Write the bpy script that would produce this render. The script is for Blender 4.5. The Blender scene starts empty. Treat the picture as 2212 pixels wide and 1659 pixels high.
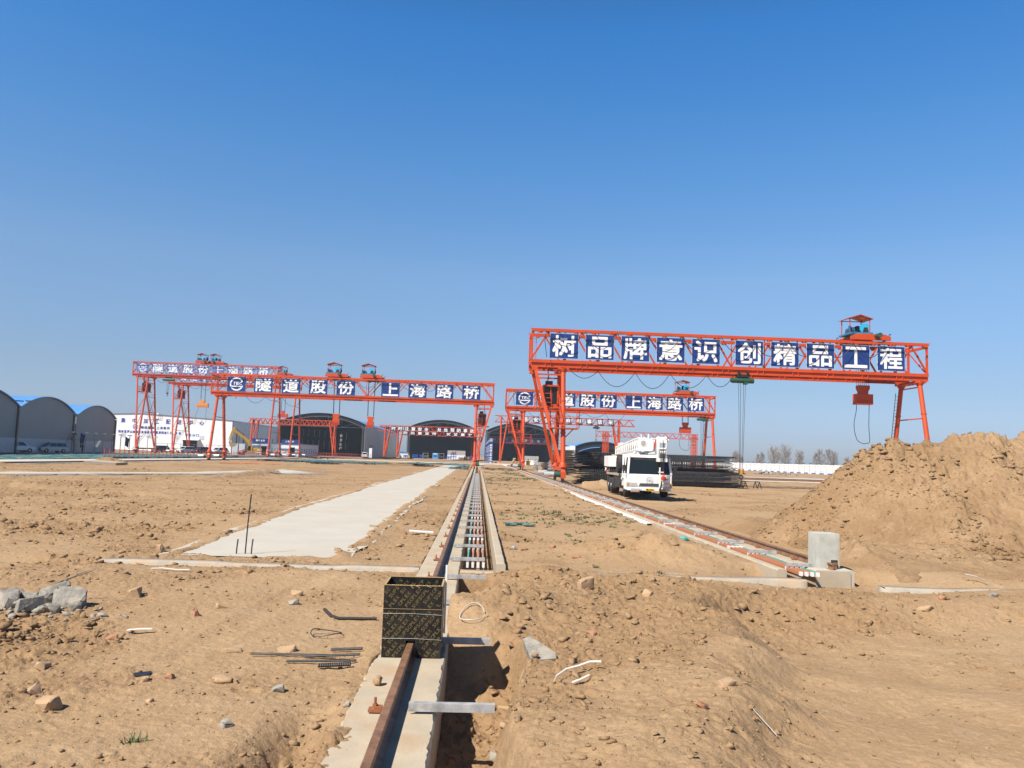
import bpy, math, random
import numpy as np
from mathutils import Vector, Matrix
random.seed(7)
rng = np.random.default_rng(11)
SC = bpy.context.scene
COL = SC.collection
R = math.radians

# ------------------------------------------------------------------ camera
cam_d = bpy.data.cameras.new('camera')
cam_d.sensor_width = 36.0
cam_d.lens = 1725.0 / 2212.0 * 36.0
cam_d.clip_start = 0.1
cam_d.clip_end = 6000.0
cam = bpy.data.objects.new('camera', cam_d)
COL.objects.link(cam)
_yaw, _pitch, _roll = R(2.25), R(5.24), R(1.9)
_f = Vector((math.sin(_yaw) * math.cos(_pitch), math.cos(_yaw) * math.cos(_pitch), math.sin(_pitch)))
_r0 = Vector((math.cos(_yaw), -math.sin(_yaw), 0))
_u0 = _r0.cross(_f)
_r = _r0 * math.cos(_roll) + _u0 * math.sin(_roll)
_u = _u0 * math.cos(_roll) - _r0 * math.sin(_roll)
cam.matrix_world = Matrix(((_r.x, _u.x, -_f.x, 0), (_r.y, _u.y, -_f.y, 0), (_r.z, _u.z, -_f.z, 2.0), (0, 0, 0, 1)))
SC.camera = cam

# ------------------------------------------------------------------ sky and sun
SUN_FROM = Vector((-0.66, -0.62, 1.0)).normalized()      # towards the sun
el = math.asin(SUN_FROM.z)
az = math.atan2(SUN_FROM.x, SUN_FROM.y)                  # from +Y towards +X
world = bpy.data.worlds.new('World')
SC.world = world
world.use_nodes = True
nt = world.node_tree
nt.nodes.clear()
sky = nt.nodes.new('ShaderNodeTexSky')
sky.sky_type = 'NISHITA'
sky.sun_disc = False
sky.sun_elevation = el
sky.sun_rotation = az
sky.altitude = 0
sky.air_density = 1.0
sky.dust_density = 0.6
sky.ozone_density = 4.0
hsv = nt.nodes.new('ShaderNodeHueSaturation')
hsv.inputs['Saturation'].default_value = 1.12
bg = nt.nodes.new('ShaderNodeBackground')
bg.inputs['Strength'].default_value = 0.15
out = nt.nodes.new('ShaderNodeOutputWorld')
# the day's own air: a tint by elevation over the sky model (deep blue above, pale grey blue near the skyline)
tcs = nt.nodes.new('ShaderNodeTexCoord')
sep = nt.nodes.new('ShaderNodeSeparateXYZ')
nt.links.new(tcs.outputs['Generated'], sep.inputs[0])
ramp = nt.nodes.new('ShaderNodeValToRGB')
STOPS = [(0.0, (0.313, 0.351, 0.494)), (0.033, (0.311, 0.341, 0.48)), (0.09, (0.38, 0.371, 0.424)), (0.22, (0.547, 0.529, 0.528)), (0.352, (0.414, 0.574, 0.636)), (0.485, (0.256, 0.562, 0.719))]
STOPS = STOPS + [(0.60, (0.25, 0.38, 0.46)), (0.75, (0.20, 0.24, 0.27)), (1.0, (0.15, 0.19, 0.23))]     # deeper towards the zenith
while len(ramp.color_ramp.elements) < len(STOPS): ramp.color_ramp.elements.new(0.5)
for e, (pos, c) in zip(ramp.color_ramp.elements, STOPS):
    e.position = pos; e.color = (*c, 1)
nt.links.new(sep.outputs['Z'], ramp.inputs['Fac'])
tint = nt.nodes.new('ShaderNodeMix'); tint.data_type = 'RGBA'; tint.blend_type = 'MULTIPLY'
tint.inputs[0].default_value = 1.0; tint.clamp_result = False
nt.links.new(sky.outputs[0], hsv.inputs['Color'])
nt.links.new(hsv.outputs[0], tint.inputs[6])
nt.links.new(ramp.outputs['Color'], tint.inputs[7])
nt.links.new(tint.outputs[2], bg.inputs['Color'])
nt.links.new(bg.outputs[0], out.inputs['Surface'])

sun_d = bpy.data.lights.new('sun', 'SUN')
sun_d.energy = 5.0
sun_d.angle = R(0.53)
sun_d.color = (1.0, 0.93, 0.83)
sun = bpy.data.objects.new('sun', sun_d)
COL.objects.link(sun)
sun.rotation_euler = (-SUN_FROM).to_track_quat('-Z', 'Y').to_euler()
sun.location = (-40, -20, 60)
SC.view_settings.view_transform = 'Standard'
SC.view_settings.look = 'None'
SC.view_settings.exposure = 0.82
SC.view_settings.gamma = 1.0
SC.view_settings.use_curve_mapping = False
SC.cycles.max_bounces = 5
SC.cycles.diffuse_bounces = 3
SC.cycles.use_denoising = True

# ------------------------------------------------------------------ materials
def _nodes(name):
    m = bpy.data.materials.new(name)
    m.use_nodes = True
    t = m.node_tree
    b = t.nodes['Principled BSDF']
    return m, t, b

def mat(name, col, rough=0.6, metal=0.0, var=0.18, scale=3.0, bump=0.0, bscale=30.0, dirt=None, dscale=1.2, damt=0.35, spec=0.35, coords='Object'):
    """Base colour broken up by two noises, optional dirt colour in patches, optional bump."""
    col = tuple(0.85 * c for c in col)
    if dirt: dirt = tuple(0.85 * c for c in dirt)
    m, t, b = _nodes(name)
    n, l = t.nodes, t.links
    tc = n.new('ShaderNodeTexCoord')
    co = tc.outputs[coords]
    nz = n.new('ShaderNodeTexNoise'); nz.inputs['Scale'].default_value = scale; nz.inputs['Detail'].default_value = 5
    nz.inputs['Roughness'].default_value = 0.65
    l.new(co, nz.inputs['Vector'])
    mr = n.new('ShaderNodeMapRange')
    mr.inputs['From Min'].default_value = 0.3; mr.inputs['From Max'].default_value = 0.7
    mr.inputs['To Min'].default_value = 1 - var; mr.inputs['To Max'].default_value = 1 + var
    l.new(nz.outputs['Fac'], mr.inputs['Value'])
    mx = n.new('ShaderNodeMix'); mx.data_type = 'RGBA'; mx.blend_type = 'MULTIPLY'
    mx.inputs[0].default_value = 1.0
    mx.inputs[6].default_value = (*col, 1)
    l.new(mr.outputs[0], mx.inputs[7])
    last = mx.outputs[2]
    if dirt:
        n2 = n.new('ShaderNodeTexNoise'); n2.inputs['Scale'].default_value = dscale; n2.inputs['Detail'].default_value = 6
        n2.inputs['Roughness'].default_value = 0.7
        l.new(co, n2.inputs['Vector'])
        r2 = n.new('ShaderNodeMapRange'); r2.inputs['From Min'].default_value = 0.48; r2.inputs['From Max'].default_value = 0.68
        r2.inputs['To Max'].default_value = damt; r2.clamp = True
        l.new(n2.outputs['Fac'], r2.inputs['Value'])
        m2 = n.new('ShaderNodeMix'); m2.data_type = 'RGBA'
        l.new(r2.outputs[0], m2.inputs[0]); l.new(last, m2.inputs[6]); m2.inputs[7].default_value = (*dirt, 1)
        last = m2.outputs[2]
    l.new(last, b.inputs['Base Color'])
    b.inputs['Roughness'].default_value = rough
    b.inputs['Metallic'].default_value = metal
    b.inputs['Specular IOR Level'].default_value = spec
    if bump:
        n3 = n.new('ShaderNodeTexNoise'); n3.inputs['Scale'].default_value = bscale; n3.inputs['Detail'].default_value = 6
        l.new(co, n3.inputs['Vector'])
        bp = n.new('ShaderNodeBump'); bp.inputs['Strength'].default_value = 0.6; bp.inputs['Distance'].default_value = bump
        l.new(n3.outputs['Fac'], bp.inputs['Height']); l.new(bp.outputs[0], b.inputs['Normal'])
    return m

DUST = (0.36, 0.24, 0.14)
M = {}
M['orange'] = mat('crane_paint', (0.55, 0.068, 0.011), 0.42, var=0.14, scale=0.9, dirt=(0.30, 0.06, 0.03), dscale=0.8, damt=0.35)
M['far_orange'] = mat('crane_paint_faded', (0.50, 0.055, 0.016), 0.5, var=0.14, scale=0.5, dirt=(0.42, 0.10, 0.06), damt=0.4)
M['pale_orange'] = mat('crane_paint_light', (0.70, 0.24, 0.05), 0.5, var=0.12)
M['blue_board'] = mat('sign_blue', (0.015, 0.047, 0.20), 0.35, var=0.10, scale=1.2)
M['dark_board'] = mat('sign_navy', (0.015, 0.018, 0.06), 0.4, var=0.1)
M['white_letter'] = mat('letter_white', (0.82, 0.82, 0.80), 0.5, var=0.03)
M['blue_letter'] = mat('letter_blue', (0.02, 0.05, 0.36), 0.5, var=0.05)
M['dim_letter'] = mat('letter_grey', (0.30, 0.30, 0.28), 0.7, var=0.1)
M['white_paint'] = mat('white_paint', (0.78, 0.78, 0.76), 0.35, var=0.05, scale=2.0, dirt=(0.55, 0.50, 0.42), dscale=1.4, damt=0.35)
M['black'] = mat('black_rubber', (0.02, 0.02, 0.021), 0.8, var=0.2, dirt=(0.10, 0.075, 0.05), dscale=3, damt=0.4)
M['cable'] = mat('cable_black', (0.018, 0.018, 0.018), 0.6)
M['green_paint'] = mat('hoist_green', (0.02, 0.085, 0.05), 0.4, var=0.2, dirt=(0.12, 0.10, 0.07), damt=0.4)
M['cyan_paint'] = mat('winch_blue', (0.03, 0.42, 0.72), 0.35, var=0.1)
M['deck_blue'] = mat('deck_blue', (0.025, 0.20, 0.34), 0.4, var=0.2, dirt=(0.03, 0.04, 0.05))
M['dark_blue'] = mat('motor_blue', (0.03, 0.10, 0.20), 0.45, var=0.2, dirt=(0.03, 0.03, 0.03))
M['dark_metal'] = mat('dark_steel', (0.06, 0.06, 0.062), 0.5, 0.6, var=0.3, scale=6, dirt=(0.13, 0.07, 0.045), dscale=4)
M['galv'] = mat('galvanised', (0.44, 0.43, 0.41), 0.5, 0.2, var=0.22, scale=14, dirt=(0.20, 0.20, 0.21), dscale=9, damt=0.75)
M['silver'] = mat('aluminium', (0.72, 0.72, 0.72), 0.35, 0.6, var=0.1)
M['rail_rust'] = mat('rail_rust', (0.27, 0.145, 0.080), 0.55, 0.25, var=0.30, scale=9, dirt=(0.10, 0.052, 0.034), dscale=5, damt=0.7, bump=0.002, bscale=60)
M['rust'] = mat('bolt_rust', (0.30, 0.11, 0.045), 0.7, 0.1, var=0.3, scale=20)
M['concrete'] = mat('concrete_beam', (0.43, 0.365, 0.27), 0.85, var=0.12, scale=2.4, bump=0.004, bscale=45, dirt=(0.42, 0.29, 0.175), dscale=1.6, damt=0.85)
M['concrete_new'] = mat('concrete_block', (0.43, 0.43, 0.375), 0.85, var=0.13, scale=5, bump=0.004, bscale=40, dirt=(0.50, 0.47, 0.40), dscale=3.2, damt=0.7)
M['concrete_pale'] = mat('concrete_slab', (0.46, 0.425, 0.36), 0.9, var=0.07, scale=0.8, bump=0.003, bscale=25, dirt=(0.46, 0.385, 0.29), dscale=0.35, damt=0.5)
M['kerb'] = mat('kerb_concrete', (0.36, 0.32, 0.26), 0.9, var=0.16, scale=4, bump=0.012, bscale=18, dirt=(0.46, 0.31, 0.18), dscale=1.1, damt=0.95)
M['copper_bar'] = mat('conductor_orange', (0.50, 0.205, 0.10), 0.4, var=0.08)
M['teal_bar'] = mat('conductor_teal', (0.10, 0.36, 0.32), 0.4, var=0.08)
M['plastic_white'] = mat('plastic_white', (0.76, 0.75, 0.72), 0.4, var=0.04)
M['plywood_film'] = mat('plywood_film', (0.012, 0.011, 0.010), 0.38, var=0.25, scale=5, dirt=(0.05, 0.042, 0.03), dscale=6, damt=0.45)
M['ply_print'] = mat('plywood_print', (0.15, 0.11, 0.042), 0.5, var=0.25, scale=12)
M['ply_edge'] = mat('plywood_edge', (0.45, 0.30, 0.14), 0.8, var=0.25, scale=25)
M['wire_pale'] = mat('pale_wire', (0.50, 0.48, 0.43), 0.6)
M['wire'] = mat('tie_wire', (0.35, 0.35, 0.34), 0.4, 0.7)
M['glass_dark'] = mat('window_glass', (0.012, 0.016, 0.015), 0.08, var=0.05, spec=0.35)
M['chrome'] = mat('lamp_glass', (0.62, 0.64, 0.64), 0.12, 0.4, var=0.05, spec=0.8)
M['amber'] = mat('indicator_amber', (0.45, 0.25, 0.07), 0.2)
M['yellow_plate'] = mat('plate_yellow', (0.80, 0.46, 0.01), 0.4, var=0.04)
M['red_paint'] = mat('hook_red', (0.42, 0.035, 0.015), 0.4, var=0.12)
M['yellow'] = mat('machine_yellow', (0.50, 0.28, 0.03), 0.4, var=0.14, dirt=(0.30, 0.20, 0.10), damt=0.5)
M['rebar'] = mat('rebar_dark', (0.040, 0.040, 0.044), 0.5, 0.25, var=0.35, scale=4)
M['hoop'] = mat('rebar_hoops', (0.075, 0.078, 0.084), 0.45, 0.3, var=0.3, scale=4)
M['blue_baked_glare'] = mat('sign_blue_baked_glare', (0.15, 0.17, 0.38), 0.4, var=0.2, scale=0.6)  # sun glare on the far tall cranes' boards, painted in as paler blue
M['brown_steel'] = mat('rebar_brown', (0.12, 0.095, 0.075), 0.55, 0.4, var=0.35, scale=6)  # brown steel of the stiffener rings and bar stacks
M['shed_grey'] = mat('shed_cladding', (0.275, 0.29, 0.295), 0.55, var=0.05, scale=0.3, dirt=(0.20, 0.20, 0.19), dscale=0.15, damt=0.6)
M['shed_side'] = mat('shed_side', (0.45, 0.48, 0.50), 0.5, var=0.06, scale=0.4)
M['shed_dark'] = mat('shed_shade_black', (0.009, 0.0095, 0.011), 0.9, var=0.3, scale=0.3)  # shade inside the sheds put into the colour as near-black
M['shed_truss'] = mat('shed_truss', (0.11, 0.115, 0.12), 0.6, 0.2, var=0.1)
M['roof_blue'] = mat('roof_blue', (0.10, 0.28, 0.60), 0.4, var=0.12, scale=0.5)
M['roof_pale'] = mat('roof_skylight', (0.52, 0.60, 0.48), 0.4, var=0.08)
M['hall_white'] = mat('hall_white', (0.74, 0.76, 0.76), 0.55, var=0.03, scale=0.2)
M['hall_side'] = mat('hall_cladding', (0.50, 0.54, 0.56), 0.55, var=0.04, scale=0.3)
M['wall_white'] = mat('wall_whitewash', (0.80, 0.79, 0.76), 0.8, var=0.05, scale=0.5, dirt=(0.62, 0.56, 0.46), dscale=0.4, damt=0.35)
M['tile_dark'] = mat('pillar_cap', (0.10, 0.10, 0.11), 0.7)
M['skirt_blue'] = mat('skirt_blue', (0.03, 0.13, 0.42), 0.6, var=0.2)
M['blue_metal'] = mat('machine_blue', (0.015, 0.10, 0.45), 0.45, var=0.15)
M['light_blue'] = mat('cabinet_blue', (0.10, 0.36, 0.58), 0.45, var=0.1)
M['net_green'] = mat('dust_net', (0.022, 0.115, 0.125), 0.9, var=0.6, scale=0.8, dirt=(0.30, 0.26, 0.19), dscale=0.5, damt=0.8)
M['net_dark'] = mat('dust_net_dark', (0.012, 0.02, 0.022), 0.9, var=0.4, scale=1.5)
M['fence_red'] = mat('fence_red', (0.45, 0.05, 0.04), 0.5)
M['fence_grey'] = mat('fence_grey', (0.30, 0.30, 0.30), 0.5, 0.3)
M['bark'] = mat('bare_bark', (0.20, 0.165, 0.125), 0.9, var=0.2, scale=2)
M['twig'] = mat('bare_twigs', (0.30, 0.26, 0.21), 0.95, var=0.2, scale=0.6)
M['stone_grey'] = mat('rubble_concrete', (0.315, 0.285, 0.235), 0.9, var=0.2, scale=9, bump=0.01, bscale=35, dirt=(0.20, 0.18, 0.15), dscale=5, damt=0.6)
M['rubble'] = mat('dumped_concrete', (0.255, 0.235, 0.20), 0.92, var=0.3, scale=11, bump=0.02, bscale=24, dirt=(0.40, 0.33, 0.24), dscale=6, damt=0.6)
M['stone_tan'] = mat('stone_tan', (0.41, 0.275, 0.16), 0.9, var=0.18, scale=8, bump=0.008, bscale=40, dirt=(0.36, 0.22, 0.12), dscale=4, damt=0.6)
M['brick'] = mat('brick_clay', (0.38, 0.19, 0.105), 0.9, var=0.25, scale=8, bump=0.006, bscale=50, dirt=(0.42, 0.28, 0.16), dscale=4, damt=0.7)
M['paper'] = mat('litter_white', (0.60, 0.56, 0.50), 0.8, var=0.06)
M['grass'] = mat('weed_green', (0.075, 0.10, 0.035), 0.9, var=0.4, scale=3)
M['cloth_dark'] = mat('work_clothes', (0.025, 0.03, 0.045), 0.9)
M['cloth_blue'] = mat('blue_overalls', (0.03, 0.09, 0.30), 0.9)
M['cloth_orange'] = mat('hivis_orange', (0.65, 0.14, 0.03), 0.8)
M['helmet'] = mat('helmet_orange', (0.72, 0.20, 0.03), 0.35)
M['skin'] = mat('skin', (0.38, 0.22, 0.15), 0.6)
M['wood'] = mat('timber', (0.42, 0.30, 0.15), 0.8, var=0.2)
M['car_white'] = mat('car_white', (0.74, 0.74, 0.74), 0.22, var=0.02, spec=0.6)
M['car_silver'] = mat('car_silver', (0.34, 0.34, 0.36), 0.25, 0.5, var=0.03)
M['car_black'] = mat('car_dark', (0.03, 0.032, 0.04), 0.25, var=0.03, spec=0.6)
M['car_red'] = mat('car_red', (0.30, 0.03, 0.03), 0.3, var=0.03)

def soil_material(name, a, b, c, sc=1.0, bump=0.05, moist=None):
    """Loose earth: three earth colours in patches of several sizes, crumb-sized bump."""
    m, t, bs = _nodes(name)
    n, l = t.nodes, t.links
    g = n.new('ShaderNodeNewGeometry')
    def noise(s, d=6, r=0.6):
        z = n.new('ShaderNodeTexNoise'); z.inputs['Scale'].default_value = s * sc; z.inputs['Detail'].default_value = d
        z.inputs['Roughness'].default_value = r
        l.new(g.outputs['Position'], z.inputs['Vector'])
        return z
    def ramp(src, lo, hi):
        r = n.new('ShaderNodeMapRange'); r.inputs['From Min'].default_value = lo; r.inputs['From Max'].default_value = hi
        l.new(src, r.inputs['Value']); return r.outputs[0]
    n1, n2, n3 = noise(0.35, 8, 0.65), noise(2.6, 8, 0.7), noise(17, 6, 0.7)
    m1 = n.new('ShaderNodeMix'); m1.data_type = 'RGBA'
    m1.inputs[6].default_value = (*a, 1); m1.inputs[7].default_value = (*b, 1)
    l.new(ramp(n1.outputs['Fac'], 0.36, 0.64), m1.inputs[0])
    m2 = n.new('ShaderNodeMix'); m2.data_type = 'RGBA'
    l.new(m1.outputs[2], m2.inputs[6]); m2.inputs[7].default_value = (*c, 1)
    l.new(ramp(n2.outputs['Fac'], 0.52, 0.80), m2.inputs[0])
    if moist:
        at = n.new('ShaderNodeAttribute'); at.attribute_name = 'fresh'
        mm = n.new('ShaderNodeMath'); mm.operation = 'MULTIPLY'; l.new(at.outputs['Fac'], mm.inputs[0]); mm.inputs[1].default_value = 0.75
        mf = n.new('ShaderNodeMix'); mf.data_type = 'RGBA'
        l.new(mm.outputs[0], mf.inputs[0]); l.new(m2.outputs[2], mf.inputs[6]); mf.inputs[7].default_value = (*moist, 1)
        m2 = mf
    m3 = n.new('ShaderNodeMix'); m3.data_type = 'RGBA'; m3.blend_type = 'MULTIPLY'; m3.inputs[0].default_value = 1
    r3 = n.new('ShaderNodeMapRange'); r3.inputs['From Min'].default_value = 0.25; r3.inputs['From Max'].default_value = 0.75
    r3.inputs['To Min'].default_value = 0.80; r3.inputs['To Max'].default_value = 1.18
    l.new(n3.outputs['Fac'], r3.inputs['Value'])
    l.new(m2.outputs[2], m3.inputs[6]); l.new(r3.outputs[0], m3.inputs[7])
    l.new(m3.outputs[2], bs.inputs['Base Color'])
    bs.inputs['Roughness'].default_value = 0.95
    bs.inputs['Specular IOR Level'].default_value = 0.1
    vo = n.new('ShaderNodeTexVoronoi'); vo.inputs['Scale'].default_value = 14 * sc
    l.new(g.outputs['Position'], vo.inputs['Vector'])
    ad = n.new('ShaderNodeMath'); ad.operation = 'MULTIPLY_ADD'
    l.new(vo.outputs['Distance'], ad.inputs[0]); ad.inputs[1].default_value = -0.12
    l.new(n3.outputs['Fac'], ad.inputs[2])
    nb = noise(60, 4, 0.6)
    ad2 = n.new('ShaderNodeMath'); ad2.operation = 'MULTIPLY_ADD'
    l.new(nb.outputs['Fac'], ad2.inputs[0]); ad2.inputs[1].default_value = 0.25; l.new(ad.outputs[0], ad2.inputs[2])
    bp = n.new('ShaderNodeBump'); bp.inputs['Strength'].default_value = 0.7; bp.inputs['Distance'].default_value = bump
    l.new(ad2.outputs[0], bp.inputs['Height']); l.new(bp.outputs[0], bs.inputs['Normal'])
    return m

M['soil'] = soil_material('dry_soil', (0.336, 0.228, 0.130), (0.302, 0.197, 0.107), (0.360, 0.255, 0.157), 1.0, 0.035, (0.234, 0.146, 0.076))
M['pile'] = soil_material('heap_soil', (0.290, 0.191, 0.107), (0.200, 0.123, 0.063), (0.324, 0.224, 0.134), 0.9, 0.05)
M['clod'] = soil_material('soil_clods', (0.290, 0.191, 0.107), (0.235, 0.146, 0.077), (0.324, 0.227, 0.138), 3.0, 0.012)

# ------------------------------------------------------------------ mesh builder and scene helpers
class MB:
    def __init__(s):
        s.v = []; s.f = []
    def _add(s, vs, fs):
        o = len(s.v); s.v.extend([tuple(p) for p in vs]); s.f.extend([tuple(i + o for i in f) for f in fs]); return s
    def box(s, x0, x1, y0, y1, z0, z1):
        vs = [(x0, y0, z0), (x1, y0, z0), (x1, y1, z0), (x0, y1, z0), (x0, y0, z1), (x1, y0, z1), (x1, y1, z1), (x0, y1, z1)]
        return s._add(vs, [(3, 2, 1, 0), (4, 5, 6, 7), (0, 1, 5, 4), (1, 2, 6, 5), (2, 3, 7, 6), (3, 0, 4, 7)])
    def cbox(s, x, y, z, w, d, h):
        return s.box(x - w / 2, x + w / 2, y - d / 2, y + d / 2, z - h / 2, z + h / 2)
    def bar(s, p, q, w, h=None, up=(0, 0, 1)):
        h = h or w
        p, q = Vector(p), Vector(q); d = (q - p).normalized(); up = Vector(up)
        if abs(d.dot(up)) > 0.98: up = Vector((0, 1, 0)) if abs(d.y) < 0.9 else Vector((1, 0, 0))
        a = d.cross(up).normalized() * (w / 2); b = a.cross(d).normalized() * (h / 2)
        vs = [p - a - b, p + a - b, p + a + b, p - a + b, q - a - b, q + a - b, q + a + b, q - a + b]
        return s._add(vs, [(0, 1, 2, 3), (7, 6, 5, 4), (4, 5, 1, 0), (5, 6, 2, 1), (6, 7, 3, 2), (7, 4, 0, 3)])
    def tube(s, p, q, r, n=10, r2=None, caps=True):
        r2 = r if r2 is None else r2
        p, q = Vector(p), Vector(q); d = (q - p).normalized()
        up = Vector((0, 0, 1)) if abs(d.z) < 0.9 else Vector((1, 0, 0))
        a = d.cross(up).normalized(); b = a.cross(d).normalized()
        vs = []
        for c, rr in ((p, r), (q, r2)):
            for i in range(n):
                t = 2 * math.pi * i / n; vs.append(c + (a * math.cos(t) + b * math.sin(t)) * rr)
        fs = [(i, (i + 1) % n, n + (i + 1) % n, n + i) for i in range(n)]
        if caps: fs += [tuple(range(n - 1, -1, -1)), tuple(range(n, 2 * n))]
        return s._add(vs, fs)
    def path(s, pts, r, n=6):
        pts = [Vector(p) for p in pts]; vs = []; fs = []
        m = len(pts)
        for k, p in enumerate(pts):
            d = (pts[min(k + 1, m - 1)] - pts[max(k - 1, 0)]).normalized()
            up = Vector((0, 0, 1)) if abs(d.z) < 0.9 else Vector((0, 1, 0))
            a = d.cross(up).normalized(); b = a.cross(d)
            rr = r[k] if isinstance(r, (list, tuple)) else r
            for i in range(n):
                t = 2 * math.pi * i / n; vs.append(p + (a * math.cos(t) + b * math.sin(t)) * rr)
        for k in range(m - 1):
            for i in range(n):
                fs.append((k * n + i, k * n + (i + 1) % n, (k + 1) * n + (i + 1) % n, (k + 1) * n + i))
        fs += [tuple(range(n - 1, -1, -1)), tuple(range((m - 1) * n, m * n))]
        return s._add(vs, fs)
    def prism(s, poly, axis, a0, a1):
        """poly: 2-D outline, axis 'x','y','z' along which it is extruded from a0 to a1."""
        n = len(poly)
        def mk(u, v, a):
            return {'x': (a, u, v), 'y': (u, a, v), 'z': (u, v, a)}[axis]
        vs = [mk(u, v, a0) for u, v in poly] + [mk(u, v, a1) for u, v in poly]
        fs = [tuple(range(n - 1, -1, -1)), tuple(range(n, 2 * n))] + [(i, (i + 1) % n, n + (i + 1) % n, n + i) for i in range(n)]
        return s._add(vs, fs)
    def lathe(s, prof, c, axis='z', n=20):
        c = Vector(c); vs = []; m = len(prof)
        for r, h in prof:
            for i in range(n):
                t = 2 * math.pi * i / n; u, w = r * math.cos(t), r * math.sin(t)
                vs.append(c + Vector({'z': (u, w, h), 'y': (u, h, w), 'x': (h, u, w)}[axis]))
        fs = [(k * n + i, k * n + (i + 1) % n, (k + 1) * n + (i + 1) % n, (k + 1) * n + i) for k in range(m - 1) for i in range(n)]
        fs += [tuple(range(n - 1, -1, -1)), tuple(range((m - 1) * n, m * n))]
        return s._add(vs, fs)
    def ball(s, c, r, sq=(1, 1, 1), n=10, m=6):
        prof = [(max(0.001, math.sin(math.pi * k / m)) , -math.cos(math.pi * k / m)) for k in range(m + 1)]
        vs = []; c = Vector(c)
        for rr, h in prof:
            for i in range(n):
                t = 2 * math.pi * i / n
                vs.append(c + Vector((rr * math.cos(t) * r * sq[0], rr * math.sin(t) * r * sq[1], h * r * sq[2])))
        fs = [(k * n + i, k * n + (i + 1) % n, (k + 1) * n + (i + 1) % n, (k + 1) * n + i) for k in range(m) for i in range(n)]
        return s._add(vs, fs)
    def quad(s, a, b, c, d):
        return s._add([a, b, c, d], [(0, 1, 2, 3)])
    def raw(s, vs, fs):
        return s._add(vs, fs)
    def build(s, name, m, parent=None, smooth=True):
        me = bpy.data.meshes.new(name)
        me.from_pydata(s.v, [], s.f)
        bmfix(me)
        if smooth:
            me.shade_smooth()
            me.set_sharp_from_angle(angle=R(38))
        me.materials.append(M[m] if isinstance(m, str) else m)
        o = bpy.data.objects.new(name, me); COL.objects.link(o)
        if parent is not None: o.parent = parent
        return o

import bmesh
def bmfix(me):
    b = bmesh.new(); b.from_mesh(me)
    bmesh.ops.recalc_face_normals(b, faces=b.faces)
    b.to_mesh(me); b.free()

def tag(o, label=None, cat=None, group=None, kind=None):
    if label: o['label'] = label
    if cat: o['category'] = cat
    if group: o['group'] = group
    if kind: o['kind'] = kind
    return o

def thing(name, label, cat, loc=(0, 0, 0), rotz=0.0, group=None):
    o = bpy.data.objects.new(name, None); COL.objects.link(o)
    o.location = loc; o.rotation_euler = (0, 0, rotz); o.empty_display_size = 0.3
    return tag(o, label, cat, group)

def copy_tree(o, parent=None, **kw):
    c = o.copy(); COL.objects.link(c)
    if parent is not None: c.parent = parent
    for ch in [x for x in KIDS.get(o.name, [])] or list(o.children): copy_tree(ch, c)
    for k, v in kw.items(): setattr(c, k, v)
    return c
KIDS = {}

def np_mesh(name, V, F, m, parent=None, smooth=True, sharp=None):
    """V (n,3) array; F (k,4) or (k,3) int array."""
    me = bpy.data.meshes.new(name)
    V = np.asarray(V, np.float32); F = np.asarray(F, np.int32); k = F.shape[1]
    me.vertices.add(len(V)); me.vertices.foreach_set('co', V.ravel())
    me.loops.add(F.size); me.loops.foreach_set('vertex_index', F.ravel())
    me.polygons.add(len(F)); me.polygons.foreach_set('loop_start', np.arange(0, F.size, k, dtype=np.int32))
    me.update(calc_edges=True); me.validate()
    if smooth:
        me.shade_smooth()
        if sharp: me.set_sharp_from_angle(angle=R(sharp))
    me.materials.append(M[m] if isinstance(m, str) else m)
    o = bpy.data.objects.new(name, me); COL.objects.link(o)
    if parent is not None: o.parent = parent
    return o

# lettering: outlines from the font that ships with Blender, in the x-z plane facing -y
_TXT = {}
def glyph(ch, bold):
    key = (ch, bold)
    if key not in _TXT:
        c = bpy.data.curves.new('g', 'FONT'); c.body = ch; c.offset = bold; c.resolution_u = 2
        o = bpy.data.objects.new('g', c); COL.objects.link(o)
        dg = bpy.context.evaluated_depsgraph_get()
        me = bpy.data.meshes.new_from_object(o.evaluated_get(dg))
        V = np.array([v.co[:2] for v in me.vertices]) if len(me.vertices) else np.zeros((0, 2))
        F = [tuple(p.vertices) for p in me.polygons]
        bpy.data.objects.remove(o); bpy.data.curves.remove(c); bpy.data.meshes.remove(me)
        _TXT[key] = (V, F)
    return _TXT[key]

def put_text(mb, body, x0, z0, w, h, y, bold=0.0, fit='both', basis=None, stroke=0.022):
    """Fits BODY into the w x h rectangle at x0,z0 (lower left). basis: maps (u,v) to 3-D instead of the x-z plane at y."""
    V, F = glyph(body, bold)
    if not len(V): return
    lo, hi = V.min(0), V.max(0); d = np.maximum(hi - lo, 1e-6)
    sx, sz = w / d[0], h / d[1]
    if fit == 'keep': sx = sz = min(sx, sz)
    P = (V - lo) * (sx, sz)
    P += ((w - d[0] * sx) / 2, (h - d[1] * sz) / 2)
    if basis: mb.raw([basis(x0 + a, z0 + b) for a, b in P], F); return
    # heavier strokes: the outline repeated a little to each side, each copy 1.5 mm behind the last
    e = stroke * w
    for k, (dx, dz) in enumerate(((0, 0), (-e, -e), (e, e), (-e, e), (e, -e)) if stroke else ((0, 0),)):
        sc = 1 - 2 * stroke
        mb.raw([(x0 + w / 2 + (a - w / 2) * sc + dx, y + 0.0015 * k, z0 + h / 2 + (b - h / 2) * sc + dz) for a, b in P], F)

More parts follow.
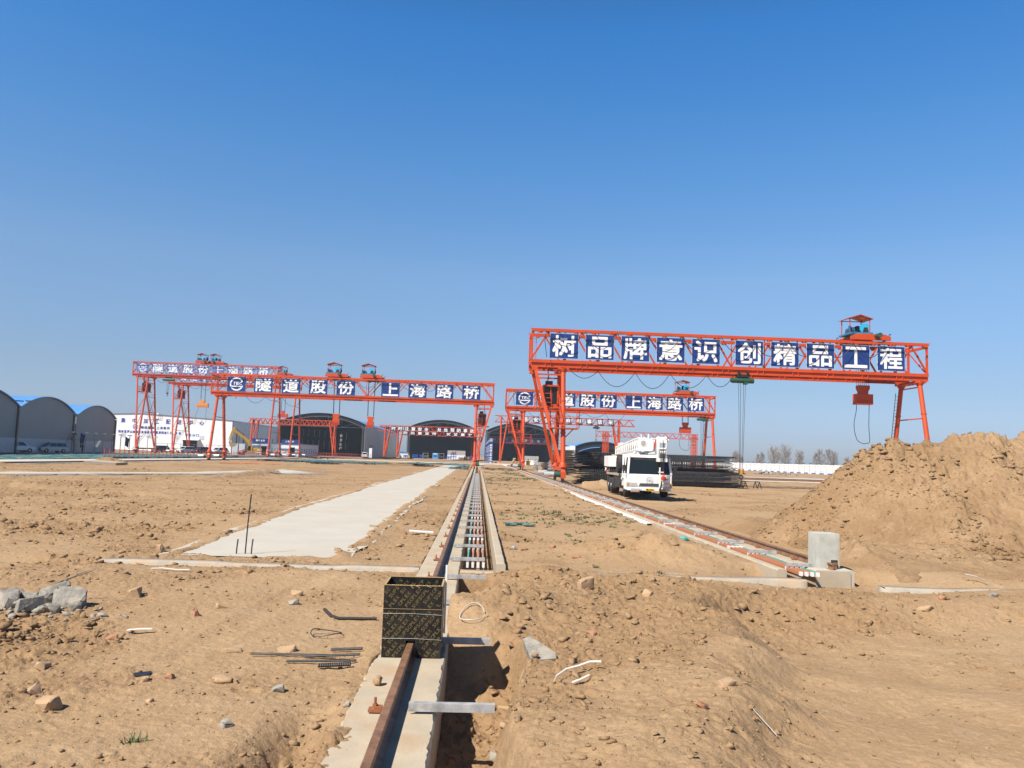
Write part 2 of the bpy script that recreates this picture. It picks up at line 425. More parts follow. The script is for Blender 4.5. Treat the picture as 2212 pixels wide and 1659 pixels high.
def ring(mb, cx, cz, r0, r1, y, a0, a1, n=28):
    vs = []
    for i in range(n + 1):
        t = a0 + (a1 - a0) * i / n
        vs += [(cx + r0 * math.cos(t), y, cz + r0 * math.sin(t)), (cx + r1 * math.cos(t), y, cz + r1 * math.sin(t))]
    mb.raw(vs, [(2 * i, 2 * i + 1, 2 * i + 3, 2 * i + 2) for i in range(n)])

def round_logo(mb, cx, cz, r, y):
    """Ring emblem, its S-like break at the lower left, and the letters TEC."""
    ring(mb, cx, cz, r * 0.80, r, y, R(20), R(205))
    ring(mb, cx, cz, r * 0.80, r, y, R(215), R(345))
    mb.box(cx - r * 0.72, cx + r * 0.80, y, y + 0.004, cz - r * 0.42, cz - r * 0.27)
    for k, ch in enumerate('TEC'): put_text(mb, ch, cx + r * (-0.52 + 0.46 * k), cz - r * 0.14, r * 0.38, r * 0.46, y, stroke=0.05)
# ------------------------------------------------------------------ noise
def _hash(ix, iy, seed):
    h = (ix.astype(np.int64) * 374761393 + iy.astype(np.int64) * 668265263 + seed * 1442695041) & 0x7fffffff
    h = ((h ^ (h >> 13)) * 1274126177) & 0x7fffffff
    return ((h ^ (h >> 16)) & 0xffff) / 65535.0

def vnoise(x, y, seed=0):
    ix, iy = np.floor(x), np.floor(y); fx, fy = x - ix, y - iy
    u, v = fx * fx * (3 - 2 * fx), fy * fy * (3 - 2 * fy)
    a, b = _hash(ix, iy, seed), _hash(ix + 1, iy, seed)
    c, d = _hash(ix, iy + 1, seed), _hash(ix + 1, iy + 1, seed)
    return (a * (1 - u) + b * u) * (1 - v) + (c * (1 - u) + d * u) * v - 0.5

def fbm(x, y, scale, octv=4, seed=0, gain=0.5):
    t, amp, tot = 0, 1.0, 0
    for k in range(octv):
        c, s = math.cos(k * 1.1 + 0.4), math.sin(k * 1.1 + 0.4)
        t = t + amp * vnoise((x * c - y * s) / scale + 17.3 * k, (x * s + y * c) / scale - 9.1 * k, seed + k)
        amp *= gain; scale *= 0.5
    return t

def lumps(x, y, scale, seed=0):
    """rounded bumps with sharp creases, as crumbly earth has"""
    return np.abs(fbm(x, y, scale, 3, seed)) * -1.0

def sstep(x, a, b):
    t = np.clip((x - a) / (b - a), 0, 1); return t * t * (3 - 2 * t)

def bump(x, y, cx, cy, rx, ry, h):
    d = ((x - cx) / rx) ** 2 + ((y - cy) / ry) ** 2
    return h * np.exp(-d * 1.6)

def crumbs(x, y, scale, seed, cover=0.6, tilt=0.5):
    """broken earth: every cell of a jittered lattice is a small tilted lump with its own height"""
    gx, gy = x / scale, y / scale
    ix, iy = np.floor(gx), np.floor(gy)
    best = np.full(np.shape(gx), 9.0); h = np.zeros(np.shape(gx))
    for dx in (-1, 0, 1):
        for dy in (-1, 0, 1):
            cx, cy = ix + dx, iy + dy
            ox, oy = cx + 0.1 + 0.8 * _hash(cx, cy, seed) - gx, cy + 0.1 + 0.8 * _hash(cx, cy, seed + 7) - gy
            d = ox * ox + oy * oy
            r = _hash(cx, cy, seed + 13)
            hh = np.clip((r - (1 - cover)) / cover, 0, 1) * (1.0 - 1.5 * d) + tilt * ((_hash(cx, cy, seed + 19) - .5) * ox + (_hash(cx, cy, seed + 23) - .5) * oy) * (r > 1 - cover)
            m = d < best
            best = np.where(m, d, best); h = np.where(m, hh, h)
    return np.maximum(h, 0)

RX = 7.0       # right rail
LX = -0.6      # left rail
KY = 14.45     # cross kerb

def crest_x(y):
    """line of the broken crest on the loose soil at the right"""
    return np.interp(y, [3, 6, 9, 12, 14], [1.3, 2.1, 2.9, 3.4, 3.6])

def fresh(x, y):
    """0: trodden, dusty and smooth ... 1: freshly turned crumbly earth"""
    x = np.asarray(x, float); y = np.asarray(y, float)
    f = 0.85 * sstep(fbm(x, y, 2.4, 4, 52), 0.02, 0.30) + 0.25 * sstep(fbm(x, y, 0.7, 3, 53), 0.05, 0.35)
    fg = 1 - sstep(y, 12.5, 14.0)
    cr = crest_x(y)
    f = f + 0.34 * (1 - sstep(x, -7.5, -6.3)) * sstep(y, 15, 19) + 0.32 * sstep(x, -2.8, -2.3) * (1 - sstep(x, -1.2, -0.9)) * sstep(y, 15, 17)
    f = f + fg * sstep(x, 0.0, 0.5) * (0.32 * (1 - sstep(x - cr, -0.2, 0.9)) - 0.38 * sstep(x - cr, 0.2, 1.2) * (1 - sstep(y, 10.3, 11.4)) + 0.35 * sstep(y, 10.6, 11.8))
    for cx, cy, rx, ry, h in ((-5.2, 9.2, 1.1, 1.3, 0.9), (-3.6, 6.9, 0.6, 0.8, 0.6), (-2.7, 4.9, 0.9, 0.5, 1.0), (-1.15, 5.6, 0.35, 1.6, 0.9), (-5.5, 12.3, 2.0, 1.1, 0.6), (-2.4, 11.2, 1.2, 0.7, 0.35), (-2.2, 8.6, 1.5, 1.6, -0.7), (-2.4, 6.3, 1.0, 1.0, -0.5), (0.4, 9.6, 0.8, 0.5, -0.6), (3.5, 17.4, 1.9, 1.5, 0.7), (1.2, 12.6, 1.4, 0.9, 0.5)):
        f = f + bump(x, y, cx, cy, rx, ry, h)
    return np.clip(f, 0, 1.1)

def zg(x, y, detail=True):
    x = np.asarray(x, float); y = np.asarray(y, float)
    near = 1 - sstep(y, 14, 26)
    z = 0.10 * fbm(x, y, 9.0, 3, 3) * (1 - near * 0.5) * sstep(y, 1, 40) * (1 - sstep(y, 120, 260))
    z = z + 0.05 * fbm(x, y, 1.6, 3, 5)
    z = z - 0.02 - 0.03 * sstep(np.abs(x + 4.1), 1.0, 3.0) * 0
    right = sstep(x, -0.25, 0.6)
    fg = 1 - sstep(y, 11.4, 13.4)
    # loose soil thrown up at the right, in front of the kerb
    z = z + right * fg * (0.10 + 0.16 * fbm(x, y, 2.2, 4, 21))
    cr = crest_x(y) + 1.1 * fbm(y * 1.0, x * 0.5, 1.5, 4, 31)
    z = z + right * fg * (0.12 * np.exp(-((x - cr) / 0.9) ** 2))
    z = z - right * fg * (0.20 + 0.14 * sstep(y, 5, 10)) * sstep(x - cr, 0.0, 0.9) * sstep(x, 1.0, 2.5) * (1 - sstep(y, 11.0, 12.6))
    z = z + right * fg * 0.10 * sstep(x - cr, 1.5, 5)
    # mounds
    for m in ((3.5, 17.6, 1.7, 1.5, 0.42), (4.4, 16.8, 1.2, 1.0, 0.22), (1.25, 13.1, 1.0, 0.9, 0.26), (2.75, 12.9, 1.1, 0.8, 0.22), (0.5, 10.4, 1.0, 1.1, 0.20),
              (-0.1, 10.35, 0.5, 0.7, 0.16), (-6.2, 12.6, 1.6, 1.2, 0.10), (-2.6, 13.2, 1.4, 0.8, 0.08), (8.6, 56.0, 2.6, 1.4, 0.5), (9.6, 57.0, 2.0, 1.2, 0.35),
              (11.0, 60.0, 2.0, 1.0, 0.4), (20, 60, 9, 3, -0.15), (-17.3, 64, 0.8, 18, 0.30), (-21.0, 36, 3.2, 0.6, 0.28), (-14.5, 34, 2.6, 0.5, 0.18), (-40.4, 66, 2.5, 2.5, 0.55), (-39.2, 86, 2.0, 4.0, 0.6)):
        b = bump(x, y, *m); z = z + b * (1 + 0.5 * fbm(x, y, 0.5, 3, 77))
    # far ground rises very slightly
    z = z + 0.12 * sstep(y, 60, 150)
    # hollow left of the near beam
    rimb = np.exp(-((x + 1.0) / 0.13) ** 2) * (1 - sstep(y, 13.5, 14.2))
    z = z + rimb * (0.035 + 0.10 * fbm(x, y, 0.8, 3, 35))
    z = z + bump(x, y, -1.22, 5.1, 0.28, 1.5, -0.34) * sstep(-x, 0.93, 1.05)
    # trench dug along the near beam
    w = 0.16 + 0.10 * fbm(y, y * 0 + 3.0, 0.9, 3, 41) * 1.6 + 0.30 * np.exp(-((y - 8.3) / 0.7) ** 2) + 0.12 * np.exp(-((y - 12.4) / 1.0) ** 2)
    inpit = (1 - sstep(x, w - 0.02, w + 0.22)) * sstep(x, -0.75, -0.65)
    open_ = np.clip(sstep(y, 1.0, 2.0) * (1 - sstep(y, 8.7, 9.3)) + sstep(y, 11.0, 11.5) * (1 - sstep(y, 13.9, 14.1)), 0, 1)
    pit = inpit * open_
    z = z * (1 - pit * 0.8) - 0.46 * pit + pit * 0.10 * fbm(x, y, 0.35, 3, 43)
    if detail:
        amp = np.clip(8.0 / np.maximum(y, 4.0), 0.25, 1.0)
        fr = fresh(x, y)
        z = z + (0.25 + fr) * 0.040 * lumps(x, y, 0.55, 61) + (0.12 + fr) * 0.022 * lumps(x, y, 0.16, 62) + 0.006 * fbm(x, y, 0.06, 2, 63)
        wx, wy = x + 0.05 * vnoise(x * 9, y * 9, 64), y + 0.05 * vnoise(x * 9, y * 9, 65)
        rg = 0.20 + 0.9 * fr
        z = z + rg * (0.036 * crumbs(wx, wy, 0.17, 66, 0.24) + 0.026 * crumbs(wx, wy, 0.075, 67, 0.36) + 0.012 * crumbs(wx, wy, 0.042, 68, 0.45))
        z = z + rg * sstep(y, 12, 22) * (0.05 * crumbs(wx, wy, 0.34, 69, 0.30))
        # shallow tyre tracks across the trodden ground at the left
        for ox in (0.0, 1.75):
            tx = x - (-3.05 - ox + 0.10 * (y - 6.0) + 0.05 * np.sin(y * 0.9))
            tr = np.exp(-(tx / 0.16) ** 2) * (1 - sstep(y, 12.0, 14.0))
            z = z - 0.012 * tr + 0.006 * np.exp(-((np.abs(tx) - 0.24) / 0.07) ** 2) * (1 - sstep(y, 12, 14)) + 0.003 * tr * np.sin(y * 42 + np.abs(tx) * 30)
        # tyre-like drag marks on the far field left of the slab
        z = z + 0.05 * sstep(-x, 5, 9) * sstep(y, 16, 24) * lumps(x * 0.25, y, 0.7, 71)
    # worked ground round the end of the right-hand track
    q = sstep(x, 4.6, 5.9) * (1 - sstep(x, 7.6, 9.5)) * sstep(y, 13.2, 14.6) * (1 - sstep(y, 15.6, 16.4))
    z = z - 0.26 * q
    # keep the concrete slab clear
    ed = np.minimum(np.minimum(x - slab_l(y), slab_r(y) - x), (y - 15.35) * 0.8 + 0.25 * fbm(x, y, 1.0, 3, 96)) + 0.10 * fbm(x, y, 0.5, 3, 97)
    slab = sstep(ed, -0.05, 0.22) * (1 - sstep(y, 160, 165))
    rim = np.exp(-((ed + 0.12) / 0.22) ** 2) * sstep(y, 15.0, 15.6) * (1 - sstep(y, 155, 165))
    z = z * (1 - 0.6 * rim) + rim * (0.035 + 0.05 * fbm(x, y, 0.6, 3, 98))
    z = z * (1 - slab) - 0.045 * slab
    # kerb line: earth lies a little under its top
    k = np.exp(-((y - KY) / 0.32) ** 2) * sstep(np.abs(x - 1.25), 0.75, 1.2) * (1 - 0.8 * np.exp(-((x - 2.9) / 0.5) ** 2))
    z = z - 0.12 * k * (0.6 + 1.6 * fbm(x, y, 1.1, 2, 81))
    # beams and cable trenches
    def cut(a, b, y0, depth):
        return sstep(x, a, a + 0.10) * (1 - sstep(x, b - 0.10, b)) * sstep(y, y0 - 0.1, y0)
    c1 = cut(-0.95, 0.50, KY, 1)
    aa = -0.95 + np.clip(0.02 + 0.26 * fbm(y, x * 0.2, 1.1, 4, 36), -0.04, 0.17)
    c1b = sstep(x, aa, aa + 0.07) * (1 - sstep(x, -0.37, -0.27)) * sstep(y, -2.1, -2.0)
    c2 = cut(RX - 1.12, RX + 0.33, KY + 1.0, 1)
    c3 = cut(-48.9, -39.5, 10, 1)
    for c, d in ((c1, -0.48), (c1b, -0.46), (c2, -0.40), (c3, -0.30)):
        z = z * (1 - c) + d * c
    return z

def slab_l(y):
    return np.interp(y, [15.4, 28, 60, 160], [-5.6, -6.0, -6.3, -6.8]) + 0.22 * fbm(y, y * 0, 3.0, 3, 91)
def slab_r(y):
    return np.interp(y, [15.4, 28, 60, 160], [-2.65, -2.7, -2.9, -3.1]) + 0.22 * fbm(y, y * 0 + 8, 2.4, 3, 92)

# ground: one fan-shaped sheet, fine near the camera and reaching the horizon
def build_ground():
    tf = np.linspace(-0.80, 0.80, 1080)
    side = np.tan(np.linspace(math.atan(0.80), R(86), 40))[1:]
    t = np.concatenate([-side[::-1], tf, side])
    rr = np.concatenate([np.geomspace(2.2, 60, 1080), np.geomspace(60, 400, 160)[1:], np.geomspace(400, 4000, 24)[1:]])
    T, Y = np.meshgrid(t, rr)
    X = T * Y
    Z = zg(X, Y)
    far = sstep(Y, 300, 420) + sstep(np.abs(X), 300, 420)
    Z = Z * (1 - np.clip(far, 0, 1)) + 0.1 * np.clip(far, 0, 1)
    V = np.stack([X, Y, Z], -1).reshape(-1, 3)
    n, m = T.shape
    i = np.arange(n * m).reshape(n, m)
    F = np.stack([i[:-1, :-1], i[:-1, 1:], i[1:, 1:], i[1:, :-1]], -1).reshape(-1, 4)
    # ground behind the camera, coarse
    k0 = len(V)
    xb = X[0]
    back = np.stack([np.concatenate([xb, xb * 60]), np.concatenate([np.full(m, 2.2), np.full(m, -400.0)]), np.concatenate([Z[0], np.zeros(m)])], -1)
    j = np.arange(m)
    FB = np.stack([k0 + m + j[:-1], k0 + m + j[1:], k0 + j[1:], k0 + j[:-1]], -1)
    o = np_mesh('ground', np.concatenate([V, back]), np.concatenate([F, FB]), 'soil')
    at = o.data.attributes.new('fresh', 'FLOAT', 'POINT')
    at.data.foreach_set('value', np.concatenate([np.clip(fresh(X, Y), 0, 1).ravel(), np.zeros(len(back))]).astype(np.float32))
    return tag(o, kind='structure')
build_ground()

# pale concrete slab running away at the left of the near rail; loose earth lies over its edges
def build_slab():
    ys = np.concatenate([np.linspace(15.2, 40, 120), np.linspace(40, 161, 120)[1:]])
    V = []; F = []
    for y in ys:
        a, b = float(slab_l(y)) - 0.35, float(slab_r(y)) + 0.35
        for i in range(9):
            x = a + (b - a) * i / 8
            V.append((x, y, 0.004 + 0.010 * float(vnoise(np.array(x * 0.7), np.array(y * 0.3), 95))))
    for k in range(len(ys) - 1):
        for i in range(8):
            p = k * 9 + i; F.append((p, p + 1, p + 10, p + 9))
    tag(np_mesh('concrete_path', np.array(V), np.array(F), 'concrete_pale', sharp=40), kind='structure')
build_slab()

def strip(name, pts, wid, z, m, jag=0.1, step=1.0, flat=False):
    """thin laid strip on the ground following pts, ragged edges"""
    P = [Vector((x, y, 0)) for x, y in pts]
    V = []; F = []
    row = 0
    for a, b in zip(P[:-1], P[1:]):
        n = max(2, int((b - a).length / step))
        d = (b - a).normalized(); nrm = Vector((-d.y, d.x, 0))
        for k in range(n + 1):
            c = a + (b - a) * k / n
            w1 = wid / 2 + jag * (random.random() - 0.5) * 2; w2 = wid / 2 + jag * (random.random() - 0.5) * 2
            for s, w in ((1, w1), (-1, w2)):
                p = c + nrm * s * w
                zz = z if flat else float(zg(p.x, p.y, False)) + z
                V.append((p.x, p.y, zz))
            if row: F.append((2 * row - 2, 2 * row - 1, 2 * row + 1, 2 * row))
            row += 1
    n = len(V)
    V2 = [(x, y, zz - 0.12) for x, y, zz in V]
    E = []
    for k in range(row - 1):
        E += [(2 * k, 2 * k + 2, 2 * k + 2 + n, 2 * k + n), (2 * k + 3, 2 * k + 1, 2 * k + 1 + n, 2 * k + 3 + n)]
    return np_mesh(name, np.array(V + V2), np.array(F + E), m, smooth=False)

tag(strip('narrow_path', [(-33, 44), (-30, 48.5), (-25.5, 55), (-20, 64), (-14.5, 72)], 3.3, 0.07, 'concrete_pale', 0.2), kind='structure')
tag(strip('concrete_road', [(-44.9, 15), (-44.9, 100), (-44.9, 215)], 7.5, 0.05, 'concrete_pale', 0.05, 2, True), kind='structure')
tag(strip('haul_road', [(-75, 128), (-70, 140), (-66, 170), (-62, 205)], 7, 0.06, 'concrete_pale', 0.2, 3), kind='structure')
tag(strip('yard_road', [(-74, 212), (-35, 196), (-8, 190), (2, 196)], 6, 0.10, 'concrete_pale', 0.3, 3), kind='structure')
tag(strip('yard_slab', [(6.5, 215), (20, 205)], 26, 0.06, 'concrete_pale', 0.3, 3), kind='structure')
tag(strip('storage_slab', [(20, 99), (98, 99)], 5.5, 0.14, 'concrete_pale', 0.25, 3), kind='structure')
tag(strip('storage_slab.001', [(28, 122), (96, 134)], 14, 0.10, 'concrete_pale', 0.9, 3), kind='structure')

# cross kerb in front of the rails
def kerb(name, x0, x1, label, zt):
    n = int((x1 - x0) / 0.12)
    V = []; F = []
    for i in range(n + 1):
        x = x0 + (x1 - x0) * i / n
        a = KY - 0.15 + 0.03 * float(vnoise(np.array(x * 3), np.array(1.), 5)); b = KY + 0.13 + 0.03 * float(vnoise(np.array(x * 3), np.array(9.), 6))
        z = zt + 0.03 * float(vnoise(np.array(x * 1.5), np.array(4.), 7))
        V += [(x, a - 0.05, z - 0.3), (x, a - 0.01, z - 0.025), (x, a + 0.02, z), (x, b - 0.02, z), (x, b, z - 0.3)]
    for i in range(n):
        for k in range(4):
            p = 5 * i + k; F.append((p, p + 5, p + 6, p + 1))
    e = 5 * n
    F += [(0, 1, 3, 4), (e + 4, e + 3, e + 1, e)]
    o = np_mesh(name, np.array(V), np.array([f for f in F if len(f) == 4]), 'kerb', smooth=False)
    return tag(o, label, 'kerb')
kerb('concrete_kerb', -6.5, -0.96, 'low grey concrete kerb half buried in earth left of the rail beam', 0.0)
kerb('concrete_kerb.001', -0.24, 5.95, 'low concrete kerb closing the cable trench and running to the buffer block', -0.02)
kerb('concrete_kerb.002', 7.38, 22.0, 'low dusty concrete kerb at the foot of the big earth heap', -0.11)

# ------------------------------------------------------------------ earth heap at the right
def heap_h(x, y):
    prof = np.interp(x, [6.9, 7.6, 8.5, 9.8, 10.5, 11.3, 12.2, 13.0, 13.6, 14.4, 15.4, 18, 24, 30, 34], [-0.5, 0.10, 0.72, 1.62, 2.1, 2.48, 2.62, 2.78, 3.0, 2.92, 2.86, 2.9, 2.6, 1.8, -0.3])
    yc = 22 + 0.02 * (x - 10)
    h = prof + 0.22 * fbm(x, y, 3.0, 3, 101)
    d = np.abs(y - yc)
    front = 0.56
    h = h - front * np.maximum(0, d - 0.35) - 0.0
    h = np.where(y > yc, h - 0.1 * (d), h)
    # spread of the foot
    h = np.maximum(h, 0.35 - 0.17 * np.maximum(0, d - 4.3) - 0.5 * np.maximum(0, 8.6 - x)) - 0.12
    r = sstep(h, -0.2, 0.5)
    top = sstep(h, 1.2, 2.6)
    h = h + r * (0.22 * lumps(x, y, 1.0, 103) + 0.11 * lumps(x, y, 0.38, 104) + 0.05 * fbm(x, y, 0.14, 3, 105)) + top * (0.14 * lumps(x, y, 0.55, 106) + 0.09) + r * 0.10
    wx, wy = x + 0.10 * vnoise(x * 5, y * 5, 111), y + 0.10 * vnoise(x * 5, y * 5, 112)
    g = 0.25 + 0.95 * sstep(fbm(x, y, 1.8, 3, 113), -0.12, 0.25) + 0.5 * top
    h = h + r * g * (0.15 * crumbs(wx, wy, 0.42, 114, 0.28, 0.9) + 0.085 * crumbs(wx, wy, 0.20, 115, 0.38, 0.9) + 0.045 * crumbs(wx, wy, 0.10, 116, 0.5, 0.8))
    return h
def build_heap():
    x = np.concatenate([np.arange(7.25, 19, 0.034), np.arange(19, 34, 0.14)]); y = np.concatenate([np.arange(14.8, 23.4, 0.034), np.arange(23.4, 31, 0.2)])
    X, Y = np.meshgrid(x, y)
    Z = heap_h(X, Y)
    G = zg(X, Y)
    Z = np.where(Z < G, G - 0.10, Z)
    V = np.stack([X, Y, Z], -1).reshape(-1, 3)
    n, m = X.shape; i = np.arange(n * m).reshape(n, m)
    F = np.stack([i[:-1, :-1], i[:-1, 1:], i[1:, 1:], i[1:, :-1]], -1).reshape(-1, 4)
    o = np_mesh('earth_heap', V, F, 'pile')
    return tag(o, 'large heap of loose brown earth and clods beside the buffer block', 'earth heap')
HEAP = build_heap()

# ------------------------------------------------------------------ clods and stones
def rock_template(seed, flat=0.75):
    b = bmesh.new(); r = random.Random(seed)
    for _ in range(13):
        p = Vector((r.gauss(0, 1), r.gauss(0, 1), r.gauss(0, 1))).normalized() * r.uniform(0.75, 1.05)
        b.verts.new((p.x, p.y * (0.6 + 0.4 * r.random()), p.z * flat))
    bmesh.ops.convex_hull(b, input=b.verts)
    for v in [v for v in b.verts if not v.link_faces]: b.verts.remove(v)
    bmesh.ops.triangulate(b, faces=b.faces)
    b.verts.index_update()
    V = np.array([v.co[:] for v in b.verts]); F = np.array([[v.index for v in f.verts] for f in b.faces])
    b.free(); return V, F
TPL = [rock_template(s, 0.6 + 0.05 * (s % 5)) for s in range(10)]

def scatter(name, pts, sizes, zs, m, seed, parent=None, sink=0.35):
    r = np.random.default_rng(seed)
    P = np.asarray(pts, float).reshape(-1, 2); S = np.asarray(sizes, float); Z = np.asarray(zs, float)
    kind = r.integers(len(TPL), size=len(P)); VV = []; FF = []; o = 0
    for k, (V, F) in enumerate(TPL):
        i = np.where(kind == k)[0]
        if not len(i): continue
        n = len(i); s = S[i][:, None]
        sc = np.stack([r.uniform(0.7, 1.4, n), r.uniform(0.6, 1.2, n), r.uniform(0.5, 1.0, n)], -1) * s
        Q = V[None] * sc[:, None, :]
        t = r.uniform(-0.5, 0.5, n)[:, None]; a = r.uniform(0, 6.28, n)[:, None]
        X, Y, Zz = Q[..., 0] * np.cos(t) - Q[..., 2] * np.sin(t), Q[..., 1], Q[..., 0] * np.sin(t) + Q[..., 2] * np.cos(t)
        X, Y = X * np.cos(a) - Y * np.sin(a), X * np.sin(a) + Y * np.cos(a)
        Q = np.stack([X + P[i, 0:1], Y + P[i, 1:2], Zz + (Z[i] + S[i] * 0.55 * (1 - 2 * sink) + S[i] * 0.1)[:, None]], -1)
        VV.append(Q.reshape(-1, 3)); FF.append((F[None] + (np.arange(n) * len(V))[:, None, None]).reshape(-1, 3) + o); o += n * len(V)
    return np_mesh(name, np.concatenate(VV), np.concatenate(FF), m, parent, smooth=False)

def clod_field():
    n = 190000
    r = np.exp(rng.uniform(math.log(3.9), math.log(70), n)); t = rng.uniform(-0.72, 0.72, n)
    x = t * r; y = r
    f = fresh(x, y)
    s = 0.006 + 0.0062 * rng.pareto(1.75, n)
    s = np.clip(s, 0.006, 0.032 + 0.045 * f) * np.clip(r / 10, 0.8, 1.9)
    keep = ~((x > -1.0) & (x < 0.55) & (y > KY - 0.2))
    keep &= ~((x > -0.97) & (x < -0.2) & (rng.uniform(0, 1, n) > 0.03))
    keep &= ~((x > RX - 1.15) & (x < RX + 0.4) & (y > KY))
    keep &= ~((x > slab_l(y) + 0.1) & (x < slab_r(y) - 0.1) & (y > 15.6) & (rng.uniform(0, 1, n) > 0.002))
    keep &= ~((x > 7.4) & (y > 15.5) & (y < 30))
    keep &= rng.uniform(0, 1, n) < 0.07 + 0.42 * np.clip(f, 0, 1) ** 1.3
    x, y, s = x[keep], y[keep], s[keep]
    z = zg(x, y)
    o = scatter('soil_clods', list(zip(x, y)), s, z, 'clod', 5, sink=0.42)
    tag(o, 'crumbs and clods of dry earth strewn over the bare ground', 'clods', kind='stuff')
    # on the heap
    n = 26000
    x = rng.uniform(7.6, 20, n); y = rng.uniform(15.6, 23.4, n)
    h = heap_h(x, y); k = (h > zg(x, y, False) + 0.02)
    g = sstep(fbm(x, y, 1.7, 3, 55), -0.12, 0.25)
    k &= rng.uniform(0, 1, n) < 0.18 + 0.8 * g
    x, y, h, g = x[k], y[k], h[k], g[k]
    s = np.clip(0.012 + 0.012 * rng.pareto(1.8, len(x)), 0.010, 0.11) * (0.75 + 0.4 * sstep(h, 1.5, 2.8)) * (0.7 + 0.5 * g)
    o = scatter('clods', list(zip(x, y)), s, h, 'pile', 6, HEAP, sink=0.42)
    o['kind'] = 'stuff'
clod_field()
# ------------------------------------------------------------------ rail beams, rails, conductor lines
def rough_block(x0, x1, ys, z0, z1, jag, seed):
    """long concrete casting along y: chipped upper arrises, slightly uneven top"""
    V = []; F = []; n = len(ys)
    def j(k, s): return jag * (2 * abs(float(vnoise(np.array(k * 9.7), np.array(s * 5.1), seed)))) ** 1.5
    for y in ys:
        a, b = j(y, 1), j(y, 2); dz = 0.006 * float(vnoise(np.array(y * 0.8), np.array(3.), seed + 1))
        w = x1 - x0
        V += [(x0, y, z0), (x0, y, z1 - 0.012 - a), (x0 + 0.012 + a, y, z1 + dz), (x0 + w * 0.5, y, z1 + dz), (x1 - 0.012 - b, y, z1 + dz), (x1, y, z1 - 0.012 - b * 1.6), (x1, y, z0)]
    for k in range(n - 1):
        for i in range(6):
            p = 7 * k + i; F.append((p, p + 1, p + 8, p + 7))
    cap = [(6, 5, 1, 0), (5, 4, 2, 1), (4, 3, 3, 2)]
    e = 7 * (n - 1)
    F += [(0, 1, 5, 6), (1, 2, 4, 5), (e + 6, e + 5, e + 1, e), (e + 5, e + 4, e + 2, e + 1)]
    return np.array(V), np.array(F)

def rail_profile(cx):
    """crane rail section: foot, web, head (x,z)"""
    half = [(0.057, 0.0), (0.057, 0.012), (0.018, 0.026), (0.008, 0.040), (0.008, 0.098), (0.030, 0.106), (0.035, 0.112), (0.035, 0.132), (0.028, 0.140)]
    return [(cx + a, b) for a, b in half] + [(cx - a, b) for a, b in reversed(half)]

def rail_clip_mb(side):
    m = MB()
    m.cbox(side * 0.125, 0, 0.022, 0.10, 0.085, 0.020)
    m.cbox(side * 0.10, 0, 0.040, 0.06, 0.060, 0.022)
    m.tube((side * 0.125, 0, 0.03), (side * 0.125, 0, 0.115), 0.011, 8)
    m.lathe([(0.021, 0.048), (0.021, 0.066)], (side * 0.125, 0, 0), n=6)
    return m

def build_track(name, cx, label, y0, y1, clip_ys, side):
    m = MB(); m.prism(rail_profile(cx), 'y', y0, y1)
    o = m.build(name, 'rail_rust', None); tag(o, label, 'crane rail')
    first = None
    for k, y in enumerate(clip_ys):
        if first is None:
            first = rail_clip_mb(side).build('rail_clip', 'rust', o); c = first
        else:
            c = first.copy(); COL.objects.link(c); c.parent = o
        c.location = (cx, y, 0)
    # fish plate of the joint
    f = MB()
    for s in (-1, 1): f.cbox(cx + s * 0.022, 25.6, 0.066, 0.026, 0.62, 0.058)
    f.build('fish_plate', 'rust', o)
    return o

BY = [6.42 + 2.25 * k for k in range(38)]
V, F = rough_block(-0.95, -0.25, np.concatenate([np.arange(1.0, 16, 0.06), np.arange(16, 60, 0.3), np.arange(60, 186, 3)]), -0.62, 0.0, 0.022, 201)
tag(np_mesh('rail_beam', V, F, 'concrete', sharp=35), 'pale concrete ground beam carrying the rail with the plywood box', 'rail foundation')
build_track('crane_rail', LX, 'rusty steel rail running through the black plywood box', 1.0, 186, BY[:30], -1)
V, F = rough_block(RX - 0.38, RX + 0.32, np.concatenate([np.arange(15.5, 60, 0.15), np.arange(60, 186, 3)]), -0.62, 0.0, 0.018, 211)
tag(np_mesh('rail_beam', V, F, 'concrete', sharp=35), 'concrete ground beam ending under the grey buffer block', 'rail foundation')
build_track('crane_rail', RX, 'brown steel rail ending in the grey buffer block', 15.55, 186, [17.2 + 2.25 * k for k in range(28)], -1)
V, F = rough_block(-41.05, -39.75, np.concatenate([np.arange(20, 200, 1.0)]), -0.62, 0.04, 0.03, 221)
tag(np_mesh('rail_beam', V, F, 'concrete_pale', sharp=35), 'long white concrete ground beam beside the concrete road under the wide crane', 'rail foundation')
m = MB(); m.prism(rail_profile(-40.4), 'y', 20, 186); o = m.build('crane_rail', 'rail_rust'); o.location.z = 0.05
tag(o, 'thin rail on the long white beam under the wide crane', 'crane rail')
# right-hand storage track
for yy, lab in ((97.2, 'dark rail on the near edge of the white storage slab behind the earth heap'), (103.0, 'dark rail on the rear edge of the white storage slab behind the earth heap')):
    m = MB(); m.box(21, 96, yy, yy + 0.16, 0.12, 0.40); tag(m.build('slab_rail', 'rail_rust'), lab, 'rail')

# outer walls of the cable trenches
V, F = rough_block(0.40, 0.56, np.concatenate([np.arange(KY - 0.05, 40, 0.12), np.arange(40, 186, 2)]), -0.6, 0.11, 0.02, 231)
tag(np_mesh('trench_wall', V, F, 'concrete', sharp=35), 'low concrete side wall of the cable trench with the open ladder of brackets', 'trench wall')
V, F = rough_block(RX - 1.28, RX - 1.10, np.concatenate([np.arange(15.1, 40, 0.12), np.arange(40, 186, 2)]), -0.6, 0.06, 0.02, 241)
tag(np_mesh('trench_wall', V, F, 'concrete', sharp=35), 'low concrete side wall of the cable trench towards the buffer block', 'trench wall')
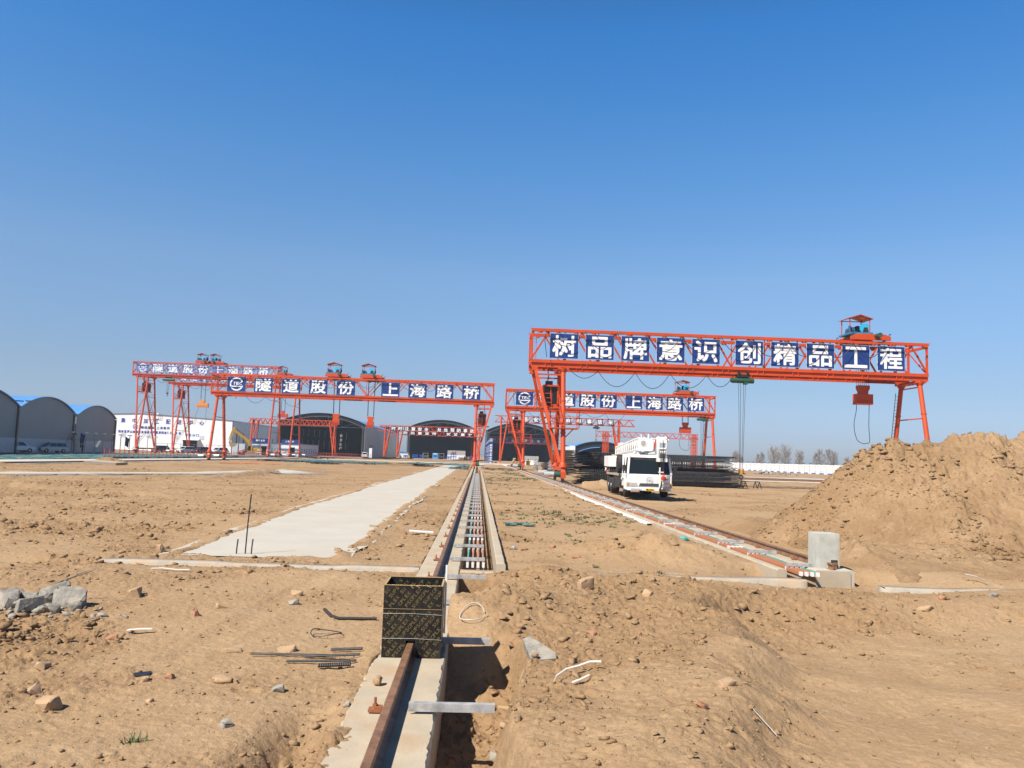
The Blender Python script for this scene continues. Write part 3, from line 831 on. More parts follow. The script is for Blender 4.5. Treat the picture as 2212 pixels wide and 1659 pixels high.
# ragged mortar spilled along the right trench wall
def mortar(name, x, side, y0, y1, label, z):
    ys = np.arange(y0, y1, 0.10); V = []; F = []
    for k, y in enumerate(ys):
        w = 0.03 + 0.18 * max(0, float(fbm(np.array(y), np.array(x), 0.7, 3, 251)) + 0.25)
        V += [(x, y, z + 0.03), (x + side * w, y, z + 0.012 + 0.02 * random.random()), (x + side * (w + 0.02), y, z - 0.06)]
        if k:
            p = 3 * k - 3; F += [(p, p + 1, p + 4, p + 3), (p + 1, p + 2, p + 5, p + 4)]
    return tag(np_mesh(name, np.array(V), np.array(F), 'plastic_white', smooth=False), label, 'mortar')
mortar('mortar_spill', RX - 1.28, -1, 26, 58, 'ragged white mortar spilled along the trench wall before the truck', -0.02)

def conductor_line(label, x_rail, side, ys, bar_y0, bar_y1, zb):
    """brackets bolted at the rail and the four insulated conductor bars hung under them; side: direction from rail to trench"""
    t = thing('conductor_line', label, 'conductor line', (x_rail, 0, 0))
    # bracket: a galvanised angle
    m = MB()
    a, b = 0.135 * side, 0.80 * side
    m.box(min(a, b), max(a, b), -0.030, -0.024, 0.022, 0.082)
    m.box(min(a, b), max(a, b), -0.024, 0.030, 0.076, 0.082)
    p = m.build('bracket', 'galv', t); p.location = (0, ys[0], 0)
    for y in ys[1:]:
        c = p.copy(); COL.objects.link(c); c.parent = t; c.location = (0, y, 0)
        c.rotation_euler = (0, 0, R(random.uniform(-0.8, 0.8)))
    xs = [0.475, 0.575, 0.675, 0.775]
    for i, x in enumerate(xs):
        m = MB()
        x = x * side
        m.box(x - 0.018, x + 0.018, bar_y0 + 0.02 * i, bar_y1, zb - 0.055, zb)
        m.box(x - 0.011, x + 0.011, bar_y0 + 0.02 * i, bar_y1, zb, zb + 0.012)
        o = m.build('conductor_bar', 'teal_bar' if i == 0 else 'copper_bar', t)
        o['label'] = 'teal bar' if i == 0 else 'orange bar'
        e = MB(); y0_ = bar_y0 + 0.02 * i; e.box(x - 0.022, x + 0.022, y0_ - 0.07, y0_ + 0.02, zb - 0.060, zb + 0.014)
        e.build('end_cap', 'plastic_white', o)
    # white hangers under every bracket
    m = MB()
    for y in ys:
        if y < bar_y0: continue
        for x in xs:
            m.box(side * x - 0.025, side * x + 0.025, y - 0.022, y + 0.022, zb - 0.062, zb + 0.020)
            m.tube((side * x, y, zb + 0.02), (side * x, y, 0.08), 0.006, 6)
    m.build('hangers', 'plastic_white', t)
    # joint sleeves
    m = MB()
    for y in np.arange(bar_y0 + 4.4, min(bar_y1, 80), 6.75):
        for x in xs: m.box(side * x - 0.024, side * x + 0.024, y - 0.11, y + 0.11, zb - 0.062, zb + 0.018)
    m.build('joint_sleeves', 'plastic_white', t)
    return t
conductor_line('four conductor bars under brackets in the trench beside the plywood box rail', LX, 1, BY, 15.25, 120, -0.02)
conductor_line('orange and teal conductor bars on brackets ending at the buffer block', RX, -1, [15.95 + 2.25 * k for k in range(36)], 15.2, 120, -0.005)

# ------------------------------------------------------------------ buffer block at the end of the right rail
t = thing('buffer_block', 'square grey concrete buffer block on a low plinth at the rail end', 'buffer block', (RX, 16.0, 0))
V, F = rough_block(-0.36, 0.40, np.arange(-0.48, 0.56, 0.04), -0.30, 0.012, 0.012, 261)
np_mesh('plinth', V, F, 'concrete_pale', t, sharp=35)
b = bmesh.new(); bmesh.ops.create_cube(b, size=1); bmesh.ops.scale(b, vec=(0.46, 0.46, 0.69), verts=b.verts)
bmesh.ops.subdivide_edges(b, edges=b.edges, cuts=10, use_grid_fill=True)
bmesh.ops.translate(b, vec=(0.0, 0.0, 0.345 + 0.01), verts=b.verts)
for v in b.verts:
    c = v.co
    for ax, lim in ((0, 0.23), (1, 0.23)):
        if abs(abs(c[ax]) - lim) < 1e-3 and random.random() < 0.25: c[ax] *= 1 - 0.02 * random.random()
    e = (abs(c.x) > 0.22) + (abs(c.y) > 0.22) + (c.z > 0.69)
    if e >= 2: c.x *= 0.975; c.y *= 0.975; c.z -= 0.008 * random.random()
me = bpy.data.meshes.new('post'); b.to_mesh(me); b.free(); me.shade_smooth(); me.set_sharp_from_angle(angle=R(30)); me.materials.append(M['concrete_new'])
o = bpy.data.objects.new('post', me); COL.objects.link(o); o.parent = t
m = MB(); m.prism([(a + 0.075, z) for a, z in rail_profile(0.05)], 'y', -0.30, -0.225); m.build('rail_stub', 'rail_rust', t)
m = MB(); m.cbox(0.115, -0.2315, 0.10, 0.135, 0.005, 0.17); m.build('pocket', 'black', t)

# ------------------------------------------------------------------ plywood box over the near rail
t = thing('plywood_box', 'open black plywood box with gold print standing over the rusty rail', 'formwork box', (-0.59, 8.1, 0))
def panel(name, x0, x1, y0, y1, z0, z1, notch=None):
    m = MB()
    if notch:
        a, b, h = notch
        m.prism([(x0, z0), (a, z0), (a, z0 + h), (b, z0 + h), (b, z0), (x1, z0), (x1, z1), (x0, z1)], 'y', y0, y1)
    else: m.box(x0, x1, y0, y1, z0, z1)
    return m.build(name, 'plywood_film', t, smooth=False)
def edge_top(p, x0, x1, y0, y1, z, seed):
    m = MB(); n = 40
    ax = 'x' if x1 - x0 > y1 - y0 else 'y'
    r = random.Random(seed)
    for k in range(n):
        u0, u1 = k / n, (k + 1) / n; h = 0.0025 + 0.004 * r.random() ** 2
        if ax == 'x': m.box(x0 + (x1 - x0) * u0, x0 + (x1 - x0) * u1, y0 - 0.001 * r.random(), y1, z, z + h)
        else: m.box(x0, x1, y0 + (y1 - y0) * u0, y0 + (y1 - y0) * u1, z, z + h)
    m.build('raw_edge', 'ply_edge', p, smooth=False)
W2, D, H = 0.29, 0.50, 0.70
f = panel('front_panel', -W2, W2, 0, 0.018, 0.004, H, (-0.055, 0.055, 0.165))
bk = panel('back_panel', -W2, W2, D - 0.018, D, 0.004, H + 0.012, (-0.055, 0.055, 0.165))
ls = panel('side_panel', -W2, -W2 + 0.018, 0.018, D - 0.018, 0.004, H + 0.006)
rs = panel('side_panel', W2 - 0.018, W2, 0.018, D - 0.018, 0.004, H - 0.004)
edge_top(f, -W2, W2, 0, 0.018, H, 1); edge_top(bk, -W2, W2, D - 0.018, D, H + 0.012, 2)
edge_top(ls, -W2, -W2 + 0.018, 0.018, D - 0.018, H + 0.006, 3); edge_top(rs, W2 - 0.018, W2, 0.018, D - 0.018, H - 0.004, 4)
def print_rows(parent, x0, x1, z0, z1, y, ang, flip=1, off=0.0, skip=None):
    m = MB(); ca, sa = math.cos(ang), math.sin(ang)
    word = 'SUPSCPLEX '
    lw, lh, pitch = 0.027, 0.035, 0.0335
    for row in range(-16, 17):
        for k in range(-30, 31):
            ch = word[(k + row * 3) % len(word)]
            if ch == ' ': continue
            u, v = k * pitch + off, row * 0.060
            cx, cz = (x0 + x1) / 2 + u * ca - v * sa, (z0 + z1) / 2 + u * sa + v * ca
            if not (x0 + 0.017 < cx < x1 - 0.017 and z0 + 0.022 < cz < z1 - 0.022): continue
            if skip and skip(cx, cz): continue
            put_text(m, ch, -lw / 2, -lh / 2, lw, lh, 0, 0.006, basis=lambda a, b: (cx + a * ca - b * sa, y, cz + a * sa + b * ca))
    return m.build('printed_lettering', 'ply_print', parent, smooth=False)
print_rows(f, -W2, W2, 0.0, 0.47, -0.0012, R(52), skip=lambda x, z: abs(x) < 0.075 and z < 0.19)
print_rows(f, -W2, W2, 0.475, H, -0.0012, R(52), off=0.17)
print_rows(bk, -W2, W2, 0.3, H, D - 0.0192, R(52), off=0.1)
m = MB(); m.box(-W2, W2, -0.0006, 0.0, 0.4715, 0.4745); m.build('seam', 'ply_edge', f, smooth=False)
def wire_loop(z):
    m = MB(); e = 0.0035
    pts = [(-W2 - e, -e), (0, -e * 1.4), (W2 + e, -e), (W2 + e, D / 2), (W2 + e, D + e), (0, D + e), (-W2 - e, D + e), (-W2 - e, D / 2), (-W2 - e, -e)]
    m.path([(x, y, z + 0.006 * math.sin(k * 2.1)) for k, (x, y) in enumerate(pts)], 0.0024, 5)
    m.build('tie_wire', 'wire', t)
wire_loop(0.425); wire_loop(0.185)
m = MB(); m.box(W2 + 0.004, W2 + 0.022, D - 0.055, D - 0.005, 0.15, 0.845); m.build('corner_batten', 'plastic_white', t)
# splinters on the front edge
m = MB()
for x, a in ((0.02, -0.5), (-0.03, -0.9), (0.13, 0.4)): m.bar((x, -0.003, H + 0.002), (x + 0.05 * math.cos(a), -0.012, H - 0.03 * abs(math.sin(a))), 0.006, 0.003)
m.build('splinters', 'ply_edge', t)
# ------------------------------------------------------------------ gantry cranes
def catenary(p, q, sag, n=10):
    p, q = Vector(p), Vector(q)
    return [p.lerp(q, k / n) - Vector((0, 0, sag * 4 * (k / n) * (1 - k / n))) for k in range(n + 1)]

def railing(m, pts, h, r=0.022, rows=3, post=1.0):
    pts = [Vector(p) for p in pts]
    for a, b in zip(pts[:-1], pts[1:]):
        L = (b - a).length; n = max(1, round(L / post))
        for k in range(n + 1):
            c = a.lerp(b, k / n); m.bar(c, c + Vector((0, 0, h)), r * 2)
        for i in range(1, rows + 1):
            z = Vector((0, 0, h * i / rows)); m.bar(a + z, b + z, r * 2)

def ladder(m, p, q, w, across, r=0.02, step=0.3):
    p, q, a = Vector(p), Vector(q), Vector(across).normalized() * (w / 2)
    m.bar(p - a, q - a, r * 2); m.bar(p + a, q + a, r * 2)
    n = int((q - p).length / step)
    for k in range(1, n):
        c = p.lerp(q, k / n); m.bar(c - a, c + a, r * 1.3)

def board_part(t, x, z, w, h, y, txt, board, letter, bold, hide_edge=False):
    m = MB(); m.box(x, x + w, y, y + 0.04, z, z + h)
    b = m.build('sign_board', board, t, smooth=False)
    if not hide_edge:
        e = MB(); g = 0.014
        e.box(x - g, x, y - 0.002, y + 0.045, z - g, z + h + g); e.box(x + w, x + w + g, y - 0.002, y + 0.045, z - g, z + h + g)
        e.box(x, x + w, y - 0.002, y + 0.045, z + h, z + h + g); e.box(x, x + w, y - 0.002, y + 0.045, z - g, z)
        e.build('board_frame', 'plastic_white', b, smooth=False)
    l = MB()
    if txt == '@': round_logo(l, x + w / 2, z + h / 2, h * 0.45, y - 0.012)
    else: put_text(l, txt, x + w * 0.085, z + h * 0.07, w * 0.83, h * 0.86, y - 0.012, bold)
    l.build('lettering', letter, b, smooth=False)
    return b

def big_gantry(name, label, x0, y0, zbase, span, ovl, ovr, zt, cab, boards, bw, bh, bz, paint, wb=3.2, ped=0.0, gy=1.5, panel=3.06, cabz=None, festoon=True, detail=2, group='truss gantry cranes with blue sign boards'):
    """Twin-truss gantry crane. x0: left leg line, y0: centre, zt: rail top, cab: -1 cabin at the left leg, +1 at the right. Local x along the bridge."""
    t = thing(name, label, 'gantry crane', (x0, y0, 0), 0, group)
    zc = zt - 2.70          # top face of the bottom chord
    zb = zt - 3.35          # underside of the bridge
    xa, xb = -ovl, span + ovr
    P = M[paint]
    for s in (-1, 1):
        y = s * gy
        m = MB()
        # bottom chord: tube, web and lower flange with stiffeners
        m.box(xa, xb, y - 0.16, y + 0.16, zc - 0.27, zc)
        m.box(xa, xb, y - 0.03, y + 0.03, zb + 0.05, zc - 0.27)
        m.box(xa, xb, y - 0.13, y + 0.13, zb, zb + 0.05)
        k = xa + 1.2
        while k < xb:
            m.box(k, k + 0.07, y - 0.13, y + 0.13, zb + 0.05, zc - 0.27); m.box(k + 0.5, k + 0.57, y - 0.13, y + 0.13, zb + 0.05, zc - 0.27); k += panel
        # top chord with crane rail on blocks
        m.box(xa, xb, y - 0.14, y + 0.14, zt - 0.27, zt - 0.06)
        m.box(xa - 0.1, xb + 0.25, y - 0.035, y + 0.035, zt - 0.06, zt)
        k = xa + 0.6
        while k < xb:
            m.box(k, k + 0.34, y - 0.17, y + 0.17, zt - 0.38, zt - 0.27); k += panel / 2
        m.build('bridge_girder', P, t)
        # web members
        m = MB(); n = int(round((xb - xa) / (panel / 2))); n += n % 2
        h = (xb - xa) / n; lo, hi = zc, zt - 0.27
        for k in range(n):
            a = (xa + h * k, y, lo if k % 2 == 0 else hi); b = (xa + h * (k + 1), y, hi if k % 2 == 0 else lo)
            m.bar(a, b, 0.13, 0.13)
        m.bar((xa + 0.07, y, lo), (xa + 0.07, y, hi), 0.16); m.bar((xb - 0.07, y, lo), (xb - 0.07, y, hi), 0.16)
        if s == -1:
            for k in range(2, n, 2): m.bar((xa + h * k, y, lo), (xa + h * k, y, hi), 0.08)
        m.build('truss_web', P, t)
    # end frames between the girders
    m = MB()
    for x in (xa + 0.12, xb - 0.12):
        for z in (zc - 0.13, zt - 0.35): m.bar((x, -gy, z), (x, gy, z), 0.2)
        m.bar((x, -gy, zc), (x, gy, zt - 0.4), 0.09)
    for x in (-0.35, 0.35, span - 0.35, span + 0.35): m.bar((x, -gy - 0.3, zb - 0.09), (x, gy + 0.3, zb - 0.09), 0.22, 0.18)
    m.build('end_frame', P, t)
    m = MB(); ladder(m, (xa + 0.25, -0.3, zc), (xa + 0.25, -0.3, zt - 0.4), 0.5, (1, 0, 0)); ladder(m, (xb - 0.9, 0.3, zc), (xb - 0.9, 0.3, zt - 0.4), 0.5, (1, 0, 0))
    m.build('end_ladder', P, t)
    # legs
    for li, lx in enumerate((0, span)):
        cabside = (li == 0 and cab < 0) or (li == 1 and cab > 0)
        out = -1 if li == 0 else 1
        for s in (-1, 1):
            m = MB()
            top, bot = Vector((lx, s * gy, zb - 0.15)), Vector((lx, s * wb, zbase + 1.25))
            m.tube(top, bot, 0.20, 14)
            m.lathe([(0.22, 0), (0.40, 0.28), (0.40, 0.36)], top - Vector((0, 0, 0.28)), n=14)
            m.lathe([(0.38, -0.06), (0.38, 0.0), (0.24, 0.35)], bot, n=14)
            d = (bot - top)
            for f in (0.33, 0.66): c = top + d * f; m.lathe([(0.25, -0.04), (0.25, 0.04)], c, n=14)
            m.build('leg', P, t)
            # bogie
            m = MB()
            y = s * wb
            m.box(lx - 0.20, lx + 0.20, y - 0.55, y + 0.55, zbase + 0.32, zbase + 0.80)
            m.prism([(y - 0.38, zbase + 0.80), (y + 0.38, zbase + 0.80), (y + 0.16, zbase + 1.22), (y - 0.16, zbase + 1.22)], 'x', lx - 0.16, lx + 0.16)
            bo = m.build('bogie', P, t)
            m = MB()
            for dy in (-0.33, 0.33): m.tube((lx - 0.08, y + dy, zbase + 0.22), (lx + 0.08, y + dy, zbase + 0.22), 0.24, 16)
            m.build('wheels', 'dark_metal', bo)
            ms = -1 if li == 0 else 1
            if li == 1 and cab > 0: ms = 1
            m = MB(); m.tube((lx + ms * 0.2, y - 0.15, zbase + 0.62), (lx + ms * 0.75, y - 0.15, zbase + 0.62), 0.24, 12); m.build('gearbox', 'green_paint', bo)
            m = MB(); m.tube((lx + ms * 0.75, y - 0.15, zbase + 0.62), (lx + ms * 1.55, y - 0.15, zbase + 0.62), 0.22, 14); m.build('motor', 'silver', bo)
            if cabside:
                m = MB()
                a, b = Vector((lx + out * 2.45, s * gy, zb + 0.05)), Vector((lx + out * 0.28, s * (wb - 0.15), zbase + 1.55))
                m.bar(a, b, 0.26, 0.34, up=(0, 1, 0))
                m.cbox(a.x, a.y, zb - 0.12, 0.5, 0.5, 0.34)
                m.build('leg_brace', P, t)
        # ties between the legs
        m = MB()
        m.bar((lx, -wb, zbase + 1.05), (lx, wb, zbase + 1.05), 0.24, 0.30)
        H = zb - zbase
        for f in ((0.95, 0.62) if H < 12 else (0.92, 0.72, 0.50, 0.28)):
            z = zbase + 1.2 + (H - 1.3) * f; yy = gy + (wb - gy) * (zb - z) / (H - 1.2)
            m.bar((lx, -yy, z), (lx, yy, z), 0.10)
        if cabside:
            for z in (zb - 0.62,):
                for s in (-1, 1): m.bar((lx, s * (gy + 0.1), z), (lx + out * 2.3, s * (gy + 0.1), z), 0.13)
            if H > 12:
                for s in (-1, 1):
                    for f in (0.75, 0.5, 0.28):
                        z = zbase + 1.5 + (H - 1.5) * f; e = 0.28 + 2.1 * f; yy = gy + (wb - gy) * (1 - f)
                        m.bar((lx, s * yy, z), (lx + out * e, s * yy, z), 0.10)
                        z2 = zbase + 1.5 + (H - 1.5) * (f + 0.2); m.bar((lx + out * e, s * yy, z), (lx, s * (gy + (wb - gy) * (0.8 - f)), z2), 0.09)
        m.build('leg_ties', P, t)
    # cabin with platforms and ladders
    lx = 0 if cab < 0 else span; out = -1 if cab < 0 else 1
    cz = zb - 3.40 if cabz is None else cabz
    ca, cb = lx + out * 1.62, lx + out * 0.30
    c0, c1 = min(ca, cb), max(ca, cb)
    m = MB()
    m.box(c0, c1, -0.9, 0.9, cz, cz + 0.16); m.box(c0, c1, -0.9, 0.9, cz + 1.82, cz + 1.96)
    for x in (c0 + 0.05, c1 - 0.05):
        for y in (-0.85, 0.85): m.box(x - 0.05, x + 0.05, y - 0.05, y + 0.05, cz + 0.16, cz + 1.82)
    xm = (c0 + c1) / 2
    m.box(xm - 0.04, xm + 0.04, -0.9, -0.82, cz + 0.16, cz + 1.82)
    m.box(c0 + 0.1, c1 - 0.1, 0.82, 0.9, cz + 0.16, cz + 1.82)
    wx = c0 if cab < 0 else c1
    m.box(min(wx, wx - out * 0.08), max(wx, wx - out * 0.08), -0.8, 0.8, cz + 0.16, cz + 1.82)
    m.box(min(xm, cb), max(xm, cb), -0.9, -0.84, cz + 0.16, cz + 0.30)
    cabin = m.build('cabin', P, t)
    m = MB(); m.box(min(xm + out * 0.05, ca), max(xm + out * 0.05, ca), -0.87, -0.84, cz + 0.18, cz + 1.80) if False else None
    m.box(c0 + 0.12, c1 - 0.12, -0.84, -0.81, cz + 0.30, cz + 1.80); m.build('window', 'glass_dark', cabin)
    m = MB(); m.box(c0 + 0.25, c0 + 0.85, -0.45, 0.25, cz + 1.96, cz + 2.34); m.build('cooling_unit', 'dark_metal', cabin)
    m = MB()
    p0, p1 = (lx - 2.25, lx - 0.12) if cab < 0 else (lx + 0.12, lx + 2.05)
    m.box(p0, p1, -1.9, 1.2, cz - 0.10, cz - 0.02)
    for x in (p0 + 0.1, p1 - 0.1): m.bar((x, -1.8, cz - 0.1), (x, 1.1, cz - 0.1), 0.10)
    railing(m, [(p0 + 0.05, 1.1, cz), (p0 + 0.05, -1.85, cz), (xm, -1.85, cz)], 1.15)
    m.build('upper_platform', P, t)
    lz = cz - 1.75
    yy = gy + (wb - gy) * (zb - lz) / max(zb - zbase - 1.2, 1)
    m = MB()
    q0, q1 = lx - 1.15, lx + 1.25
    if detail > 1 or zb < 11:
        m.box(q0, q1, -yy - 0.75, -yy + 1.2, lz - 0.10, lz - 0.02)
        railing(m, [(q0, -yy + 1.2, lz), (q0, -yy - 0.7, lz), (q1, -yy - 0.7, lz), (q1, -yy + 1.2, lz)], 1.35)
        m.bar((q1 - 0.4, -yy, lz - 0.1), (lx + 0.1, -yy, lz - 0.9), 0.08)
        m.build('lower_platform', P, t)
        m = MB(); ladder(m, (lx + out * 0.45, -yy - 0.3, lz), (lx + out * 0.95, -1.5, cz), 0.55, (1, 0.1, 0))
        railing(m, [(lx + out * 0.30, -yy - 0.35, lz + 0.2), (lx + out * 0.30, -1.6, cz + 0.2)], 0.9, rows=1)
        ladder(m, (lx + out * 0.3, 1.2, zbase + 0.9), (lx + out * 0.3, 0.9, lz), 0.5, (1, 0, 0))
        ladder(m, (lx - out * 0.38, wb - 0.3, zbase + 0.8), (lx - out * 0.30, yy - 0.2, lz), 0.45, (1, 0, 0))
        m.build('access_ladder', 'dark_metal' if detail < 2 else P, t)
    else:
        z1 = zbase + (zb - zbase) * 0.44
        yb = gy + (wb - gy) * 0.5
        m.box(lx - 0.9, lx + 1.6, yb - 1.6, yb + 0.6, z1, z1 + 0.08); railing(m, [(lx - 0.9, yb - 1.6, z1), (lx + 1.6, yb - 1.6, z1), (lx + 1.6, yb + 0.6, z1)], 1.3)
        m.build('lower_platform', P, t)
        m = MB(); ladder(m, (lx + 0.2, yb - 0.6, z1), (lx - 0.6, -0.9, cz), 0.7, (0.3, 1, 0)); ladder(m, (lx - 1.0, -wb + 0.8, zbase + 0.9), (lx + 0.6, yb - 0.8, z1), 0.7, (0.3, 1, 0))
        m.build('access_ladder', 'dark_metal', t)
    # far-leg ladder
    if detail > 1:
        fx = span if cab < 0 else 0
        m = MB(); ladder(m, (fx - 0.10, wb + 0.30, zbase + 0.6), (fx - 0.10, gy + 0.42, zb - 0.8), 0.4, (1, 0, 0)); m.build('leg_ladder', 'dark_metal', t)
    # sign boards
    yb = -gy - 0.22
    for bx, txt in boards:
        board_part(t, bx - x0, zt + bz, bw, bh, yb, txt, 'blue_board' if detail > 1 else 'blue_baked_glare', 'white_letter', 0.0)
    # cable track in front of the boards and festooned cables
    if festoon:
        m = MB(); ty = yb - 0.42
        m.box(xa + 0.4, xb - 0.2, ty - 0.03, ty + 0.03, zt - 0.32, zt - 0.21)
        k = xa + 0.8
        while k < xb - 0.5:
            m.bar((k, -gy, zt - 0.25), (k, ty, zt - 0.25), 0.06); k += panel / 2
        m.build('cable_track', P, t)
        m = MB(); xs = [xa + 1.2]
        r = random.Random(int(span * 10))
        while xs[-1] < xb - 5: xs.append(xs[-1] + r.uniform(2.5, 3.5))
        for a, b in zip(xs[:-1], xs[1:]): m.path(catenary((a, ty, zt - 0.30), (b, ty, zt - 0.30), 1.15 + 0.35 * r.random(), 12), 0.030 if detail > 1 else 0.036, 5)
        m.path([(xs[0], ty, zt - 0.3), (xs[0] - 0.1, ty, zt - 1.2), (xs[0] + 0.1, ty + 0.05, zc + 0.15)], 0.03, 5)
        m.build('festoon_cable', 'cable', t)
        m = MB(); xs = [(0 if cab < 0 else 3) + 0.8]
        end = span * (0.48 if cab < 0 else 0.3)
        while xs[-1] < end: xs.append(xs[-1] + r.uniform(2.0, 3.4))
        for a, b in zip(xs[:-1], xs[1:]): m.path(catenary((a, 0.2, zb + 0.05), (b, 0.2, zb + 0.05), 0.6 + 0.8 * r.random(), 12), 0.025 if detail > 1 else 0.034, 5)
        cx = lx + out * 1.2
        m.path([(cx, 0, zb), (cx + 0.1, 0, zb - 0.8), (cx + out * 0.25, 0.1, cz + 1.9)], 0.045, 5)
        m.build('lower_cable', 'cable', t)
    return t

def canopy_trolley(label, x, y, zt, lift, spreader=True, blue_seen='disc', s=1.0, gauge=1.5, paint='orange', sling=0, swap=1, group='winch trolleys on the gantry cranes', spread_mat=None):
    """winch trolley running on the bridge rails; lift: length of rope below the rail top"""
    t = thing('winch_trolley', label, 'winch trolley', (x, y, zt), 0, group)
    P = paint
    m = MB()
    for q in (-1, 1):
        m.prism([(-1.75, 0.10), (1.75, 0.10), (1.75, 0.42), (1.2, 0.62), (-1.2, 0.62), (-1.75, 0.42)], 'y', q * gauge - 0.14, q * gauge + 0.14)
    m.box(-1.15, 1.15, -gauge, gauge, 0.38, 0.62)
    fr = m.build('frame', P, t)
    m = MB()
    for q in (-1, 1):
        for dx in (-1.2, 1.2): m.tube((dx, q * gauge - 0.08, 0.17), (dx, q * gauge + 0.08, 0.17), 0.17, 14)
        for dx in (-1.65, 1.65):
            m.path([(dx, q * gauge, 0.42), (dx, q * gauge, 0.62), (dx + 0.10, q * gauge, 0.70), (dx + 0.16, q * gauge, 0.60)], 0.035, 5)
    m.build('trolley_wheels', 'dark_metal', fr)
    m = MB(); m.tube((0.45 * swap, -gauge - 0.85, 0.44), (0.45 * swap, -gauge + 0.15, 0.44), 0.21, 14); m.build('drive_motor', 'green_paint', fr)
    m = MB(); m.box(-1.65, 0.4, -gauge + 0.4, gauge - 0.4, 0.66, 0.80); m.box(-1.65, 0.4, -gauge + 0.36, -gauge + 0.4, 0.62, 0.84); m.build('deck', 'deck_blue', t)
    m = MB()
    for px, py in ((-1.50, -0.8), (0.28, -0.8), (-1.50, 0.8), (0.28, 0.8)): m.bar((px, py, 0.8), (px, py, 2.12), 0.07)
    for py in (-0.8, 0.8): m.bar((-1.6, py, 2.09), (0.38, py, 2.09), 0.07)
    can = m.build('canopy_posts', P, t)
    m = MB()
    m.prism([(-1.74, 2.05), (-0.61, 2.40), (0.52, 2.05), (0.52, 2.10), (-0.61, 2.46), (-1.74, 2.10)], 'y', -1.0, 1.0)
    m.build('canopy_roof', P, t)
    m = MB(); d = 0.45 * swap - 0.5
    m.tube((d, -0.55, 1.26), (d, 0.75, 1.26), 0.30, 18); m.tube((d, 0.72, 1.26), (d, 0.78, 1.26), 0.46, 22)
    m.build('rope_drum', 'dark_metal', t)
    m = MB(); m.tube((d, -0.64, 1.26), (d, -0.56, 1.26), 0.47, 26); m.build('drum_flange', 'cyan_paint', t)
    m = MB(); m.prism([(d - 0.28, 0.84), (d + 0.28, 0.84), (d + 0.12, 1.34), (d - 0.12, 1.34)], 'y', -0.78, -0.68); m.build('drum_bearing', 'black', t)
    m = MB(); m.tube((-0.5 - 0.68 * swap, -0.6, 1.12), (-0.5 - 0.68 * swap, 0.3, 1.12), 0.24, 16); m.cbox(-0.5 - 0.66 * swap, -0.15, 0.92, 0.6, 0.9, 0.16); m.tube((-0.5 - 1.0 * swap, -0.75, 0.98), (-0.5 - 1.0 * swap, -0.75, 1.42), 0.11, 10)
    m.build('winch_motor', 'dark_blue', t)
    if lift:
        zb = -lift
        m = MB()
        for k in (range(6) if y < 100 else (0, 5)):
            for yy in (-0.25, 0.25):
                m.tube((-0.55 + 0.2 * k, yy, 0.4), (-0.45 + 0.18 * k, yy * 0.7, zb + 0.05), 0.018 if y < 100 else 0.032, 5)
        m.build('hoist_ropes', 'cable', t)
        m = MB()
        if spreader:
            m.prism([(-0.50, zb), (0.50, zb), (0.50, zb - 0.28), (0.36, zb - 0.55), (0.36, zb - 0.85), (-0.36, zb - 0.85), (-0.36, zb - 0.55), (-0.50, zb - 0.28)], 'y', -0.30, 0.30)
        hb = m.build('hook_block', spread_mat or P, t)
        m = MB()
        m.box(-0.80 * s, 0.80 * s, -0.36, 0.36, zb - 1.70, zb - 0.78)
        hb2 = m.build('spreader_beam', spread_mat or P, t)
        m = MB()
        for k in range(-3, 4): m.box(k * 0.2 * s - 0.03, k * 0.2 * s + 0.03, -0.385, -0.36, zb - 1.66, zb - 1.30)
        m.build('rib_plates', 'red_paint', hb2)
        if sling:
            pts = [(-0.62 * s, 0, zb - 1.7), (-0.62 * s, 0, zb - 2.2), (-0.85 * s, 0, zb - 2.2 - sling * 0.45), (-0.60 * s, 0, zb - 2.1 - sling * 0.88), (-0.10, 0, zb - 2.2 - sling * 0.97), (0.35 * s, 0, zb - 2.1 - sling), (0.62 * s, 0, zb - 2.1 - sling * 0.93), (0.55 * s, 0, zb - 2.2 - sling * 0.45), (0.60 * s, 0, zb - 1.7)]
            fine = []
            for i in range(len(pts) - 1):
                p0, p1, p2, p3 = [Vector(pts[max(0, min(len(pts) - 1, i + k))]) for k in (-1, 0, 1, 2)]
                for q in range(5):
                    u = q / 5; fine.append(0.5 * ((2 * p1) + (p2 - p0) * u + (2 * p0 - 5 * p1 + 4 * p2 - p3) * u * u + (3 * p1 - p0 - 3 * p2 + p3) * u ** 3))
            fine.append(Vector(pts[-1]))
            m = MB(); m.path(fine, 0.028, 5); m.build('sling', 'cable', t)
    return t

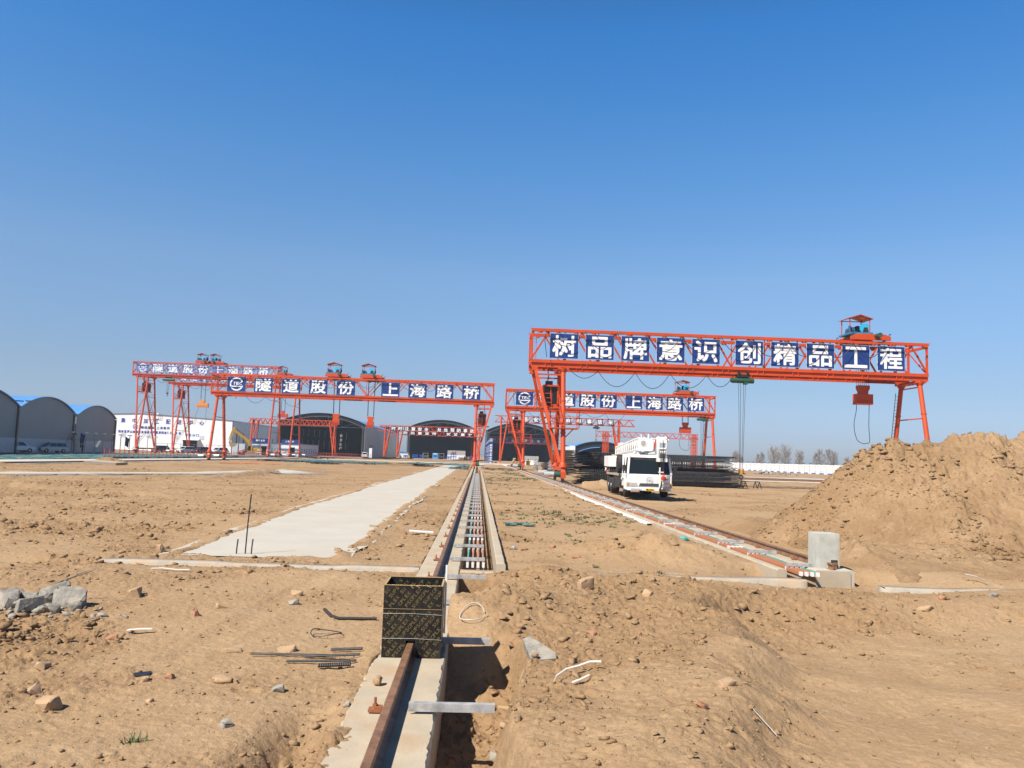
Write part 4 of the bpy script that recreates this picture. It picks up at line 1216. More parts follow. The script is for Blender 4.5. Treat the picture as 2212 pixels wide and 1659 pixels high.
def rope_hoist(label, x, y, z, drop, s=1.0, hook='yellow'):
    t = thing('rope_hoist', label, 'electric hoist', (x, y, z), 0, 'green electric hoists under the bridges')
    m = MB(); m.tube((-0.95 * s, 0, -0.55), (0.95 * s, 0, -0.55), 0.24 * s, 16); m.tube((-1.05 * s, 0, -0.55), (-0.95 * s, 0, -0.55), 0.17 * s, 14); m.cbox(0.25 * s, 0, -0.72, 0.3, 0.4, 0.35)
    m.build('drum_housing', 'green_paint', t)
    m = MB(); m.box(-0.55 * s, 0.55 * s, -0.22, 0.22, -0.30, 0.02)
    for dx in (-0.38, 0.38):
        for dy in (-0.24, 0.24): m.tube((dx * s, dy - 0.03, 0.06), (dx * s, dy + 0.03, 0.06), 0.13, 10)
    m.build('carriage', 'cable', t)
    m = MB(); r = 0.017
    for dx in (-0.35, -0.18, 0.10, 0.26): m.tube((dx * s, 0, -0.6), (-0.08 * s + (dx + 0.05) * 0.42, 0, -drop), r * s, 5)
    m.build('hoist_ropes', 'cable', t)
    m = MB(); m.cbox(-0.08 * s, 0, -drop - 0.12, 0.20, 0.16, 0.42); h = m.build('hook_block', 'yellow' if hook == 'yellow' else 'cable', t)
    for dx in (-0.20, 0.20):
        m = MB(); m.ball((-0.08 * s + dx, 0, -drop - 0.02), 0.12, (0.6, 0.6, 1.9)); m.build('sheave', 'rust', h)
    m = MB(); pts = [(-0.08 * s, 0, -drop - 0.3)]
    for k in range(9):
        a = R(90 - 34 * k); pts.append((-0.08 * s + 0.14 * math.cos(a), 0, -drop - 0.55 + 0.16 * math.sin(a)))
    m.path(pts, 0.05, 6); m.build('hook', 'black', h)
    return t

# crane with the slogan, at the right
slogan = '树品牌意识创精品工程'
bx = [5.79 + 3.06 * k for k in range(5)] + [21.8 + 3.12 * k for k in range(5)]
big_gantry('gantry_crane', 'nearest orange crane with ten slogan boards, its far leg behind the earth heap', RX, 69.1, 0.12, 31.1, 2.8, 0.75, 13.1, -1, list(zip(bx, slogan)), 2.42, 2.12, -2.56, 'orange', wb=3.3)
canopy_trolley('winch trolley under a small canopy on the slogan crane above the earth heap', 33.8, 69.1, 13.1, 3.75, sling=3.0, s=0.95)
rope_hoist('green hoist hanging a yellow hook far below the slogan crane', 22.55, 67.7, 9.80, 8.3)
# wide crane at the left
comp = '@隧道股份上海路桥'
bx = [-39.0, -34.9, -30.68, -26.51, -22.26, -15.38, -11.2, -7.05, -2.84]
big_gantry('gantry_crane', 'wide orange crane with a round logo board standing over the pale concrete path', -40.4, 126.0, 0.1, 39.85, 1.1, 2.7, 13.45, 1, list(zip(bx, comp)), 2.85, 2.28, -2.75, 'orange', wb=3.6, panel=4.2)
canopy_trolley('canopied winch trolley on the wide crane, above the board left of the bridge gap', -22.4, 126.0, 13.45, 5.6, s=0.65)
canopy_trolley('canopied winch trolley over the gap between the boards of the wide crane', -17.05, 126.0, 13.45, 5.85, s=0.65)
# crane behind the slogan crane
bx = [5.62, 9.02, 12.3, 15.53, 18.85, 22.88, 26.15, 29.4, 32.76]
big_gantry('gantry_crane', 'orange logo-board crane seen through the gap beneath the slogan bridge', RX - 0.1, 126.5, 0.12, 29.9, 2.85, 0.5, 12.75, -1, list(zip(bx, comp)), 2.68, 2.15, -2.55, 'orange', wb=3.3, panel=3.3)
canopy_trolley('canopied winch trolley over the white crane truck on the crane behind', 32.9, 126.5, 12.75, 4.3, sling=2.3, s=1.1)
rope_hoist('green hoist with thin ropes beside the far leg of the crane behind the slogan bridge', 35.3, 125.2, 9.5, 7.2, s=0.85)
# two tall cranes at the far left
bx = [-77.75 + 3.36 * k for k in range(9)]
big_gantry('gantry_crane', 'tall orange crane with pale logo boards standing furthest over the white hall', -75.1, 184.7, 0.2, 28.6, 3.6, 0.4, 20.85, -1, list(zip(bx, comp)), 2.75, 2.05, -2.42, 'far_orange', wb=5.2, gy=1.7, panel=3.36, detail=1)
canopy_trolley('left one of two blue winches side by side on the tall far crane', -63.2, 184.7, 20.9, 8.2, s=1.6, paint='far_orange', sling=3.2, spread_mat='pale_orange')
canopy_trolley('right one of two blue winches side by side on the tall far crane', -60.3, 184.7, 20.9, 0, paint='far_orange', swap=-1)
rope_hoist('dark hoist near the cabin leg of the tall far crane', -70.6, 183.2, 17.5, 3.6, s=1.3, hook='dark')
slog = '安全零事故质量零缺陷'
bx = [-76.3 + 2.6 * k for k in range(10)]
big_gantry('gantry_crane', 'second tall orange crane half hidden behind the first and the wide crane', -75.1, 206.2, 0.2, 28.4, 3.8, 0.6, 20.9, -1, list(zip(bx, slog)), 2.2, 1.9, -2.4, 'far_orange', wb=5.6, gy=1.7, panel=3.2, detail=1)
canopy_trolley('blue winch trolley at the end of the second tall far crane', -50.2, 206.2, 20.9, 9.0, paint='far_orange', s=1.6)
rope_hoist('dark hoist under the second tall far crane', -61.8, 204.8, 17.5, 2.2, s=1.4, hook='dark')

# ------------------------------------------------------------------ light single-truss gantries in the background
def light_gantry(label, x0, x1, y, zb, zt, legs, panel, base, txt=None, ty=0, lattice_leg=False, paint='orange', depth=1.1, splay=2.2):
    t = thing('light_gantry', label, 'gantry crane', ((x0 + x1) / 2, y, 0), 0, 'light truss gantries before the sheds')
    cx = (x0 + x1) / 2
    a, b = x0 - cx, x1 - cx
    m = MB(); r = 0.20
    for yy in (-depth / 2, depth / 2): m.bar((a, yy, zb), (b, yy, zb), r)
    m.bar((a, 0, zt), (b, 0, zt), r * 1.1)
    n = int((b - a) / panel); h = (b - a) / n
    for k in range(n):
        for yy in (-depth / 2, depth / 2):
            m.bar((a + h * k, yy, zb), (a + h * (k + 0.5), 0, zt), 0.12); m.bar((a + h * (k + 0.5), 0, zt), (a + h * (k + 1), yy, zb), 0.12)
    m.build('truss_bridge', paint, t)
    for lx in legs:
        l = lx - cx
        m = MB()
        if lattice_leg:
            w = 0.85
            for dx in (-w, 0, w):
                for dy in (-w, w): m.bar((l + dx, dy, base), (l + dx, dy, zt), 0.16)
            k = base
            while k < zt - 1:
                for dy in (-w, w):
                    for (p, q) in ((-w, 0), (0, w)):
                        m.bar((l + p, dy, k), (l + q, dy, k + 1.1), 0.09); m.bar((l + q, dy, k), (l + p, dy, k + 1.1), 0.09)
                    m.bar((l - w, dy, k), (l + w, dy, k), 0.1)
                k += 1.1
        else:
            for s in (-1, 1): m.tube((l, s * 0.55, zt - 0.2), (l, s * splay, base + 0.7), 0.20, 10); m.tube((l + (1.6 if l < 0 else -1.6) * 1.0, s * 0.5, zt - 0.3), (l + 0.1, s * splay, base + 0.8), 0.16, 8)
            m.bar((l, -splay - 0.5, base + 0.5), (l, splay + 0.5, base + 0.5), 0.3)
            for f in (0.35, 0.65):
                z = zt + (base - zt) * f; yy = 0.55 + (splay - 0.55) * f; m.bar((l, -yy, z), (l, yy, z), 0.1)
        m.build('leg', paint, t)
    if txt:
        s0, pitch, w, hh, z0 = ty
        for k, ch in enumerate(txt):
            if ch == ' ': continue
            board_part(t, s0 + k * pitch - cx, z0, w, hh, -depth / 2 - 0.35, ch, 'dark_board', 'white_letter', 0.0, True)
    return t
# light gantries before the sheds
light_gantry('light orange gantry before the first dark shed, beside the yellow excavator', -65.4, -40.5, 230, 9.2, 10.6, (-64.2, -41.0), 1.25, 0.4)
light_gantry('light gantry with fourteen slogan tiles before the middle shed', -31.3, 1.2, 250, 9.0, 10.6, (-29.0, 0.2), 2.05, 0.5, '时时注意安全 处处预防事故', (-27.2, 2.02, 1.5, 1.35, 9.05))
light_gantry('lower light gantry whose slogan tiles are half covered by the one in front', -30.8, 1.0, 282, 8.6, 10.2, (-28.3, 0.4), 2.1, 0.4, '防范重坚持 安全重于山', (-26.5, 2.5, 1.7, 1.35, 8.75))
light_gantry('light gantry with widely spaced slogan tiles between the two inner cranes', 3.7, 37.1, 190, 10.25, 11.75, (5.2, 33.4), 2.45, 0.35, '轻易安全有麻痹事故来', (7.6, 2.545, 1.42, 1.30, 10.42), splay=1.2)
rope_hoist('small green hoist under the bridge with widely spaced slogan tiles', 28.0, 190, 10.2, 3.4, s=0.8)
light_gantry('light gantry on two lattice towers above the rebar cages', 38.2, 71.9, 260, 9.8, 11.4, (41.4, 70.6), 2.3, 0.3, lattice_leg=True)

# ------------------------------------------------------------------ arched sheds
def arc_pts(w, zs, za, n=24):
    """shallow arch from spring height zs to apex za over width w, x from -w/2 to w/2"""
    s = za - zs; r = (w * w / 4 + s * s) / (2 * s); zc = za - r
    a = math.asin(w / 2 / r)
    return [(r * math.sin(-a + 2 * a * k / n), zc + r * math.cos(-a + 2 * a * k / n)) for k in range(n + 1)]

def open_shed(label, x0, x1, y0, y1, zs, za, base, mats=('shed_side', 'shed_dark'), lattice=True, texts=None, zdark=0.0):
    """open-fronted arched shed: truss arch across the mouth, near-black lining with the interior shade in its colour, clad side walls"""
    cx, w = (x0 + x1) / 2, x1 - x0
    t = thing('arched_shed', label, 'shed', (cx, y0, 0), 0, 'dark open arched sheds')
    out, inn = arc_pts(w + 0.6, zs + 0.2, za, 26), arc_pts(w - 0.2, zs - 0.9, za - 1.0, 26)
    m = MB(); vs = []; n = len(out)
    for x, z in out: vs += [(x, -0.4, z), (x, y1 - y0, z)]
    fs = [(2 * k, 2 * k + 1, 2 * k + 3, 2 * k + 2) for k in range(n - 1)]
    vs2 = [(x, -0.4, z - 0.12) for x, z in out] + [(x, y1 - y0, z - 0.12) for x, z in out]
    m.raw(vs, fs); m.raw(vs2, [(k, k + 1, n + k + 1, n + k) for k in range(n - 1)]); m.build('roof', 'roof_blue', t)
    m = MB()
    for k in range(n - 1):
        for A in (out, inn):
            m.bar((A[k][0], 0, A[k][1] - 0.1), (A[k + 1][0], 0, A[k + 1][1] - 0.1), 0.16)
        m.bar((out[k][0], 0, out[k][1] - 0.1), (inn[k + 1][0], 0, inn[k + 1][1] - 0.1), 0.08)
        m.bar((inn[k][0], 0, inn[k][1] - 0.1), (out[k][0], 0, out[k][1] - 0.1), 0.08)
        m.bar((inn[k][0], 0, inn[k][1] - 0.1), (out[k + 1][0], 0, out[k + 1][1] - 0.1), 0.06)
    zt = inn[0][1]
    if lattice:
        m.bar((inn[0][0], 0, zt), (inn[-1][0], 0, zt), 0.10)
        for k in range(3, n - 3, 4):
            m.bar((inn[k][0], 0, inn[k][1]), (inn[k][0], 0, zt), 0.07)
            if k + 4 < n - 2: m.bar((inn[k][0], 0, inn[k][1]), (inn[k + 4][0], 0, zt), 0.07) if k < n / 2 else m.bar((inn[k + 4][0], 0, inn[k + 4][1]), (inn[k][0], 0, zt), 0.07)
    m.build('arch_truss', 'shed_truss', t)
    for x in (-w / 2 + 0.05, w / 2 - 0.05):
        m = MB()
        for dx in (-0.45, 0.45): m.bar((x + dx, 0, base), (x + dx, 0, zs), 0.14)
        z = base
        while z < zs - 0.8: m.bar((x - 0.45, 0, z), (x + 0.45, 0, z + 0.8), 0.08); m.bar((x + 0.45, 0, z), (x - 0.45, 0, z + 0.8), 0.08); z += 0.8
        m.build('lattice_column', 'shed_truss', t)
    m = MB(); L = y1 - y0
    for x in (-w / 2 - 0.15, w / 2 + 0.15):
        m.box(x - 0.06, x + 0.06, 0.3, L, base, zs + 0.1)
    wl = m.build('side_walls', mats[0], t)
    m = MB(); k = 3.0
    while k < L:
        for x in (-w / 2 - 0.15, w / 2 + 0.15): m.box(x - 0.09, x + 0.09, k, k + 0.12, base, zs + 0.05)
        k += 3.2
    m.build('wall_seams', 'shed_truss', wl)
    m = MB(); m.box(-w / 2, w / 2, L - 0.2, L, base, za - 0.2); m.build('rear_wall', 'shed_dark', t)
    # near-black lining behind the first bay, the shed's inner shade painted into it
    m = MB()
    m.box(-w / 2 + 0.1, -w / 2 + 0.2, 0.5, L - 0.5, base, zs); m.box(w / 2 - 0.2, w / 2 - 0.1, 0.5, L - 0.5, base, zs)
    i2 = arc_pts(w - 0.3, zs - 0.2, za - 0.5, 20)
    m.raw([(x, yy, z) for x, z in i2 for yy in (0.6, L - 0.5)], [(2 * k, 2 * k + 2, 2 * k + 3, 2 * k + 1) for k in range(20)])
    m.build('inner_shade_lining', 'shed_dark', t)
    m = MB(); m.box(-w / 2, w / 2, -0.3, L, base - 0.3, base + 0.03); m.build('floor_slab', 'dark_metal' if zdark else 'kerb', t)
    if texts:
        body, tx0, pitch, h, z, yy, mt, band = texts
        m = MB()
        if band:
            q = MB(); q.box(-w / 2 + 0.6, w / 2 - 0.6, yy + 0.05, yy + 0.10, z - 0.5, z + h + 0.5); bb = q.build('banner', 'dark_board', t)
            q = MB(); q.box(-w / 2 + 0.6, w / 2 - 0.6, yy, yy + 0.05, z - 0.68, z - 0.5); q.box(-w / 2 + 0.6, w / 2 - 0.6, yy, yy + 0.05, z + h + 0.5, z + h + 0.68); q.build('banner_rails', 'red_paint', bb)
        for k, ch in enumerate(body):
            if ch != ' ': put_text(m, ch, tx0 - cx + k * pitch, z, h, h, yy)
        m.build('slogan_lettering', mt, t)
    return t
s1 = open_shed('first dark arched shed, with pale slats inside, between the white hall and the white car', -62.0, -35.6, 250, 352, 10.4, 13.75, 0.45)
m = MB()
for k in range(11):
    x = -12 + 1.75 * k; z0 = 4.6 + 0.3 * math.sin(k * 2.0)
    m.box(x, x + 0.11, 14, 14.12, 6.9 - 0.1 * k, 9.4 - 0.12 * k); m.box(x - 0.2, x - 0.09, 14, 14.12, 2.6, 6.0 - 0.1 * k)
m.build('slats', 'hall_side', s1)
m = MB()
for k in range(4): put_text(m, '安全生产'[k], 5.2, 6.5 - 1.3 * k, 0.9, 0.9, 3.0)
m.build('vertical_lettering', 'dim_letter', s1)
open_shed('second dark arched shed full of blue machine stands, behind the fourteen tile gantry', -27.2, -1.2, 310, 400, 12.0, 15.5, 0.4, texts=('人人讲安全 安全为人人', -21.5, 1.75, 1.1, 9.3, 5.0, 'shed_truss', False))
open_shed('third dark arched shed with a dim banner across it, behind the inner cranes', 3.4, 28.6, 310, 400, 12.0, 15.4, 0.4, texts=('吊物下面 禁止站人', 5.4, 2.5, 1.1, 8.1, 3.0, 'dim_letter', True))

# lower shed with a blue roof edge behind the cages
t = thing('low_shed', 'low arched shed with a bright blue roof edge behind the rebar cages', 'shed', (42.6, 280, 0))
out = arc_pts(17.5, 6.8, 8.75, 20)
m = MB(); m.raw([(x, yy, z) for x, z in out for yy in (-0.6, 36)] + [(x, -0.6, z - 0.22) for x, z in out], [(2 * k, 2 * k + 2, 2 * k + 3, 2 * k + 1) for k in range(20)] + [(2 * k, 42 + k, 43 + k, 2 * k + 2) for k in range(20)])
m.build('roof', 'roof_blue', t)
m = MB()
a2 = arc_pts(17.3, 6.7, 8.6, 20); b2 = arc_pts(15.5, 4.6, 6.5, 20)
m.raw([(x, 0.05, z) for x, z in a2] + [(x, 0.05, z) for x, z in b2], [(k, k + 1, 22 + k, 21 + k) for k in range(20)]); m.build('fascia', 'shed_dark', t)
m = MB(); m.raw([(x, yy, z) for x, z in b2 for yy in (-0.4, 0.1)], [(2 * k, 2 * k + 2, 2 * k + 3, 2 * k + 1) for k in range(20)] ); m.raw([(x, -0.4, z - 0.15) for x, z in b2[:11]] + [(x, -0.4, z + 0.1) for x, z in b2[:11]], [(k, k + 1, 12 + k, 11 + k) for k in range(10)]); m.build('blue_edge', 'roof_blue', t)
m = MB(); m.box(-10.5, -8.75, -0.1, 0.1, 0.3, 6.75); m.box(8.6, 8.75, 0, 36, 0.3, 6.75); m.box(-8.75, -8.6, 0, 36, 0.3, 6.75); m.build('side_walls', 'hall_white', t)
m = MB(); m.box(-8.6, 8.6, 35.8, 36, 0.3, 7.5); m.build('rear_wall', 'shed_dark', t)

# ------------------------------------------------------------------ closed grey sheds at the far left
ANG = math.atan2(0.176, 1.0)
for k, (yc, lab) in enumerate(((88.5, 'nearest of the closed grey arched sheds, cut by the frame edge'), (137.5, 'closed grey arched shed with a blue roof behind the two parked cars'), (162.9, 'last closed grey arched shed, in front of the white hall'), (113.1, 'closed grey arched shed beside the nearest one, behind the lamp post'))):
    xc = -72.4 - 0.150 * (yc - 137.5)
    t = thing('closed_shed', lab, 'shed', (xc, yc, 0), math.pi / 2 + ANG * 0.9, 'closed grey sheds at the edge of the yard')
    w = 25.0 if k else 23.9
    out = arc_pts(w, 7.3, 9.55, 24); L = 60
    # local x runs along the front, local y points away from the yard
    m = MB(); n = len(out)
    m.raw([(x * 0.992, 0, z - 0.1) for x, z in out] + [(-w / 2 * 0.992, 0, 0.2), (w / 2 * 0.992, 0, 0.2)], [tuple(range(n)) + (n + 1, n)])
    m.raw([(-w / 2 * 0.98, 0.05, 0.2), (-w / 2 * 0.98, L, 0.2), (-w / 2 * 0.98, L, 7.2), (-w / 2 * 0.98, 0.05, 7.2)], [(0, 1, 2, 3)]); m.raw([(w / 2 * 0.98, 0.05, 0.2), (w / 2 * 0.98, L, 0.2), (w / 2 * 0.98, L, 7.2), (w / 2 * 0.98, 0.05, 7.2)], [(3, 2, 1, 0)])
    fw = m.build('end_wall', 'shed_grey', t, smooth=False)
    m = MB(); m.box(-w / 2 + 0.3, w / 2 - 0.3, -0.05, 0.0, 0.2, 2.45); m.build('lower_panel', 'shed_side', fw)
    for q in range(9):
        y0, y1 = q * L / 9, (q + 1) * L / 9
        m = MB(); m.raw([(x, yy, z) for x, z in out for yy in (y0 - (0.35 if q == 0 else 0), y1)], [(2 * i, 2 * i + 2, 2 * i + 3, 2 * i + 1) for i in range(n - 1)])
        m.raw([(x, y0 - 0.35, z - 0.14) for x, z in out] + [(x, y0 - 0.35, z) for x, z in out], [(i, i + 1, n + i + 1, n + i) for i in range(n - 1)]) if q == 0 else None
        m.build('roof_sheet', 'roof_pale' if q in (2, 6) else 'roof_blue', t)
    m = MB(); m.box(w / 2 - 0.35, w / 2 + 0.12, -0.25, 0.1, 0.2, 7.15); m.build('downpipe_column', 'car_black', t)

# ------------------------------------------------------------------ white steel hall with blue writing
t = thing('white_hall', 'large white steel hall with blue writing behind the tall cranes', 'hall', (-108, 260, 0))
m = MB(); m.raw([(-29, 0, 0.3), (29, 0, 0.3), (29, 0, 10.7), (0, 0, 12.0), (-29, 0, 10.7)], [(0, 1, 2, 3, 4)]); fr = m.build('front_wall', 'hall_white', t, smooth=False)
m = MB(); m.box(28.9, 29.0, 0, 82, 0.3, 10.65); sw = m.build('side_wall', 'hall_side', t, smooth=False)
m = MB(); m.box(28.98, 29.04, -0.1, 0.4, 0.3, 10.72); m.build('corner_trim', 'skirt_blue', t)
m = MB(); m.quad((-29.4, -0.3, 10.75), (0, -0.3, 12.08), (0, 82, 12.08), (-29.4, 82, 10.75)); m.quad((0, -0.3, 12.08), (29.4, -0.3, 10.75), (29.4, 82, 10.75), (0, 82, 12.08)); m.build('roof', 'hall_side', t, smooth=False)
m = MB(); m.box(29.0, 29.4, 0, 82, 10.45, 10.7); m.build('gutter', 'hall_side', t)
for k in range(10):
    m = MB(); m.box(29.0, 29.05, 7 + 7.2 * k, 8.4 + 7.2 * k, 4.2, 6.0); f = m.build('window', 'glass_dark', t)
    m = MB(); m.box(29.02, 29.07, 7.65 + 7.2 * k, 7.75 + 7.2 * k, 4.2, 6.0); m.build('mullion', 'hall_side', f)
for k in range(3):
    m = MB(); m.box(29.0, 29.05, 8 + 14 * k, 9.8 + 14 * k, 0.4, 2.6); m.build('side_door', 'glass_dark', t)
m = MB()
for k, ch in enumerate('集中加工配送中心'): put_text(m, ch, -6.2 + 3.53 * k + 0.0, 8.95, 1.35, 1.5, -0.06)
m.build('hall_title', 'blue_letter', t)
m = MB()
for k, ch in enumerate('隧道股份'): put_text(m, ch, 0.2 + 1.08 * k, 7.2, 0.85, 0.85, -0.06)
for k, ch in enumerate('上海路桥'): put_text(m, ch, 5.1 + 1.08 * k, 7.2, 0.85, 0.85, -0.06)
round_logo(m, -1.6, 7.75, 0.8, -0.06)
m.build('company_lettering', 'blue_letter', t)
m = MB()
for k, ch in enumerate('阳新至罗山高速公路豫冀省界至濮阳段SG-4标'): put_text(m, ch, -6.8 + 0.90 * k + 0.0, 5.72, 0.72 if ord(ch) > 255 else 0.45, 0.82 if ch != '-' else 0.1, -0.06, 0.012)
for k, ch in enumerate('号区出口'): put_text(m, ch, 14.2 + 1.15 * k, 5.25, 0.85, 0.8, -0.06)
m.build('section_lettering', 'blue_letter', t)
m = MB(); m.box(13.7, 18.1, -0.08, 0.02, 0.35, 4.3); m.build('gate_opening', 'shed_dark', t)
m = MB(); m.prism([(-1.6, 4.15), (0, 4.55), (0, 4.3), (-1.6, 4.05)], 'x', 13.2, 19.0); m.build('canopy', 'hall_white', t)
for k in range(4):
    m = MB(); m.box(-6 + 8.2 * k, -4.4 + 8.2 * k, -0.05, 0.01, 4.3, 5.6); m.build('vent_panel', 'hall_side', t)
for k in range(2):
    m = MB(); m.lathe([(0.5, 0), (0.5, 0.25), (0.3, 0.5), (0.02, 0.6)], (4 + 5 * k, 3, 11.9 - 0.06 * (4 + 5 * k) + 0.1), n=10); m.build('roof_vent', 'white_paint', t)

# ------------------------------------------------------------------ container offices by the first shed
def container_office(label, x0, x1, y, zt, door, sign, wide=20):
    t = thing('site_office', label, 'site office', ((x0 + x1) / 2, y, 0), 0, 'site offices with blue trim')
    w = (x1 - x0) / 2
    m = MB(); m.box(-w, w, 0, wide, 0.3, zt - 0.2); b = m.build('walls', 'hall_white', t)
    m = MB(); m.box(-w - 0.15, w + 0.15, -0.2, wide + 0.15, zt - 0.2, zt); m.build('roof', 'roof_blue', t)
    m = MB(); m.box(w - 0.08, w + 0.06, -0.06, 0.1, 0.3, zt - 0.2); m.box(-w - 0.06, -w + 0.08, -0.06, 0.1, 0.3, zt - 0.2); m.build('corner_posts', 'roof_blue', t)
    if sign:
        m = MB(); m.box(-w + 0.2, w - 0.3, -0.3, -0.15, zt, zt + 1.0); s = m.build('roof_sign', 'blue_board', t)
        m = MB()
        for k, ch in enumerate(sign): put_text(m, ch, -w + 1.2 + k * 0.62, zt + 0.25, 0.5, 0.5, -0.32)
        m.build('sign_lettering', 'white_letter', s)
    m = MB(); m.box(-w + 0.7 + door, -w + 2.0 + door, -0.04, 0.02, 0.35, 2.7); m.build('door', 'glass_dark', t)
    k = 2.0
    while k < wide - 2:
        m = MB(); m.box(w, w + 0.04, k, k + 1.1, 1.2, 2.4); f = m.build('window', 'light_blue', t); m = MB(); m.box(w + 0.02, w + 0.06, k + 0.5, k + 0.58, 1.2, 2.4); m.build('window_bar', 'hall_white', f)
        k += 3.1
    return t
container_office('white site office with a blue roof sign beside the yellow excavator', -60.8, -55.9, 229.5 - 12, 3.75, 2.0, '隧道股份', 26)
container_office('white site office with a blue roof sign before the first dark shed', -50.9 - 2.6, -50.3 + 2.0, 219.5, 3.75, 1.8, '上海路桥', 25)

# ------------------------------------------------------------------ boundary wall at the right, its rail fence, trees
def wall_x(y): return 97.0 - 0.0366 * (y - 205)
t = thing('boundary_wall', 'white plastered boundary wall with capped pillars along the yard edge', 'wall', (97, 205, 0))
m = MB(); ys = np.arange(96, 470, 4.9); pc = MB(); cp = MB(); sk = MB(); qv = []
for a, b in zip(ys[:-1], ys[1:]):
    xa, xb = wall_x(a) - 97, wall_x(b) - 97
    m.raw([(xa, a - 205, -0.1), (xb, b - 205, -0.1), (xb, b - 205, 2.72), (xa, a - 205, 2.72), (xa + 0.24, a - 205, -0.1), (xb + 0.24, b - 205, -0.1), (xb + 0.24, b - 205, 2.72), (xa + 0.24, a - 205, 2.72)], [(0, 1, 2, 3), (7, 6, 5, 4), (3, 2, 6, 7)])
m.build('wall_panels', 'wall_white', t, smooth=False)
first = None
for a in ys:
    if a > 460: break
    x = wall_x(a) - 97
    if first is None:
        p = MB(); p.box(-0.14, 0.38, -0.30, 0.30, -0.1, 3.0); first = p.build('pillar', 'wall_white', t); first.location = (x, a - 205, 0)
        c = MB(); c.box(-0.30, 0.54, -0.45, 0.45, 3.0, 3.13); c.lathe([(0.5, 3.13), (0.1, 3.24)], (0.12, 0, 0), n=4); cap = c.build('pillar_cap', 'tile_dark', first)
    else:
        q = first.copy(); COL.objects.link(q); q.parent = t; q.location = (x, a - 205, 0)
        c = cap.copy(); COL.objects.link(c); c.parent = q
for a in ys[14:40]:
    if random.random() < 0.75:
        s = MB(); x = wall_x(a) - 97; s.box(x - 0.5, x - 0.36, a - 205 + 1.0, a - 205 + 3.6, -0.05, 0.42); s.build('base_sheet', 'skirt_blue', t)
t = thing('rail_fence', 'thin grey post and rail fence standing before the white boundary wall', 'fence', (88, 205, 0))
m = MB()
pm = MB(); pm.bar((0, 0, 0), (0, 0, 2.3), 0.07); post = None
for y in np.arange(108, 380, 3.4):
    if post is None: post = c = pm.build('post', 'fence_grey', t)
    else: c = post.copy(); COL.objects.link(c); c.parent = t
    c.location = (wall_x(y) - 4.0 - 88, y - 205, 0)
m.bar((wall_x(108) - 92, 108 - 205, 2.25), (wall_x(380) - 92, 380 - 205, 2.25), 0.05); m.bar((wall_x(108) - 92, 108 - 205, 0.9), (wall_x(380) - 92, 380 - 205, 0.9), 0.03)
m.build('rails', 'fence_grey', t)

def bare_tree(x, y, h, label, seed, spread=1.0, nb=60, group='bare trees beyond the boundary wall'):
    """tall bare poplar: stem, rising limbs, many fine twigs"""
    r = random.Random(seed)
    t = thing('bare_tree', label, 'tree', (x, y, 0), 0, group)
    m = MB(); lean = r.uniform(-0.02, 0.02)
    pts = [(lean * h * k / 6 + r.uniform(-.12, .12), r.uniform(-.12, .12), h * 0.95 * k / 6) for k in range(7)]
    m.path(pts, [0.02 * h * (1 - 0.9 * k / 6) for k in range(7)], 5)
    br = MB()
    ends = []
    for k in range(nb):
        f = r.uniform(0.16, 0.96); z = h * f; a = r.uniform(0, 6.28); L = h * (0.30 if f < 0.7 else 0.20) * r.uniform(0.6, 1.1) * spread * (1.15 - 0.55 * abs(f - 0.45))
        up = r.uniform(0.5, 1.0)
        e = (lean * z + math.cos(a) * L * 0.62, math.sin(a) * L * 0.62, z + L * up)
        md = (lean * z + math.cos(a) * L * 0.36, math.sin(a) * L * 0.36, z + L * up * 0.38)
        br.path([(lean * z, 0, z), md, e], [0.0045 * h, 0.0035 * h, 0.0014 * h], 3)
        ends.append((md, e))
    m.build('trunk', 'bark', t); 
    tw = MB()
    for md, e in ends:
        for q in range(20):
            f = r.uniform(0.0, 1.0); p = Vector(md).lerp(Vector(e), f)
            d = Vector((r.uniform(-1, 1), r.uniform(-1, 1), r.uniform(0.1, 1.3))).normalized() * r.uniform(0.05, 0.11) * h
            tw.raw([p, p + d, p + d + Vector((0.06, 0.04, 0.04))], [(0, 1, 2)])
            p2 = p + d * 0.5; d2 = Vector((r.uniform(-1, 1), r.uniform(-1, 1), r.uniform(-0.1, 1))).normalized() * 0.05 * h
            tw.raw([p2, p2 + d2, p2 + d2 + Vector((0.06, 0.0, 0.05))], [(0, 1, 2)])
    c = br.build('branches', 'bark', t); tw.build('twigs', 'twig', c, smooth=False)
    return t
spots = [(152.5, 470, 8.0, 0.9), (156.8, 480, 9.2, 1.0), (159.5, 490, 7.5, .8), (166.5, 500, 6.5, .8), (171.5, 478, 9.3, .6), (174.0, 492, 8.4, .6), (178.0, 476, 11.0, 1.2), (182.0, 486, 11.8, 1.25), (186.5, 480, 12.6, 1.2), (190.5, 492, 11.5, 1.2), (194.5, 478, 10.5, 1.1), (198, 486, 8.5, 1.0), (205.5, 480, 9.8, .75), (208.5, 470, 12.0, .8), (211.5, 488, 12.4, .85), (214.8, 476, 11.6, .8), (218.0, 484, 9.4, .7), (224.5, 480, 8.2, .8), (229.5, 490, 7.4, .7)]
